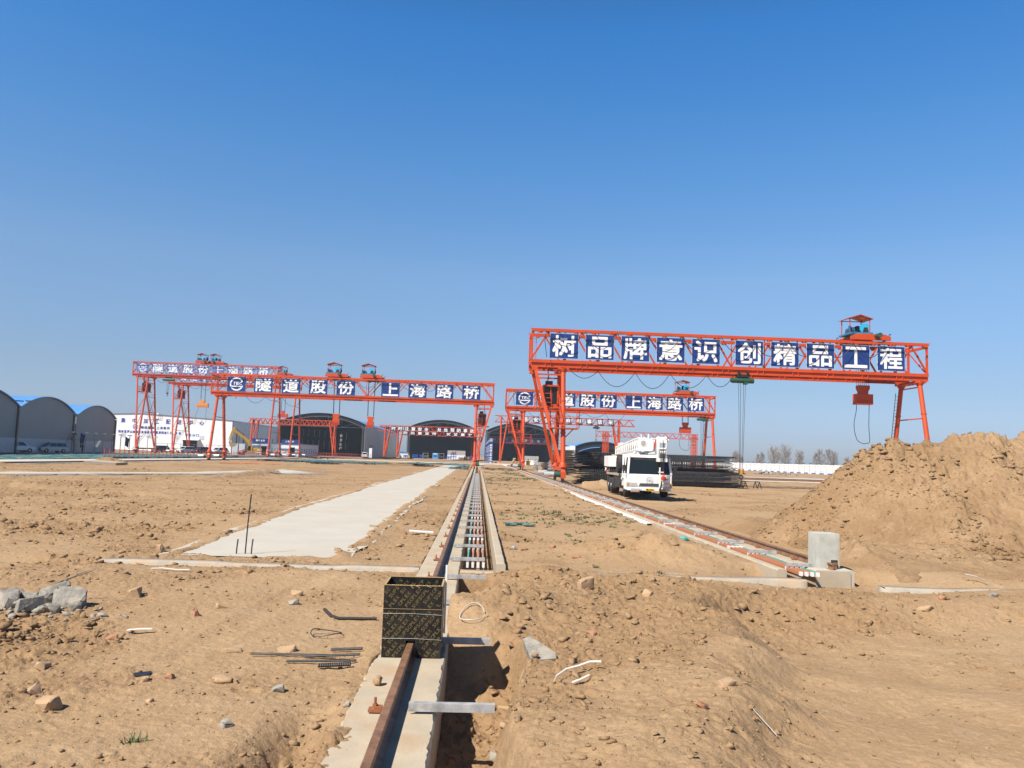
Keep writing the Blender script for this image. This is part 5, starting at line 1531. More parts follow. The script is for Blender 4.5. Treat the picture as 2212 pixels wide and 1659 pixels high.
LAB = ['thin bare tree beyond the hoist ropes', 'rounded bare tree just left of the hanging yellow hook', 'small bare tree right of the hanging yellow hook', 'faint short bare tree in the gap after the hook', 'slim pale bare tree before the broad grey grove', 'slim bare tree at the edge of the broad grey grove', 'first broad bare tree of the grey grove', 'second broad bare tree of the grey grove', 'tallest bare tree in the middle of the grey grove', 'broad bare tree right of the tallest in the grove', 'bare tree closing the grove towards the heap', 'low bare tree at the right end of the grove', 'first slim poplar of the row nearer the heap', 'slim tall poplar in the row nearer the heap', 'tallest slim poplar of the row nearer the heap', 'slim poplar past the tallest of its row', 'short poplar ending the row nearer the heap', 'faint bare tree just above the heap slope', 'last small bare tree beside the heap slope']
for k, (x, y, h, sp) in enumerate(spots): bare_tree(x, y, h, LAB[k], 300 + k, sp * 1.55, 64)
m = MB()
r = random.Random(4)
for k in range(2600):
    x = r.uniform(60, 330); y = r.uniform(520, 620); h = r.uniform(0.8, 3.4); a = r.uniform(-1, 1)
    m.raw([(x, y, 0), (x + 0.6, y, 0), (x + a * 1.2, y, h), (x + a * 1.6 - 0.6, y + 0.5, h * 0.8)], [(0, 1, 2, 3)])
tag(m.build('scrub', 'twig', None, smooth=False), 'low bare scrub along the skyline', 'scrub', kind='stuff')

# ------------------------------------------------------------------ dust netting, fences, posts
def net_sheet(name, x0, x1, y0, y1, label, mt='net_green', seed=1, hz=0.16, nx=150, ny=40, cat='dust net', holes=0.0):
    X, Y = np.meshgrid(np.linspace(0, 1, nx), np.linspace(0, 1, ny))
    fx = x0(Y) + (x1(Y) - x0(Y)) * X if callable(x0) else x0 + (x1 - x0) * X
    fy = y0 + (y1 - y0) * Y + 1.2 * fbm(fx, Y * 3, 6, 3, seed + 9)
    Z = zg(fx, fy, False) + 0.05 + hz * np.abs(fbm(fx, fy, 2.2, 4, seed)) * 2.4
    V = np.stack([fx, fy, Z], -1).reshape(-1, 3); i = np.arange(nx * ny).reshape(ny, nx)
    F = np.stack([i[:-1, :-1], i[:-1, 1:], i[1:, 1:], i[1:, :-1]], -1).reshape(-1, 4)
    if holes:
        c = V[F].mean(1); k = fbm(c[:, 0], c[:, 1] * 0.7, 7.0, 4, seed + 3) + 0.25 * rng.uniform(-1, 1, len(c)) * 0.3
        ex = np.minimum(X, 1 - X)[:-1, :-1].ravel(); ey = np.minimum(Y, 1 - Y)[:-1, :-1].ravel()
        k = k - 0.35 * (1 - sstep(ey, 0.0, 0.30)) - 0.3 * (1 - sstep(ex, 0, 0.1))
        F = F[k > holes]
    return tag(np_mesh(name, V, F, mt, smooth=False), label, cat, kind='stuff')
net_sheet('dust_net', lambda Y: -49.0 + 0 * Y, lambda Y: -66.0 + 0 * Y, 62, 205, 'long teal dust netting laid over earth beside the parked cars', seed=5, nx=80, ny=520, hz=0.10)
net_sheet('dust_net', -36.5, -7.0, 133, 160, 'teal dust netting spread over the earth behind the wide crane', seed=15, hz=0.10, holes=-0.16, nx=190, ny=70)
net_sheet('dust_net', -14, -1.6, 150, 182, 'teal dust netting heaped beyond the end of the concrete path', seed=25, hz=0.10, holes=-0.2, nx=120, ny=60)
net_sheet('dust_net', -4.6, -1.3, 112, 132, 'dark teal scrap of netting beside the wide crane foot', 'net_green', seed=35, hz=0.2, holes=-0.05, nx=40, ny=50)
net_sheet('dust_net', -26, -5.5, 119, 131, 'thin dark folds of netting beneath the wide crane', 'net_dark', seed=45, hz=0.16, holes=0.10, nx=160, ny=40)

def guard_fence(name, label, pts, step, h, mt, group, rails=(0.35, 0.95)):
    t = thing(name, label, 'fence', (pts[0][0], pts[0][1], 0), 0, group)
    x0, y0 = pts[0]; m = MB(); q = MB()
    m.bar((0, 0, 0.05), (0, 0, h), 0.09); post = None
    for (ax, ay), (bx, by) in zip(pts[:-1], pts[1:]):
        L = math.hypot(bx - ax, by - ay); n = max(1, int(L / step))
        for k in range(n + 1):
            if post is None: post = c = m.build('post', mt, t)
            else: c = post.copy(); COL.objects.link(c); c.parent = t
            c.location = (ax + (bx - ax) * k / n - x0, ay + (by - ay) * k / n - y0, 0)
        for z in rails: q.bar((ax - x0, ay - y0, z), (bx - x0, by - y0, z), 0.06)
    q.build('rails', 'fence_grey' if mt == 'fence_red' else mt, t)
    return t
guard_fence('guard_fence', 'red and grey guard railing between the concrete road and the tall cranes', [(-49.3, 108), (-49.3, 190)], 1.5, 1.35, 'fence_red', 'guard railings')
guard_fence('guard_fence', 'red guard railing around the yellow excavator', [(-49.3, 192), (-49.3, 214), (-32, 240)], 1.3, 1.5, 'fence_red', 'guard railings', (0.5, 1.3))
guard_fence('guard_fence', 'low orange railing in front of the first dark shed', [(-50, 236), (-36, 240)], 0.8, 1.6, 'far_orange', 'guard railings', (0.6, 1.4))
guard_fence('guard_fence', 'grey guard railing behind the parked cars', [(-75.2, 104), (-77.8, 168)], 2.0, 1.35, 'fence_grey', 'guard railings', (0.5, 0.9, 1.3))
guard_fence('guard_fence', 'pale pole frame before the white hall', [(-78, 196), (-62, 214)], 3.2, 2.6, 'galv', 'guard railings', (2.55,))
for k, (x, y) in enumerate([(-73.3, 134.5), (-73.6, 148.5), (-73.0, 152), (-73.2, 156), (-73.4, 160), (-73.5, 164), (-73.7, 168.3), (-73.9, 173), (-74.0, 178), (-74.2, 183), (-74.4, 188)]):
    t = thing('light_post', 'lone short pole with a flat white lamp between the two parked cars' if k == 0 else 'grey pole with a flat white lamp in the row before the grey sheds', 'lamp post', (x, y, 0), 0, 'short lamp posts before the grey sheds')
    m = MB(); m.tube((0, 0, 0.1), (0, 0, 3.85), 0.075, 8); m.build('pole', 'galv', t)
    m = MB(); m.box(-0.1, 0.3, -0.9, 0.5, 3.85, 4.0); m.build('lamp_head', 'plastic_white', t)
t = thing('street_lamp', 'tall slim street lamp behind the white parked car', 'street lamp', (-72.4, 127.5, 0))
m = MB(); m.tube((0, 0, 0.1), (0, 0, 8.2), 0.11, 8, 0.06); m.tube((0, 0, 7.6), (1.5, 0.4, 8.3), 0.05, 6); m.tube((0, 0, 7.6), (-1.3, -0.4, 8.3), 0.05, 6); m.build('pole', 'galv', t)
m = MB(); m.box(1.3, 2.2, 0.25, 0.55, 8.25, 8.36); m.box(-2.0, -1.1, -0.55, -0.25, 8.25, 8.36); m.build('lamp_heads', 'dark_metal', t)
m = MB(); m.raw([(-0.9, -0.4, 8.9), (0.9, -0.4, 8.6), (0.9, 0.5, 8.6), (-0.9, 0.5, 8.9)], [(0, 1, 2, 3)]); m.build('solar_panel', 'glass_dark', t)
for x, y, z, lab in ((-71.4, 121.5, 4.2, 'blue flag at the frame edge over the white parked car'), (-72.5, 131.0, 3.9, 'blue flag on a thin pole behind the white parked car'), (-73.0, 150.0, 3.9, 'blue flag in the row of short lamp posts by the ladder'), (-73.6, 170.2, 3.6, 'blue flag further along the row of short lamp posts')):
    t = thing('flag', lab, 'flag', (x, y, 0), 0, 'blue flags before the grey sheds')
    m = MB(); m.tube((0, 0, 0.1), (0, 0, z), 0.03, 6); m.build('flag_pole', 'galv', t)
    m = MB(); vs = [(0.9 * k / 8 * (1 - 0.25 * j / 5), 0.12 * math.sin(k * 1.1 + j), z - 0.02 - 0.36 * j - 0.05 * k) for j in range(6) for k in range(9)]
    m.raw(vs, [(9 * j + k, 9 * j + k + 1, 9 * j + k + 10, 9 * j + k + 9) for j in range(5) for k in range(8)]); m.build('flag_cloth', 'blue_board', t)

# blue slogan boards standing in a row beside the far track
for k in range(5):
    y = 214 + 17.0 * k; x = 3.35 - 0.10 * k
    t = thing('slogan_board', 'tall blue board with a white emblem and column of characters, nearest of its row' if k == 0 else 'tall blue slogan board overlapped by the nearer ones of its row', 'sign board', (x, y, 0), 0, 'blue slogan boards beside the track')
    m = MB(); m.box(-0.5, 0.5, -0.06, 0.06, 0.15, 7.0); b = m.build('board', 'blue_board', t)
    m = MB(); round_logo(m, 0.0, 6.4, 0.40, -0.075)
    for i, ch in enumerate('规范施工安全为先'): put_text(m, ch, -0.36, 4.75 - 0.66 * i, 0.72, 0.50, -0.075)
    m.build('lettering', 'white_letter', b)
    m = MB()
    for s in (-0.4, 0.4): m.bar((s, 0.1, 0.1), (s, 0.1, 6.8), 0.08); m.bar((s, 0.1, 3.5), (s, 1.3, 0.15), 0.06)
    m.build('stand', 'fence_grey', t)
# ------------------------------------------------------------------ white truck crane
def wheel(parent, x, y, z, r, w, name='wheel', rim='silver', side=-1):
    m = MB(); m.lathe([(r * 0.62, -w / 2), (r * 0.93, -w / 2), (r, -w / 2 + 0.05), (r, w / 2 - 0.05), (r * 0.93, w / 2), (r * 0.62, w / 2)], (x, y, z), 'x', 26)
    o = m.build(name, 'black', parent)
    m = MB(); s = side
    m.lathe([(r * 0.62, s * (w / 2 - 0.01)), (r * 0.58, s * (w / 2 - 0.09)), (r * 0.28, s * (w / 2 - 0.10)), (r * 0.24, s * (w / 2 + 0.02)), (0.03, s * (w / 2 + 0.03))], (x, y, z), 'x', 20)
    for k in range(8):
        a = 2 * math.pi * k / 8; m.tube((x + s * (w / 2 - 0.1), y + r * 0.43 * math.cos(a), z + r * 0.43 * math.sin(a)), (x + s * (w / 2 - 0.04), y + r * 0.43 * math.cos(a), z + r * 0.43 * math.sin(a)), 0.03, 6)
    m.build('rim', rim, o)
    return o

def build_truck():
    t = thing('crane_truck', 'white truck mounted crane with lowered boom parked before the rebar cages', 'crane truck', (9.22, 42.7, 0.07), R(-1.5))
    W = 1.2
    def shell(z0, z1, y0a, y0b, y1, xa, xb):
        return [(-xa, y0a, z0), (xa, y0a, z0), (xa, y1, z0), (-xa, y1, z0), (-xb, y0b, z1), (xb, y0b, z1), (xb, y1, z1), (-xb, y1, z1)]
    B6 = [(3, 2, 1, 0), (4, 5, 6, 7), (0, 1, 5, 4), (1, 2, 6, 5), (2, 3, 7, 6), (3, 0, 4, 7)]
    m = MB()
    m.raw(shell(0.56, 1.26, 0.02, 0.0, 1.95, W, W), B6)
    m.raw(shell(2.14, 2.34, 0.22, 0.40, 1.95, W - 0.08, W - 0.22), B6)
    for s in (-1, 1):
        m.bar((s * (W - 0.04), 0.03, 1.24), (s * (W - 0.13), 0.24, 2.2), 0.12, 0.10)
        m.bar((s * (W - 0.04), 1.12, 1.24), (s * (W - 0.11), 1.12, 2.2), 0.08, 0.12)
        m.bar((s * (W - 0.04), 1.88, 1.24), (s * (W - 0.11), 1.88, 2.2), 0.08, 0.14)
    m.box(-W + 0.02, W - 0.02, 1.85, 1.95, 1.2, 2.3)
    m.box(-0.04, 0.04, 0.06, 0.12, 1.24, 1.30)
    cab = m.build('cab', 'white_paint', t)
    bv = cab.modifiers.new('soft', 'BEVEL'); bv.width = 0.035; bv.segments = 2; bv.limit_method = 'ANGLE'
    m = MB(); m.raw([(-W + 0.09, 0.045, 1.27), (W - 0.09, 0.045, 1.27), (W - 0.17, 0.24, 2.16), (-W + 0.17, 0.24, 2.16), (-W + 0.09, 0.085, 1.27), (W - 0.09, 0.085, 1.27), (W - 0.17, 0.28, 2.16), (-W + 0.17, 0.28, 2.16)], B6)
    ws = m.build('windscreen', 'glass_dark', t)
    m = MB(); m.raw([(-W + 0.16, 0.205, 2.02), (W - 0.16, 0.205, 2.02), (W - 0.17, 0.225, 2.16), (-W + 0.17, 0.225, 2.16)], [(0, 1, 2, 3)]); m.build('sun_strip', 'black', ws)
    for s in (-1, 1):
        m = MB(); m.raw([(s * (W - 0.02), 0.16, 1.28), (s * (W - 0.02), 1.08, 1.28), (s * (W - 0.10), 1.08, 2.14), (s * (W - 0.10), 0.34, 2.14)], [(0, 1, 2, 3)]); m.raw([(s * (W - 0.02), 1.18, 1.28), (s * (W - 0.02), 1.82, 1.28), (s * (W - 0.10), 1.82, 2.14), (s * (W - 0.10), 1.18, 2.14)], [(0, 1, 2, 3)])
        m.build('side_window', 'glass_dark', t)
        m = MB(); m.path([(s * (W - 0.1), 0.2, 1.5), (s * (W + 0.16), 0.05, 1.5), (s * (W + 0.16), 0.05, 1.75)], 0.018, 6); m.box(s * (W + 0.16) - 0.10, s * (W + 0.16) + 0.10, 0.0, 0.07, 1.40, 1.72); m.build('mirror', 'black', t)
        m = MB(); m.prism([(s * 0.62, 0.60), (s * 1.10, 0.60), (s * 1.10, 0.80), (s * 0.70, 0.80)], 'y', -0.022, 0.06); h = m.build('headlight', 'chrome', t)
        m = MB()
        for dx in (0.80, 0.98): m.lathe([(0.065, -0.03), (0.065, 0.0)], (s * dx, 0, 0.70), 'y', 14)
        m.build('reflector', 'silver', h)
        m = MB(); m.prism([(s * 1.11, 0.60), (s * 1.212, 0.60), (s * 1.212, 0.80), (s * 1.11, 0.80)], 'y', -0.015, 0.10); m.build('indicator', 'amber', t)
        m = MB(); m.box(min(s * 0.48, s * 1.02), max(s * 0.48, s * 1.02), -0.125, -0.09, 0.40, 0.50); m.build('fog_lamp', 'amber' if s > 0 else 'chrome', t)
        m = MB(); m.box(min(s * 0.92, s * 1.1), max(s * 0.92, s * 1.1), 0.165, 0.22, 2.12, 2.19); m.build('roof_marker', 'amber', t)
        m = MB(); m.bar((s * 0.75 - 0.3, 0.03, 1.255), (s * 0.75 + 0.32, 0.022, 1.225), 0.022); m.build('wiper', 'black', t)
        # wheel arch fairing
        m = MB(); m.prism([(0.45, 0.45), (0.62, 0.56), (0.62, 1.05), (1.95, 1.05), (1.95, 0.9), (1.62, 0.9), (1.45, 1.0), (0.95, 1.0), (0.72, 0.86), (0.62, 0.40)], 'x', s * W - 0.05, s * W + 0.05); m.build('wheel_arch', 'white_paint', t)
    m = MB(); m.raw(shell(0.38, 0.56, -0.09, -0.07, 0.6, W + 0.0, W + 0.0), B6); bmp = m.build('bumper', 'white_paint', t)
    b2 = bmp.modifiers.new('soft', 'BEVEL'); b2.width = 0.03; b2.segments = 2
    m = MB()
    for k in range(4): m.box(-0.58 + 0.02 * k, 0.58 - 0.02 * k, -0.012, 0.02, 0.620 + 0.045 * k, 0.640 + 0.045 * k)
    m.build('grille', 'dark_metal', t)
    m = MB(); ring(m, 0.0, 0.93, 0.155, 0.185, -0.006, 0, 2 * math.pi, 26)
    for i in range(1): m.box(-0.012, 0.012, -0.008, -0.004, 0.84, 1.02)
    for dz, w in ((0.045, 0.12), (0.0, 0.12), (-0.045, 0.12)): m.box(-w, w, -0.008, -0.004, 0.925 + dz, 0.937 + dz)
    m.build('badge', 'silver', t)
    m = MB(); put_text(m, '福止', 0.86, 0.99, 0.14, 0.075, -0.004); m.build('door_lettering', 'black', t)
    m = MB(); m.box(-0.22, 0.22, -0.115, -0.095, 0.375, 0.515); pl = m.build('number_plate', 'yellow_plate', t)
    m = MB(); put_text(m, '豫L·872B1', -0.20, 0.395, 0.40, 0.095, -0.118, 0.004); m.build('plate_characters', 'black', pl)
    for x, y, s in ((-1.02, 1.28, -1), (1.02, 1.28, 1)): wheel(t, x, y, 0.47, 0.47, 0.30, side=s)
    for y in (6.05, 7.25):
        for s in (-1, 1): wheel(t, s * 0.98, y, 0.47, 0.47, 0.46, side=s)
    # carrier deck and chassis
    m = MB(); m.box(-0.42, 0.42, 1.0, 8.3, 0.55, 0.85); m.box(-0.9, 0.9, 2.3, 4.8, 0.45, 0.9); m.box(-1.15, -0.95, 3.0, 5.0, 0.42, 1.05); m.box(0.95, 1.15, 3.0, 5.0, 0.42, 1.05)
    m.tube((-1.0, 2.4, 0.62), (-1.0, 3.0, 0.62), 0.26, 12); m.box(-1.15, -0.7, 7.85, 8.35, 0.35, 1.1); m.box(-1.16, -0.9, 5.15, 5.40, 0.3, 1.1)
    m.build('chassis', 'dark_metal', t)
    m = MB(); m.box(-1.2, 1.2, 1.98, 8.4, 1.10, 1.20)
    for k in range(24): m.box(-1.215, -1.2, 2.1 + 0.26 * k, 2.18 + 0.26 * k, 1.08, 1.21)
    m.build('deck', 'kerb', t)
    m = MB(); m.bar((-1.17, 8.15, 1.25), (-1.17, 8.15, 1.5), 0.3, 0.03); m.build('outrigger_plate', 'white_paint', t)
    m = MB(); m.raw([(-1.33, 8.13, 1.26), (-1.20, 8.13, 1.26), (-1.03, 8.13, 1.49), (-1.16, 8.13, 1.49)], [(0, 1, 2, 3)]); m.build('warning_stripe', 'red_paint', t)
    # spare wheel behind the cab
    m = MB(); m.lathe([(0.30, -0.14), (0.50, -0.14), (0.54, -0.08), (0.54, 0.08), (0.50, 0.14), (0.30, 0.14)], (-1.24, 2.5, 1.76), 'x', 26); sp = m.build('spare_wheel', 'black', t)
    m = MB(); m.lathe([(0.31, -0.12), (0.26, -0.05), (0.02, -0.05)], (-1.24, 2.5, 1.76), 'x', 20); m.build('rim', 'rust', sp)
    # slewing platform, counterweight box, operator cab
    m = MB(); m.lathe([(0.75, 1.2), (0.75, 1.42), (0.9, 1.42), (0.9, 1.55)], (0, 6.0, 0), n=24); m.box(-0.5, 0.5, 4.6, 8.2, 1.55, 1.75); m.build('slewing_platform', 'dark_metal', t)
    m = MB(); m.box(-1.33, -0.25, 6.4, 8.6, 1.55, 2.22); m.box(0.3, 1.25, 5.0, 6.6, 1.55, 2.9); cw = m.build('machine_house', 'white_paint', t); q = cw.modifiers.new('soft', 'BEVEL'); q.width = 0.03; q.segments = 2
    m = MB(); m.box(-1.0, -0.5, 6.8, 7.6, 2.22, 2.32); m.build('sacking', 'wood', t)
    # boom: telescopic box, tilted a little, with head at the front
    bo = Vector((-0.28, 7.2, 2.45)); hd = Vector((0.10, 0.35, 2.82))
    m = MB(); m.bar(bo, hd, 0.50, 0.62); m.bar(bo + (hd - bo) * 0.02, bo + (hd - bo) * 0.72, 0.60, 0.74)
    m.box(-0.62, 0.0, 6.4, 7.6, 1.7, 3.05)
    m.build('boom', 'white_paint', t)
    m = MB(); m.bar((-0.15, 5.2, 1.9), (-0.02, 2.4, 2.35), 0.20); m.build('lift_cylinder', 'silver', t)
    # folding jib along the left of the boom
    m = MB(); a0, a1 = Vector((-0.85, 6.9, 2.35)), Vector((-0.47, 0.75, 2.62)); hh = Vector((0, 0, 0.42)); h2 = Vector((0, 0, 0.62)); dx = Vector((0.30, 0, 0))
    for off in (Vector(), dx):
        m.bar(a0 + off, a1 + off, 0.07); m.bar(a0 + off + hh, a1 + off + h2, 0.07)
        for k in range(13):
            f = k / 12; p = a0.lerp(a1, f) + off; q = (a0 + hh).lerp(a1 + h2, f) + off
            m.bar(p, q, 0.06)
            if k < 12: m.bar(p, (a0 + hh).lerp(a1 + h2, (k + 1) / 12) + off, 0.035)
    m.build('folding_jib', 'white_paint', t)
    m = MB(); m.prism([(-0.62, 2.50), (0.14, 2.50), (0.22, 2.62), (0.22, 3.10), (0.10, 3.18), (-0.62, 3.18)], 'y', 0.22, 0.34)
    m.tube((-0.34, 0.24, 2.93), (-0.34, 0.20, 2.93), 0.17, 20); m.tube((-0.02, 0.4, 3.18), (-0.02, 0.4, 3.42), 0.045, 8); m.cbox(-0.42, 0.45, 3.28, 0.05, 0.05, 0.25); m.bar((-0.6, 0.4, 3.2), (0.5, 0.5, 3.22), 0.05)
    m.build('boom_plate', 'white_paint', t)
    m = MB(); m.tube((-0.34, 0.205, 2.93), (-0.34, 0.195, 2.93), 0.14, 20); m.build('plate_opening', 'galv', t)
    m = MB(); m.bar((0.27, 0.15, 2.62), (0.31, 0.12, 3.12), 0.07, 0.02); m.build('red_lettering', 'red_paint', t)
    m = MB()
    for x in (0.40, 0.78): m.prism([(0.30, 3.28), (-0.25, 3.30), (-0.42, 3.05), (-0.36, 2.2), (-0.20, 1.95), (0.0, 1.95), (0.10, 2.5), (0.30, 2.9)], 'x', x - 0.03, x + 0.03)
    m.box(0.40, 0.78, -0.25, 0.25, 3.16, 3.28); m.box(0.40, 0.78, -0.42, -0.2, 2.62, 2.70); m.box(0.32, 0.86, -0.36, -0.05, 1.95, 2.14); m.box(0.40, 0.78, -0.40, -0.34, 2.96, 3.2); m.bar((0.30, -0.25, 2.2), (0.92, -0.25, 2.0), 0.06); m.tube((0.80, -0.1, 3.1), (0.95, -0.1, 3.1), 0.08, 10)
    m.build('boom_head', 'white_paint', t)
    for x in (0.49, 0.59, 0.69):
        m = MB(); m.lathe([(0.16, -0.03), (0.22, -0.03), (0.19, 0), (0.22, 0.03), (0.16, 0.03)], (x, -0.22, 2.42), 'x', 18); m.build('sheave', 'silver', t)
    m = MB()
    for k in range(6): m.tube((0.46 + 0.05 * k, -0.42, 2.4), (0.52 + 0.03 * k, -0.40, 1.45), 0.011, 5)
    m.tube((0.60, -0.42, 3.1), (0.66, -0.42, 1.3), 0.012, 5)
    m.build('hoist_ropes', 'cable', t)
    m = MB(); m.lathe([(0.03, 0.30), (0.14, 0.26), (0.14, 0.22), (0.05, 0.20)], (0.66, -0.40, 1.03), n=16); m.lathe([(0.04, 0.20), (0.12, 0.17), (0.135, 0.09), (0.12, -0.02), (0.03, -0.05)], (0.66, -0.40, 1.0), n=18); m.tube((0.66, -0.4, 1.25), (0.66, -0.4, 1.5), 0.025, 8); m.build('hook_weight', 'red_paint', t)
    m = MB(); m.cbox(0.46, -0.38, 1.10, 0.05, 0.12, 1.1); m.cbox(0.52, -0.38, 1.40, 0.26, 0.16, 0.05); m.build('hook_block', 'white_paint', t)
    m = MB(); m.path([(0.56, -0.40, 0.95), (0.56, -0.40, 0.72), (0.50, -0.40, 0.60), (0.50, -0.40, 0.45), (0.56, -0.40, 0.38), (0.62, -0.40, 0.46)], [0.03, 0.05, 0.06, 0.06, 0.05, 0.025], 8); m.build('hook', 'dark_metal', t)
    # work lamps on the roof
    for x in (-0.75, -0.45, -0.15):
        m = MB(); m.ball((x, 0.5, 2.40), 0.10, (1.2, 1, 0.8)); m.build('roof_lamp', 'chrome', t)
build_truck()

# ------------------------------------------------------------------ cars
def build_car(label, x, y, z, rot, paint, suv=True, group='cars parked at the yard edge', pick=False):
    t = thing('parked_car', label, 'car', (x, y, z), rot, group)
    L, W, H = 4.7, 0.93, 1.72 if suv else 1.5
    # profile along x (front at -x), height z
    low = [(-2.32, 0.38), (-2.36, 0.62), (-2.25, 0.88), (-1.35, 1.05), (2.20, 1.08), (2.34, 0.95), (2.36, 0.55), (2.28, 0.36)]
    vs = []; n = len(low)
    for s, k in ((-1, 0.94), (-1, 1.0), (1, 1.0), (1, 0.94)):
        pass
    m = MB()
    secs = [(-W, 0.90), (-W * 0.97, 1.0), (0, 1.02), (W * 0.97, 1.0), (W, 0.90)]
    for yy, f in secs:
        for px, pz in low: vs.append((px * (0.97 if abs(yy) > W * 0.96 else 1.0), yy, 0.36 + (pz - 0.36) * f))
    fs = [(k * n + i, k * n + (i + 1) % n, (k + 1) * n + (i + 1) % n, (k + 1) * n + i) for k in range(4) for i in range(n)] + [tuple(range(n)), tuple(range(4 * n, 5 * n))]
    m.raw(vs, fs)
    m.raw([(-1.35, -W * 0.92, 1.04), (2.25, -W * 0.92, 1.06), (2.25, W * 0.92, 1.06), (-1.35, W * 0.92, 1.04), (-0.55, -W * 0.74, H - 0.04), (1.85, -W * 0.74, H - 0.03), (1.85, W * 0.74, H - 0.03), (-0.55, W * 0.74, H - 0.04), (-0.4, -W * 0.6, H), (1.7, -W * 0.6, H), (1.7, W * 0.6, H), (-0.4, W * 0.6, H)],
          [(0, 1, 5, 4), (1, 2, 6, 5), (2, 3, 7, 6), (3, 0, 4, 7), (4, 5, 9, 8), (5, 6, 10, 9), (6, 7, 11, 10), (7, 4, 8, 11), (8, 9, 10, 11)])
    m.build('body', paint, t)
    def on(q, p, f0, f1):  # strip on the side pillar plane
        pass
    m = MB(); e = 0.012
    m.raw([(-1.28 - e, -W * 0.84, 1.09), (-1.28 - e, W * 0.84, 1.09), (-0.62 - e, W * 0.70, H - 0.10), (-0.62 - e, -W * 0.70, H - 0.10)], [(0, 1, 2, 3)]); m.build('windscreen', 'glass_dark', t)
    m = MB(); m.raw([(2.22 + e, -W * 0.8, 1.14), (2.22 + e, W * 0.8, 1.14), (1.93 + e, W * 0.68, H - 0.12), (1.93 + e, -W * 0.68, H - 0.12)], [(0, 1, 2, 3)]); m.build('rear_window', 'glass_dark', t)
    for s in (-1, 1):
        for a, b, c, d in ((-1.05, 0.25, 0.25, -0.50), (0.33, 1.30, 1.28, 0.33), (1.38, 2.05, 1.78, 1.36)):
            m = MB(); m.raw([(a, s * (W * 0.915 + e), 1.09), (b, s * (W * 0.915 + e), 1.09), (c, s * (W * 0.76 + e), H - 0.11), (d, s * (W * 0.76 + e), H - 0.11)], [(0, 1, 2, 3)]); m.build('side_window', 'glass_dark', t)
        m = MB(); m.cbox(-2.25, s * 0.68, 0.80, 0.14, 0.36, 0.15); m.build('headlight', 'chrome', t)
        m = MB(); m.cbox(2.30, s * 0.70, 0.92, 0.10, 0.34, 0.13); m.build('tail_light', 'red_paint', t)
        for wx in (-1.42, 1.42):
            m = MB(); m.lathe([(0.22, -0.11), (0.35, -0.11), (0.36, 0.0), (0.35, 0.11), (0.22, 0.11)], (wx, s * (W - 0.09), 0.36), 'y', 18); w = m.build('wheel', 'black', t)
            m = MB(); m.lathe([(0.23, s * 0.10), (0.03, s * 0.12)], (wx, s * (W - 0.09), 0.36), 'y', 14); m.build('rim', 'silver', w)
    m = MB(); m.box(-2.40, -2.25, -0.5, 0.5, 0.45, 0.70); m.build('grille', 'car_black', t)
    return t
G = 0.22
build_car('white estate car seen from behind at the edge of the frame', -70.9, 126.5, G, R(232), 'car_white')
build_car('silver grey car facing the yard between two lamp poles', -70.9, 136.5, G, R(58), 'car_silver')
for x, y, r, p, lab in ((-70.5, 196.5, 60, 'car_white', 'white car half hidden by the tower legs of the tall far crane'), (-67.6, 198.5, 70, 'car_black', 'dark car just right of the tall far crane legs'), (-64.6, 203, 62, 'car_white', 'pale car between the two tall far cranes'), (-60.5, 212, 60, 'car_red', 'dark red car right of the second tall crane tower'), (-58.2, 224, 80, 'car_black', 'dark car by the corner of the white hall'), (-80, 205, 60, 'car_black', 'dark car behind the first tall tower leg'), (-34.6, 246, -80, 'car_white', 'white car beside the clad wall of the first dark shed')):
    build_car(lab, x, y, G + 0.1, R(r), p)

# ------------------------------------------------------------------ yellow excavator
t = thing('excavator', 'yellow tracked excavator with its arm raised before the white hall', 'excavator', (-56.4, 203.5, 0.3), R(14))
t.scale = (0.85, 0.85, 0.85)
m = MB()
for s in (-1, 1): m.prism([(-2.1, 0.25), (-1.8, 0.0), (1.8, 0.0), (2.1, 0.25), (2.1, 0.65), (1.8, 0.9), (-1.8, 0.9), (-2.1, 0.65)], 'y', s * 1.2 - 0.3, s * 1.2 + 0.3)
m.build('tracks', 'kerb', t)
m = MB(); m.box(-1.6, 2.3, -1.35, 1.35, 1.05, 1.25); m.box(0.1, 2.5, -1.3, 1.3, 1.25, 2.1); m.box(0.4, 1.6, -0.4, 1.2, 2.1, 2.3); h = m.build('upper_body', 'yellow', t); q = h.modifiers.new('soft', 'BEVEL'); q.width = 0.08; q.segments = 2
m = MB(); m.box(1.2, 1.9, -1.33, -1.30, 1.5, 1.8); m.build('side_marking', 'white_paint', t)
m = MB(); m.prism([(-1.75, 1.25), (-0.2, 1.25), (-0.2, 2.95), (-1.25, 2.95), (-1.75, 2.2)], 'y', -1.3, -0.35); c = m.build('cab', 'yellow', t)
m = MB(); m.prism([(-1.62, 1.4), (-0.65, 1.4), (-0.65, 2.82), (-1.2, 2.82), (-1.62, 2.15)], 'y', -1.32, -1.30); m.prism([(-1.25, 1.35), (-0.4, 1.35), (-0.4, 2.2), (-0.8, 2.2)], 'y', -0.36, -0.33); m.raw([(-1.77, -1.2, 1.4), (-1.77, -0.45, 1.4), (-1.77, -0.45, 2.15), (-1.77, -1.2, 2.15)], [(0, 1, 2, 3)]); m.build('cab_glass', 'glass_dark', c)
m = MB(); m.prism([(-0.9, 1.4), (-0.3, 1.4), (-0.6, 3.2), (-1.4, 4.6), (-2.6, 5.6), (-5.4, 7.4), (-5.8, 7.2), (-5.6, 6.8), (-3.0, 4.9), (-1.7, 3.6)], 'y', 0.1, 0.55); m.build('boom', 'yellow', t)
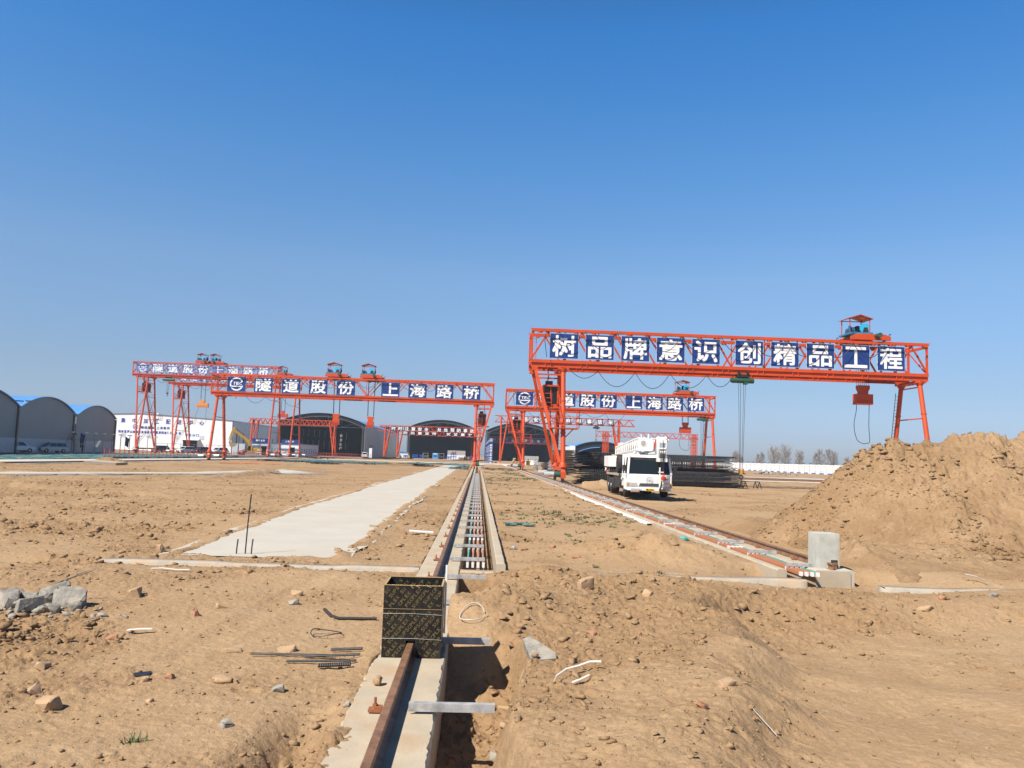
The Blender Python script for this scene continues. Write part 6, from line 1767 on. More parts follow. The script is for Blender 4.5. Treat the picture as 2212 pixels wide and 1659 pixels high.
m = MB(); m.prism([(-5.3, 8.2), (-5.9, 8.2), (-6.2, 7.4), (-6.9, 3.7), (-6.5, 3.6), (-5.7, 6.6), (-5.3, 7.2)], 'y', 0.15, 0.5); m.build('arm', 'yellow', t)
m = MB(); m.bar((-2.9, 0.3, 6.0), (-5.4, 0.3, 8.0), 0.16); m.bar((-0.9, 0.6, 2.0), (-2.2, 0.6, 4.6), 0.18); m.bar((-6.2, 0.3, 7.2), (-7.0, 0.3, 4.4), 0.13); m.build('cylinders', 'dark_metal', t)
m = MB(); m.prism([(-7.0, 3.9), (-6.3, 3.7), (-4.6, 3.1), (-5.6, 2.3), (-6.5, 2.4)], 'y', -0.35, 0.95); m.build('bucket', 'stone_tan', t)

# ------------------------------------------------------------------ people
def person(label, x, y, z, rot, top='cloth_dark', legs='cloth_dark', hat='helmet', pose='stand', group=None):
    t = thing('person', label, 'person', (x, y, z), rot, group)
    P = {'stand': dict(hip=(0, 0, 0.92), chest=(0.02, 0, 1.36), neck=(0.03, 0, 1.50), head=(0.05, 0, 1.64), el=[(0.08, -0.27, 1.12), (0.10, 0.27, 1.12)], ha=[(0.22, -0.22, 0.92), (0.24, 0.20, 0.95)], kn=[(0.04, -0.10, 0.50), (0.02, 0.10, 0.50)], ft=[(0.0, -0.12, 0.05), (-0.02, 0.12, 0.05)]),
         'bend': dict(hip=(0, 0, 0.92), chest=(0.34, 0, 1.24), neck=(0.46, 0, 1.32), head=(0.58, 0, 1.40), el=[(0.50, -0.24, 1.02), (0.52, 0.24, 1.02)], ha=[(0.72, -0.15, 0.95), (0.72, 0.15, 0.95)], kn=[(0.10, -0.10, 0.50), (-0.02, 0.10, 0.52)], ft=[(0.02, -0.12, 0.05), (-0.05, 0.12, 0.05)])}[pose]
    V = [P['hip'], P['chest'], P['neck'], P['head']]; Rr = [0.15, 0.17, 0.065, 0.095]
    E = [(0, 1), (1, 2), (2, 3)]
    c = Vector(P['chest'])
    for i, s in enumerate((-1, 1)):
        b = len(V); V += [tuple(c + Vector((0, s * 0.20, 0.05))), P['el'][i], P['ha'][i]]; Rr += [0.075, 0.055, 0.042]; E += [(1, b), (b, b + 1), (b + 1, b + 2)]
        b = len(V); h = Vector(P['hip']); V += [tuple(h + Vector((0, s * 0.10, -0.06))), P['kn'][i], P['ft'][i], tuple(Vector(P['ft'][i]) + Vector((0.16, 0, -0.01)))]; Rr += [0.10, 0.075, 0.055, 0.045]; E += [(0, b), (b, b + 1), (b + 1, b + 2), (b + 2, b + 3)]
    me = bpy.data.meshes.new('body'); me.from_pydata(V, E, [])
    o = bpy.data.objects.new('body', me); COL.objects.link(o); o.parent = t
    md = o.modifiers.new('skin', 'SKIN'); md.use_smooth_shade = True
    for v, r in zip(me.skin_vertices[0].data, Rr): v.radius = (r, r)
    me.skin_vertices[0].data[0].use_root = True
    o.modifiers.new('sub', 'SUBSURF').levels = 1; o.modifiers['sub'].render_levels = 1
    me.materials.append(M[top])
    hd = Vector(P['head'])
    m = MB(); m.ball(hd + Vector((0.01, 0, 0)), 0.10, (1, 0.85, 1.15), 12, 8); m.ball(hd + Vector((0.11, 0, -0.01)), 0.02, (1, 0.8, 1)); m.build('head', 'skin', o)
    m = MB(); m.lathe([(0.17, 0.03), (0.135, 0.05), (0.12, 0.11), (0.07, 0.16), (0.01, 0.175)], hd, n=16); m.build('helmet', hat, o)
    return t
person('worker in dark clothes and orange helmet leaning forward at the top of the ladder', -70.7, 142.6, 2.35, R(-20), pose='bend')
person('worker in dark clothes and orange helmet standing below the ladder', -67.9, 140.6, 0.2, R(160))
person('worker in blue overalls before the dark mouth of the first shed', -42.8, 243, 0.4, R(-60), 'cloth_blue', 'cloth_blue', 'blue_board')
person('worker in orange at the foot of the tall crane leg beside the site office', -45.4, 180.4, 0.25, R(30), 'cloth_orange', 'cloth_dark', 'helmet', 'bend')
person('worker in blue at the gate of the white hall', -90.9, 256, 0.35, R(-90), 'cloth_blue', 'cloth_dark', 'blue_board')
person('worker in dark clothes among the lamp posts behind the silver car', -74.0, 152.4, 1.1, R(40))
t = thing('step_ladder', 'tall wooden step ladder leaning by the worker with the orange helmet', 'ladder', (-70.7, 141.4, 0.2))
m = MB(); ladder(m, (-1.0, -0.9, 0), (0.2, 0.6, 3.3), 0.55, (0.8, -0.5, 0), 0.035); ladder(m, (0.9, 1.4, 0), (0.2, 0.7, 3.3), 0.55, (0.8, -0.5, 0), 0.03); m.build('rungs', 'wood', t)
t = thing('plank_bundle', 'pale planks leaning on the fence beside the standing worker', 'planks', (-67.2, 142.6, 0.2))
m = MB(); 
for k in range(4): m.bar((-0.2 + 0.14 * k, 0, 0), (0.7 + 0.12 * k, 0.8, 2.3), 0.10, 0.04)
m.build('planks', 'galv', t)
# ------------------------------------------------------------------ rebar cages
def cage(label, x0, x1, y, z, r, hoop0, hoop1, nl, hp, mt='rebar', seed=1, group='rebar cages stacked behind the crane truck'):
    t = thing('rebar_cage', label, 'rebar cage', (x0, y, z), 0, group)
    rr = random.Random(seed); m = MB()
    for k in range(nl):
        a = 2 * math.pi * k / nl
        e0, e1 = rr.uniform(0, 0.9), rr.uniform(-1.1, 0.1)
        m.path([(e0, r * math.cos(a), r * math.sin(a)), (x1 - x0 + e1, r * math.cos(a) * (1 + rr.uniform(-.01, .03)), r * math.sin(a) * (1 + rr.uniform(-.02, .02)) - 0.02)], 0.027, 5)
    m.build('main_bars', mt, t)
    m = MB(); x = hoop0 - x0
    while x < hoop1 - x0:
        pts = [(x + hp * k / 20, (r + 0.02) * math.cos(2 * math.pi * k / 20), (r + 0.02) * math.sin(2 * math.pi * k / 20)) for k in range(21)]
        m.path(pts, 0.017, 4); x += hp
    m.build('spiral_hoops', 'hoop', t)
    m = MB(); x = hoop0 - x0 + 0.4
    while x < hoop1 - x0:
        pts = [(x, (r - 0.04) * math.cos(2 * math.pi * k / 16), (r - 0.04) * math.sin(2 * math.pi * k / 16)) for k in range(17)]
        m.path(pts, 0.03, 4); x += 2.0
    m.build('stiffener_rings', 'brown_steel', t)
    return t
RC = 0.66
cage('lower front rebar cage, its long bar ends sticking out beside the truck', 9.6, 23.1, 68.3, RC - 0.02, RC, 11.2, 20.6, 42, 0.14, seed=1)
cage('upper front rebar cage with a dense mesh of hoops beside the truck cab', 9.8, 22.3, 68.5, 3 * RC + 0.02, RC, 11.4, 19.6, 42, 0.14, seed=2)
cage('lower rebar cage in the second row of the stack', 9.4, 22.9, 69.75, RC - 0.02, RC, 11.0, 20.1, 32, 0.2, seed=3)
cage('upper rebar cage in the second row of the stack', 9.3, 22.4, 69.9, 3 * RC + 0.02, RC, 11.3, 19.7, 32, 0.2, seed=4)
cage('lower rebar cage at the back of the stack', 9.0, 22.5, 71.2, RC - 0.02, RC, 11.0, 20.0, 30, 0.24, seed=5)
cage('upper rebar cage at the back of the stack', 9.2, 21.9, 71.3, 3 * RC + 0.02, RC, 11.0, 19.4, 30, 0.24, seed=6)
for k, (yy, zz) in enumerate(((68.2, 0), (68.4, 1), (69.8, 0), (69.9, 1), (71.0, 0), (71.0, 1))):
    x0 = 8.0 + 0.15 * k
    cage(('lower' if zz == 0 else 'upper') + ' short rebar cage seen end on beside the crane leg, ' + ('front', 'middle', 'rear')[k // 2] + ' row', x0, x0 + 5.6, yy - 0.05, RC - 0.02 + zz * (2 * RC + 0.04), RC, x0 + 1.3, x0 + 4.9, 26, 0.2, 'rebar', 20 + k)
def bar_stack(label, x0, x1, y0, y1, h, seed, mt='brown_steel', n=150):
    t = thing('bar_bundle', label, 'steel bundle', ((x0 + x1) / 2, y0, 0), 0, 'stacks of bars beyond the crane leg')
    rr = random.Random(seed); m = MB(); w = (x1 - x0) / 2
    for k in range(n):
        y, z = rr.uniform(0, y1 - y0), rr.uniform(0.05, h)
        a, b = -w + rr.uniform(0, 0.7), w - rr.uniform(0, 0.7)
        m.bar((a, y, z), (b, y, z + rr.uniform(-.03, .03)), 0.05)
    o = m.build('bars', mt, t); o['kind'] = 'stuff'
    m = MB()
    for x in (-w * 0.6, w * 0.6): m.box(x - 0.06, x + 0.06, 0, y1 - y0, 0, 0.1)
    m.build('bearers', 'wood', t)
bar_stack('lower brown stack of bars between the two inner crane legs', 8.1, 11.6, 101, 104, 1.5, 5)
bar_stack('tall brown stack of bars against the rebar cages', 10.1, 13.6, 108, 112, 3.2, 6, n=240)
bar_stack('pale ended stack of bars nearest the crane leg', 8.6, 9.7, 98, 100, 1.75, 7, 'galv', 120)
bar_stack('narrow pale stack of bars beside the far crane foot', 8.4, 9.4, 122, 124, 2.0, 8, 'galv', 110)

# trestles beside the cages
for x, y, lab in ((23.1, 69.0, 'small black trestle nearest the rebar bar ends'), (24.2, 68.6, 'small black trestle further from the rebar cages')):
    t = thing('trestle', lab, 'trestle', (x, y, -0.05), R(10))
    m = MB()
    for q in (-0.35, 0.35): m.bar((-0.22, q, 0), (0, q, 0.62), 0.05); m.bar((0.22, q, 0), (0, q, 0.62), 0.05)
    m.bar((0, -0.35, 0.62), (0, 0.35, 0.62), 0.05); m.bar((-0.12, -0.35, 0.3), (0.12, -0.35, 0.3), 0.04); m.build('bars', 'cable', t)

# ------------------------------------------------------------------ machines and stores in and before the sheds
def stand(label, x, y, w, h, d=1.6):
    t = thing('machine_stand', label, 'machine stand', (x, y, 0.42), 0, 'blue machine stands in the second shed')
    m = MB()
    for q in (-w / 2, w / 2, 0):
        for yy in (0, d): m.bar((q, yy, 0), (q, yy, h), 0.16)
    for z in (h * 0.5, h - 0.2, h): m.bar((-w / 2, 0, z), (w / 2, 0, z), 0.14); m.bar((-w / 2, d, z), (w / 2, d, z), 0.14)
    m.box(-w / 2 - 0.2, w / 2 + 0.2, -0.1, d + 0.1, h, h + 0.12); m.box(-w / 2, w / 2, 0.1, d - 0.1, h * 0.45, h * 0.6)
    m.build('frame', 'blue_metal', t)
def px(u): return ((1400 + u * 0.1357) - 1703) / 2845 * 300 + 0.35
stand('first blue machine stand inside the second shed', px(567), 300, 1.8, 1.35)
stand('blue machine stand left of the grey canopy', px(732), 301, 1.35, 1.3)
stand('blue machine stand right of the light blue cabinet', px(1190), 302, 1.2, 1.2)
stand('blue machine stand before the white panel', px(1440), 299, 1.7, 1.0)
stand('taller blue machine stand loaded with parts before the white panel', px(1570), 299, 1.8, 2.0)
stand('blue machine stand at the right end of the second shed', px(2030), 298, 1.4, 1.3)
stand('blue machine stand outside the lattice column of the second shed', px(320), 300, 1.2, 1.0)
t = thing('cabinet', 'light blue cabinet standing among the machine stands', 'cabinet', (px(1095), 299, 0.42)); m = MB(); m.box(-1.0, 1.0, 0, 1.4, 0.15, 2.2); m.build('housing', 'light_blue', t)
m = MB(); m.box(-0.6, 0.6, -0.03, 0.0, 1.75, 2.0); m.build('nameplate', 'plastic_white', t); m = MB(); m.box(-0.75, 0.75, -0.03, 0.0, 0.7, 1.5); m.build('control_panel', 'blue_metal', t)
t = thing('parts_heap', 'orange and grey machine parts lying on the loaded blue stand', 'machine parts', (px(1570), 299.6, 2.5)); m = MB()
r_ = random.Random(3)
for k in range(16): m.bar((r_.uniform(-1, 1), r_.uniform(0, 1), r_.uniform(0, .5)), (r_.uniform(-1, 1), r_.uniform(0, 1), r_.uniform(0, .9)), 0.16)
m.build('parts', 'rust', t)
for u, lab in ((838, 'grey canopied machine between the blue stands'), (1250, 'dark canopied machine right of the light blue cabinet')):
    t = thing('canopied_machine', lab, 'machine', (px(u), 300.5, 0.42)); m = MB(); m.box(-1.05, 1.05, -0.2, 1.6, 2.0, 2.1)
    for q in (-0.95, 0.95): m.bar((q, 0, 0), (q, 0, 2.0), 0.1); m.bar((q, 1.4, 0), (q, 1.4, 2.0), 0.1)
    m.build('canopy', 'galv', t); m = MB(); m.box(-0.7, 0.7, 0.2, 1.2, 0, 1.2); m.tube((-0.5, 0.1, 0.7), (0.5, 0.1, 0.7), 0.4, 12); m.build('machine_body', 'dark_metal', t)
t = thing('white_panel_shed', 'white and grey panel booth at the back of the second shed', 'booth', (px(1630), 306, 0.42)); m = MB(); m.box(-3.4, 3.4, 0, 2, 0, 1.7); m.build('lower_panels', 'hall_white', t); m = MB(); m.box(-3.4, 3.4, 0, 2, 1.7, 3.4); m.build('upper_panels', 'galv', t)
for u, s, lab in ((875, 0.7, 'dark cable reel before the grey canopied machine'), (1870, 0.8, 'grey cable reel among scrap at the shed mouth')):
    t = thing('cable_reel', lab, 'cable reel', (px(u), 296, 0.42 + s)); m = MB()
    for q in (-0.35, 0.35): m.lathe([(s, -0.04), (s, 0.04)], (q, 0, 0), 'x', 18)
    m.build('flanges', 'wood', t); m = MB(); m.lathe([(s * 0.6, -0.35), (s * 0.6, 0.35)], (0, 0, 0), 'x', 16); m.build('wound_cable', 'cable', t)
t = thing('scrap_heap', 'low heap of mixed steel scrap at the mouth of the second shed', 'scrap heap', (px(1850), 296, 0.42)); m = MB()
for k in range(40): m.bar((r_.uniform(-2.4, 2.4), r_.uniform(0, 2), r_.uniform(0, .5)), (r_.uniform(-2.4, 2.4), r_.uniform(0, 2), r_.uniform(0, 1.2)), 0.12)
m.build('scrap', 'rust', t)
for u, lab in ((415, 'yellow machine at the left column of the second shed'), (1950, 'yellow machine near the right end of the second shed')):
    t = thing('bending_machine', lab, 'machine', (px(u), 299, 0.42)); m = MB(); m.box(-0.3, 0.3, 0, 0.8, 0, 1.0); m.box(-0.15, 0.15, 0.1, 0.7, 1.0, 1.3); m.build('machine_body', 'yellow', t); m = MB(); m.lathe([(0.22, 0), (0.22, 0.08)], (0, 0.4, 1.3), n=12); m.build('bending_disc', 'dark_metal', t)
t = thing('low_annex', 'low white annex with a blue roof between the first and second shed', 'building', (px(270) - 0.3, 304, 0.4)); m = MB(); m.box(-1.6, 1.6, 0, 6, 0, 2.0); m.build('walls', 'hall_white', t); m = MB(); m.prism([(-1.7, 2.0), (1.7, 2.0), (1.7, 2.15), (-1.7, 2.5)], 'y', -0.2, 6.2); m.build('roof', 'roof_blue', t)
t = thing('container_shed', 'white container with a grey roof behind the inner crane leg', 'container', (13.4, 200, 0.25)); m = MB(); m.box(-1.6, 1.6, 0, 5, 0, 1.35); m.build('walls', 'hall_white', t); m = MB(); m.box(-1.7, 1.7, -0.1, 5.1, 1.35, 2.2); m.build('grey_top', 'galv', t)
t = thing('notice_board', 'tall white display board with a black head beside the white car', 'notice board', (-33.2, 249, 0.4)); m = MB(); m.box(-0.45, 0.45, -0.1, 0.1, 0, 3.0); m.build('board', 'hall_white', t); m = MB(); m.box(-0.55, 0.55, -0.12, 0.12, 3.0, 3.9); m.build('head_panel', 'car_black', t)
t = thing('bag_stack', 'stack of sand coloured bags at the mouth of the third shed', 'bags', (9.2, 190 + 10, 0.15)); 
for k, (x, z, y) in enumerate(((-0.7, 0.25, 0), (0, 0.25, 0), (0.7, 0.25, 0), (-0.45, 0.65, 0.1), (0.3, 0.65, 0.1), (-0.2, 1.05, 0.1), (-0.1, 1.45, 0.1))): m = MB(); m.ball((x, y, z), 0.42, (1, 0.9, 0.6), 12, 8); m.build('bag', 'stone_tan', t)
for x, y, lab, mt in ((11.4, 201, 'orange bending machine beside the sand coloured bags', 'far_orange'), (12.3, 196, 'small yellow machine by the light gantry foot', 'yellow')):
    t = thing('bending_machine', lab, 'machine', (x, y, 0.2)); m = MB(); m.box(-0.5, 0.5, 0, 0.8, 0, 0.9); m.box(-0.7, 0.7, -0.1, 0.9, 0.9, 1.1); m.tube((0, 0.4, 1.1), (0, 0.4, 1.5), 0.12, 8); m.build('machine_body', mt, t)
for x, y, lab in ((-63.3, 212, 'left blue grey silo box with a black pipe before the white hall'), (-61.5, 212, 'right blue grey silo box with a black pipe before the white hall')):
    t = thing('silo_box', lab, 'silo box', (x, y, 0.3)); m = MB(); m.box(-0.75, 0.75, -0.7, 0.7, 0, 2.9); m.build('box', 'shed_side', t); m = MB(); m.tube((0.1, 0, 2.9), (0.1, 0, 5.4), 0.16, 10); m.build('pipe', 'black', t)
# debris on the slabs at the right, before the boundary wall
for x, y, s, lab in ((62, 168, 1.0, 'heap of pale rubble before the boundary wall'), (66, 172, 0.7, 'smaller heap of pale rubble further along the wall')):
    t = scatter('rubble_heap', [(x + r_.uniform(-3, 3), y + r_.uniform(-3, 3)) for k in range(26)], [r_.uniform(0.2, 0.6) * s for k in range(26)], [0.15 + r_.uniform(0, 0.4) for k in range(26)], 'stone_grey', 31 + int(x)); tag(t, lab, 'rubble heap')

# ------------------------------------------------------------------ near debris
def place_rock(label, x, y, sx, sy, sz, mt, seed, rot=None, name='loose_stone', cat='stone', group='loose stones on the bare ground', dz=0.0, angular=True):
    sx, sy, sz = (0.80 * sx, 0.80 * sy, 0.80 * sz) if name == 'loose_stone' else (sx, sy, sz)
    b = bmesh.new(); r = random.Random(seed)
    pts = [Vector((r.uniform(-1, 1), r.uniform(-1, 1), r.uniform(-0.9, 0.9))) for _ in range(26)]
    for p in pts:
        if max(abs(p.x), abs(p.y)) < 0.7: p.x = math.copysign(0.75, p.x)
        b.verts.new((p.x * sx, p.y * sy, p.z * sz))
    bmesh.ops.convex_hull(b, input=b.verts)
    for v in [v for v in b.verts if not v.link_faces]: b.verts.remove(v)
    bmesh.ops.bevel(b, geom=b.edges[:], offset=min(sx, sy, sz) * 0.10, segments=1, affect='EDGES')
    bmesh.ops.subdivide_edges(b, edges=[e for e in b.edges if e.calc_length() > 0.35 * max(sx, sy)], cuts=1)
    for v in b.verts: v.co += Vector((r.uniform(-1, 1), r.uniform(-1, 1), r.uniform(-1, 1))) * 0.045 * min(sx, sy, sz)
    me = bpy.data.meshes.new(name); b.to_mesh(me); b.free(); me.shade_smooth(); me.set_sharp_from_angle(angle=R(25)); me.materials.append(M[mt])
    o = bpy.data.objects.new(name, me); COL.objects.link(o)
    zz = max(float(zg(np.array(x), np.array(y))), 0.0 if -0.95 < x < -0.25 and y < 14 else -9) + sz * 0.30 + dz
    o.location = (x, y, zz); o.rotation_euler = (r.uniform(-.2, .2), r.uniform(-.2, .2), rot if rot is not None else r.uniform(0, 6))
    return tag(o, label, cat, group)
S = place_rock
S('large grey white stone near the lower edge, left of the rail beam', -1.36, 5.42, 0.13, 0.085, 0.07, 'stone_grey', 1, 0.3)
S('rounded pale stone above the large grey white one, left of the beam', -1.78, 6.12, 0.065, 0.06, 0.055, 'stone_grey', 2)
S('grey white stone on the open ground below the rebar offcuts', -1.62, 7.05, 0.075, 0.06, 0.05, 'stone_grey', 3)
S('long pinkish stone on the ground left of the rebar offcuts', -2.40, 8.30, 0.15, 0.07, 0.05, 'stone_tan', 4, 0.1)
S('tan stone behind the thin rusty rod, beside the rebar offcuts', -1.85, 8.35, 0.12, 0.08, 0.07, 'stone_tan', 5, 0.2)
S('pair forming tan brick piece on the ground below the long pinkish stone', -2.15, 7.28, 0.13, 0.08, 0.055, 'stone_tan', 6, 0.05)
S('small brown stone beside the wooden offcut', -2.62, 7.30, 0.05, 0.05, 0.05, 'brick', 7)
S('small tan stone leaning on the wooden offcut', -2.80, 7.22, 0.06, 0.05, 0.045, 'stone_tan', 8)
S('orange brick lump beside a scrap of white paper', -3.78, 8.80, 0.10, 0.07, 0.06, 'brick', 9)
S('tan stone standing alone up the slope from the rubble heap', -4.55, 11.15, 0.17, 0.12, 0.13, 'stone_tan', 10)
S('flat stone left of the rubble heap near the frame edge', -6.3, 11.0, 0.20, 0.12, 0.06, 'stone_tan', 11)
S('pale stone on its pink neighbour, middle of the left ground', -2.45, 11.5, 0.11, 0.08, 0.08, 'stone_tan', 12)
S('grey stone just right of the pale and pink pair', -2.35, 10.8, 0.11, 0.09, 0.06, 'stone_grey', 13)
S('long low stone left of the pale and pink pair', -3.1, 10.4, 0.16, 0.07, 0.05, 'stone_tan', 14, 0.4)
S('small stone with a dark side by the long low stone', -3.3, 9.9, 0.08, 0.06, 0.07, 'brick', 15)
S('pointed stone at the left lower ground, upper of two', -3.55, 6.9, 0.10, 0.08, 0.07, 'stone_tan', 16)
S('broad stone at the left lower ground, lower of two', -3.25, 6.5, 0.14, 0.10, 0.08, 'stone_tan', 17)
S('tan lump further left than the two stones of the lower ground', -3.85, 7.55, 0.13, 0.10, 0.06, 'stone_tan', 18)
S('small pale stone right of the lower two stones', -2.55, 6.7, 0.05, 0.04, 0.03, 'stone_tan', 19)
S('white chip of stone close to the lower edge and beam', -1.12, 5.15, 0.05, 0.03, 0.025, 'stone_grey', 20)
S('pale stone lying on the concrete beam beside the rail', -0.80, 7.15, 0.05, 0.055, 0.07, 'stone_tan', 21, dz=0.02)
S('white stone on the beam edge above the rusty clip', -0.97, 6.62, 0.05, 0.035, 0.035, 'stone_grey', 22)
S('large tan block on the loose soil right of the box', 1.62, 11.75, 0.17, 0.13, 0.15, 'stone_tan', 23, 0.4)
S('tan block in front of the broken crest of loose soil', 2.35, 10.9, 0.10, 0.09, 0.09, 'stone_tan', 24)
S('dark sided brick lump below the plastic strip', 1.35, 9.2, 0.09, 0.06, 0.05, 'brick', 25)
S('pale brick half sunk in the loose soil, lower middle', 2.08, 6.6, 0.11, 0.055, 0.05, 'stone_tan', 26, 0.5)
S('dark brown stone just below the pale brick', 1.72, 6.05, 0.055, 0.05, 0.05, 'brick', 27)
S('pale stone close to the flat slab fragment', 0.30, 7.0, 0.05, 0.045, 0.04, 'stone_tan', 28)
S('grey lump of concrete at the edge of the dug trench', 0.22, 6.85, 0.06, 0.05, 0.05, 'stone_grey', 29)
S('brick on the ground right of the trench wall, nearest of three', 2.05, 16.3, 0.14, 0.08, 0.06, 'brick', 30, 0.2)
S('pink brick behind the other two, right of the trench wall', 1.75, 18.0, 0.12, 0.07, 0.06, 'brick', 31)
S('brick with a white can beside it, right of the trench wall', 1.05, 17.6, 0.14, 0.09, 0.07, 'brick', 32)
S('standing stone with a pale tip at the left corner of the slab', -5.9, 15.55, 0.11, 0.09, 0.16, 'stone_tan', 33)
S('grey stone of the bank near the heap, beyond the kerb', 8.3, 12.7, 0.13, 0.09, 0.07, 'stone_grey', 34)
S('reddish stone near the kerb at the right', 7.2, 12.2, 0.12, 0.08, 0.06, 'brick', 35)
S('white stone on the bank below the kerb', 9.0, 11.7, 0.12, 0.10, 0.07, 'stone_grey', 36)
S('large tan stone on the bank below the kerb', 6.7, 11.8, 0.17, 0.10, 0.07, 'stone_tan', 37)
# dumped concrete rubble at the left edge
for k, (x, y, sx, sy, sz, a, lab) in enumerate(((-4.95, 10.25, 0.22, 0.15, 0.17, 0.3, 'grey concrete lump at the right end of the rubble group, tilted'), (-5.28, 10.5, 0.20, 0.15, 0.21, 1.0, 'tallest grey concrete lump of the rubble group'), (-5.65, 10.2, 0.19, 0.15, 0.12, 2.0, 'grey concrete lump left of the tallest one'), (-6.15, 10.0, 0.34, 0.22, 0.09, 0.2, 'broad flat concrete slab piece at the frame edge'), (-5.3, 10.0, 0.17, 0.07, 0.11, 0.9, 'narrow concrete shard in front of the tallest lump'), (-5.8, 10.5, 0.18, 0.13, 0.10, 1.4, 'concrete lump behind the flat slab piece'), (-5.0, 9.95, 0.12, 0.09, 0.07, 2.2, 'small concrete lump before the tilted one'))):
    S(lab, x, y, sx, sy, sz, 'rubble', 60 + k, a, 'concrete_rubble', 'rubble', 'dumped concrete rubble', 0.03)
for k, (x, y, q) in enumerate(((-5.12, 10.08, .10), (-5.45, 10.12, .11), (-5.55, 10.42, .12), (-4.82, 10.12, .08), (-5.9, 10.15, .10), (-5.05, 10.45, .10), (-6.0, 10.35, .11))):
    S(('grey broken lump among the dumped rubble, between tilted lump and shard', 'grey broken lump left of the narrow shard', 'grey broken lump behind the middle of the rubble', 'last small lump at the right end of the rubble', 'grey broken lump beside the flat slab piece', 'grey broken lump behind the tilted rubble lump', 'grey broken lump behind the flat slab piece')[k], x, y, q * 1.2, q, q * 0.8, 'rubble', 160 + k, None, 'concrete_rubble', 'rubble', 'dumped concrete rubble', 0.02)
pts = [(-5.3 + rng.normal() * 0.5, 10.0 + rng.normal() * 0.22) for k in range(90)]
o = scatter('concrete_crumbs', pts, [0.02 + 0.03 * abs(rng.normal()) for _ in pts], [float(zg(np.array(a), np.array(b))) for a, b in pts], 'stone_grey', 71); tag(o, 'grey crumbs around the dumped concrete', 'crumbs', kind='stuff')
pts = [(-5.3 + rng.normal() * 0.8, 8.9 + rng.normal() * 0.35) for k in range(160)]
o = scatter('earth_lumps', pts, [0.018 + 0.026 * abs(rng.normal()) for _ in pts], [float(zg(np.array(a), np.array(b))) + 0.02 for a, b in pts], 'pile', 72); tag(o, 'brown earth lumps below the dumped concrete', 'earth lumps', kind='stuff')

def gz(x, y, d=0.0): return float(zg(np.array(x), np.array(y))) + d
# flat slab fragment in the loose soil right of the box
m = MB(); m.prism([(-0.13, -0.26), (0.15, -0.32), (0.17, -0.20), (-0.02, 0.26), (-0.12, 0.22)], 'z', -0.045, 0.045)
o = m.build('slab_fragment', 'rubble', None, smooth=False); o.location = (0.66, 8.15, gz(0.66, 8.15, 0.05)); o.scale = (0.85, 0.85, 1); o.rotation_euler = (R(16), R(-10), R(8)); tag(o, 'flat wedge of broken slab lying on the loose soil beside the dug trench', 'slab fragment')
# rods standing by the slab
for x, y, h, lean, lab in ((-4.36, 15.62, 1.13, 0.05, 'tall thin rusty rod standing at the end of the concrete path'), (-4.52, 15.60, 0.28, 0.02, 'left one of two short bars beside the tall rod'), (-4.24, 15.60, 0.29, 0.02, 'right one of two short bars beside the tall rod')):
    m = MB(); m.path([(x, y, -0.1), (x + lean * 0.4, y, h * 0.5), (x + lean, y, h)], 0.013, 7); tag(m.build('steel_rod', 'dark_metal'), lab, 'steel rod')
# black hose piece
def ground_path(name, pts, r, mt, label, cat, dz=0.02, n=5, smooth=4):
    P = [Vector((x, y, gz(x, y, dz + (q[0] if q else 0)))) for x, y, *q in pts]
    m = MB(); m.path(P, r, n); return tag(m.build(name, mt), label, cat)
ground_path('hose_piece', [(-1.86, 10.35, .02), (-1.72, 10.05), (-1.60, 9.92), (-1.35, 9.90), (-1.15, 9.93)], 0.022, 'black', 'short bent piece of black hose on the ground', 'hose')
def rod(x0, y0, x1, y1, r, mt, lab, rib=True):
    n = 30; P = []
    for k in range(n + 1):
        f = k / n; x, y = x0 + (x1 - x0) * f, y0 + (y1 - y0) * f; P.append(Vector((x, y, 0)))
    z0, z1 = gz(x0, y0, r), gz(x1, y1, r); zm = max(gz((x0 + x1) / 2, (y0 + y1) / 2, r) - (z0 + z1) / 2, 0)
    for k, p in enumerate(P): p.z = z0 + (z1 - z0) * k / n + zm + 0.012
    m = MB(); m.path(P, [r * (1.15 if (k % 2 and rib) else 0.92) for k in range(n + 1)], 7)
    tag(m.build('rebar_offcut', mt), lab, 'rebar offcut', 'rebar offcuts left of the plywood box')
rod(-2.15, 8.12, -1.35, 8.10, 0.012, 'dark_metal', 'longest plain rusty rod of the rebar offcuts', False)
rod(-1.42, 8.38, -1.10, 8.38, 0.014, 'dark_metal', 'ribbed offcut lying furthest back of the rebar pieces')
rod(-1.62, 8.06, -1.08, 8.06, 0.012, 'dark_metal', 'ribbed offcut just behind the thick short one')
rod(-1.75, 7.88, -1.09, 7.90, 0.011, 'dark_metal', 'thin dark ribbed offcut in the middle of the pieces')
rod(-1.42, 7.72, -1.12, 7.76, 0.019, 'dark_metal', 'thick short dark ribbed offcut nearest the front')
def loop(name, cx, cy, rx, ry, r, mt, lab, cat, seed, n=26, gap=0.2):
    q = random.Random(seed); P = []
    for k in range(n):
        a = gap + (2 * math.pi - 2 * gap) * k / (n - 1); x, y = cx + rx * math.cos(a), cy + ry * math.sin(a)
        P.append((x, y, gz(x, y, 0.012) + 0.012 + 0.03 * (0.5 + 0.5 * math.sin(a * 2 + seed))))
    m = MB(); m.path(P, r, 5); return tag(m.build(name, mt), lab, cat)
loop('wire_loop', -1.60, 9.1, 0.17, 0.13, 0.006, 'dark_metal', 'loop of dark wire lying left of the plywood box', 'wire', 3)
loop('wire_coil', 0.0, 9.65, 0.15, 0.18, 0.006, 'wire_pale', 'loop of white wire right of the plywood box', 'wire', 5)
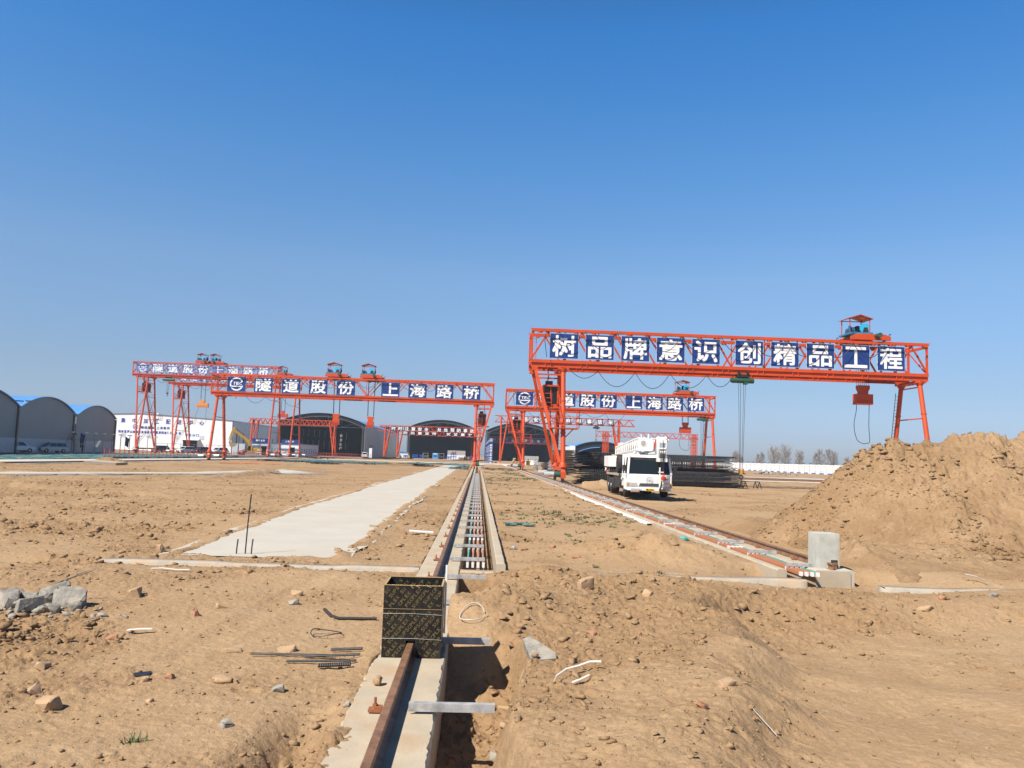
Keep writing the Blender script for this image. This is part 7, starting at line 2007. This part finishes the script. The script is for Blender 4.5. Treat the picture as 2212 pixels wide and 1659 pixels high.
# litter
def ribbon(pts, w, mt, lab, name='plastic_strip', cat='litter'):
    V = []; F = []
    for k, (x, y, h) in enumerate(pts):
        z = gz(x, y, 0.02 + h); V += [(x, y - w / 2, z), (x, y + w / 2, z + 0.006), ]
        if k: F.append((2 * k - 2, 2 * k - 1, 2 * k + 1, 2 * k))
    n = len(V); V2 = [(x, y, z - 0.004) for x, y, z in V]
    m = MB(); m.raw(V + V2, F + [(a + n, d + n, c + n, b + n) for a, b, c, d in F] + [(2 * k, 2 * k + 2, 2 * k + 2 + n, 2 * k + n) for k in range(len(pts) - 1)] + [(2 * k + 1, 2 * k + 3, 2 * k + 3 + n, 2 * k + 1 + n) for k in range(len(pts) - 1)]); return tag(m.build(name, mt), lab, cat)
ribbon([(0.72, 7.05, 0), (0.76, 7.2, 0.03), (0.86, 7.35, 0.05), (0.98, 7.45, 0.05), (1.10, 7.52, 0.06), (1.20, 7.5, 0.06)], 0.028, 'paper', 'twisted strip of white plastic on the loose soil')
ribbon([(0.88, 7.05, 0.01), (0.96, 7.1, 0.02), (1.05, 7.2, 0.02)], 0.03, 'paper', 'short white plastic scrap below the twisted strip')
ribbon([(0.28, 8.02, 0.02), (0.40, 8.0, 0.03), (0.52, 7.98, 0.03)], 0.06, 'wood', 'pale wood chip beside the flat slab wedge', 'wood_chip')
ribbon([(-5.15, 13.2, 0), (-5.0, 13.25, 0.02), (-4.75, 13.2, 0.01), (-4.55, 13.22, 0.02)], 0.05, 'paper', 'white plastic scrap on the ground left of the kerb')
ribbon([(-3.70, 8.95, 0.01), (-3.58, 9.0, 0.03), (-3.47, 9.05, 0.02)], 0.05, 'paper', 'scrap of white paper beside the orange brick lump')
ribbon([(9.25, 14.95, 0.12), (9.40, 14.82, 0.10), (9.52, 14.70, 0.05)], 0.06, 'paper', 'white plastic strip at the foot of the earth heap')
ribbon([(2.18, 6.25, 0.01), (2.25, 6.18, 0.01), (2.31, 6.1, 0.0)], 0.014, 'paper', 'white stick beside the pale brick', 'white_stick')
m = MB(); m.box(-0.09, 0.09, -0.05, 0.05, -0.010, 0.010); o = m.build('wood_offcut', 'plywood_film'); o.location = (-2.92, 7.40, gz(-2.92, 7.4, 0.005)); o.rotation_euler = (0.05, -0.1, 0.15); tag(o, 'dark faced plywood offcut with a pale edge on the ground', 'offcut')
m = MB(); m.tube((0, -0.06, 0), (0, 0.06, 0), 0.035, 14); o = m.build('drink_can', 'silver'); o.location = (0.86, 17.75, gz(0.86, 17.75, 0.04)); o.rotation_euler = (0, 0, 0.5); tag(o, 'crushed white can beside the brick by the trench wall', 'can')
m = MB()
for k in range(7): m.ball((r_.uniform(-.4, .4), r_.uniform(-.2, .2), 0.03), 0.09, (1.4, 1, 0.5), 8, 5)
o = m.build('net_scrap', 'net_green'); o.location = (1.35, 24.2, gz(1.35, 24.2, 0.02)); tag(o, 'crumpled grey green net scrap right of the trench wall', 'net scrap')
m = MB(); m.ball((0, 0, 0), 0.10, (1.2, 1, 0.7), 8, 5); m.ball((0.09, 0.02, -0.02), 0.07, (1.2, 1, 0.6), 8, 5); o = m.build('plastic_bag', 'teal_bar'); o.location = (5.45, 21.0, gz(5.45, 21.0, 0.05)); tag(o, 'bright turquoise plastic bag against the right trench wall', 'plastic bag')
m = MB(); m.box(-0.30, 0.30, -0.06, 0.06, 0, 0.03); o = m.build('plank_piece', 'plastic_white'); o.location = (-1.35, 20.3, gz(-1.35, 20.3, 0.03)); o.rotation_euler = (0.1, 0.05, 0.1); tag(o, 'pale plank piece on the earth between slab and rail', 'plank')
m = MB(); m.box(-0.12, 0.12, -0.04, 0.04, 0, 0.03); o = m.build('wood_block', 'wood'); o.location = (-2.75, 22.0, 0.025); tag(o, 'small brown wood block lying on the concrete path', 'wood block')
# concrete cover lying at the far left, orange cable there
m = MB(); m.prism([(-1.6, -0.9), (1.2, -1.0), (1.9, 0.6), (-1.0, 1.0)], 'z', -0.12, 0.12); o = m.build('concrete_cover', 'kerb', smooth=False); o.location = (-35.5, 78, 0.22); o.rotation_euler = (0.06, 0.04, 0.2); tag(o, 'grey concrete cover slab lying before the long white beam', 'cover slab')
ground_path('orange_cable', [(-33, 104), (-31.5, 105), (-29, 106.5), (-26, 107)], 0.05, 'cloth_orange', 'orange cable on the earth before the wide crane foot', 'cable', 0.05)

# sparse weeds between the rails
def weeds():
    n = 1500; V = []; F = []
    r = np.random.default_rng(8)
    for k in range(n):
        y = math.exp(r.uniform(math.log(17), math.log(135))); x = r.uniform(0.75, 5.5)
        if r.uniform() > 0.10 + 1.2 * float(sstep(fbm(np.array(x), np.array(y * 0.5), 3.0, 3, 401), 0.0, 0.3)) * (0.5 if y < 24 else 1): continue
        z = gz(x, y)
        s = r.uniform(0.04, 0.11) * (1 + y / 55)
        for b in range(7):
            a = r.uniform(0, 6.28); d = s * r.uniform(0.6, 1.6); w = 0.18 * s
            p = np.array([x + r.normal() * s * 0.5, y + r.normal() * s * 0.5, z]); q = len(V)
            V += [p + (w * math.sin(a), -w * math.cos(a), 0), p - (w * math.sin(a), -w * math.cos(a), 0), p + (d * math.cos(a), d * math.sin(a), s * r.uniform(0.2, 0.7))]; F.append((q, q + 1, q + 2))
    for x, y in ((2.3, 15.2), (3.2, 14.75), (0.75, 21.5), (-2.3, 5.75), (3.45, 14.9)):
        z = gz(x, y)
        for b in range(22):
            a = rng.uniform(0, 6.28); d = rng.uniform(0.02, 0.07); w = 0.009; q = len(V)
            p = np.array([x + rng.normal() * 0.03, y + rng.normal() * 0.03, z])
            V += [p + (w * math.sin(a), -w * math.cos(a), 0), p - (w * math.sin(a), -w * math.cos(a), 0), p + (d * math.cos(a), d * math.sin(a), rng.uniform(0.02, 0.08))]; F.append((q, q + 1, q + 2))
    tag(np_mesh('weeds', np.array(V), np.array(F), 'grass', smooth=False), 'sparse green weeds on the earth between the two rails', 'weeds', kind='stuff')
weeds()
# ------------------------------------------------------------------ haze: even thin air over the whole yard
mh, th, bh_ = _nodes('haze_air')
th.nodes.remove(bh_)
pv = th.nodes.new('ShaderNodeVolumePrincipled')
pv.inputs['Color'].default_value = (0.80, 0.88, 1.0, 1)
pv.inputs['Density'].default_value = 0.0003
pv.inputs['Anisotropy'].default_value = 0.2
th.links.new(pv.outputs[0], [n for n in th.nodes if n.type == 'OUTPUT_MATERIAL'][0].inputs['Volume'])
m = MB(); m.box(-420, 420, -60, 760, -2.5, 26)
o = m.build('haze', mh, None, smooth=False)
tag(o, kind='stuff')
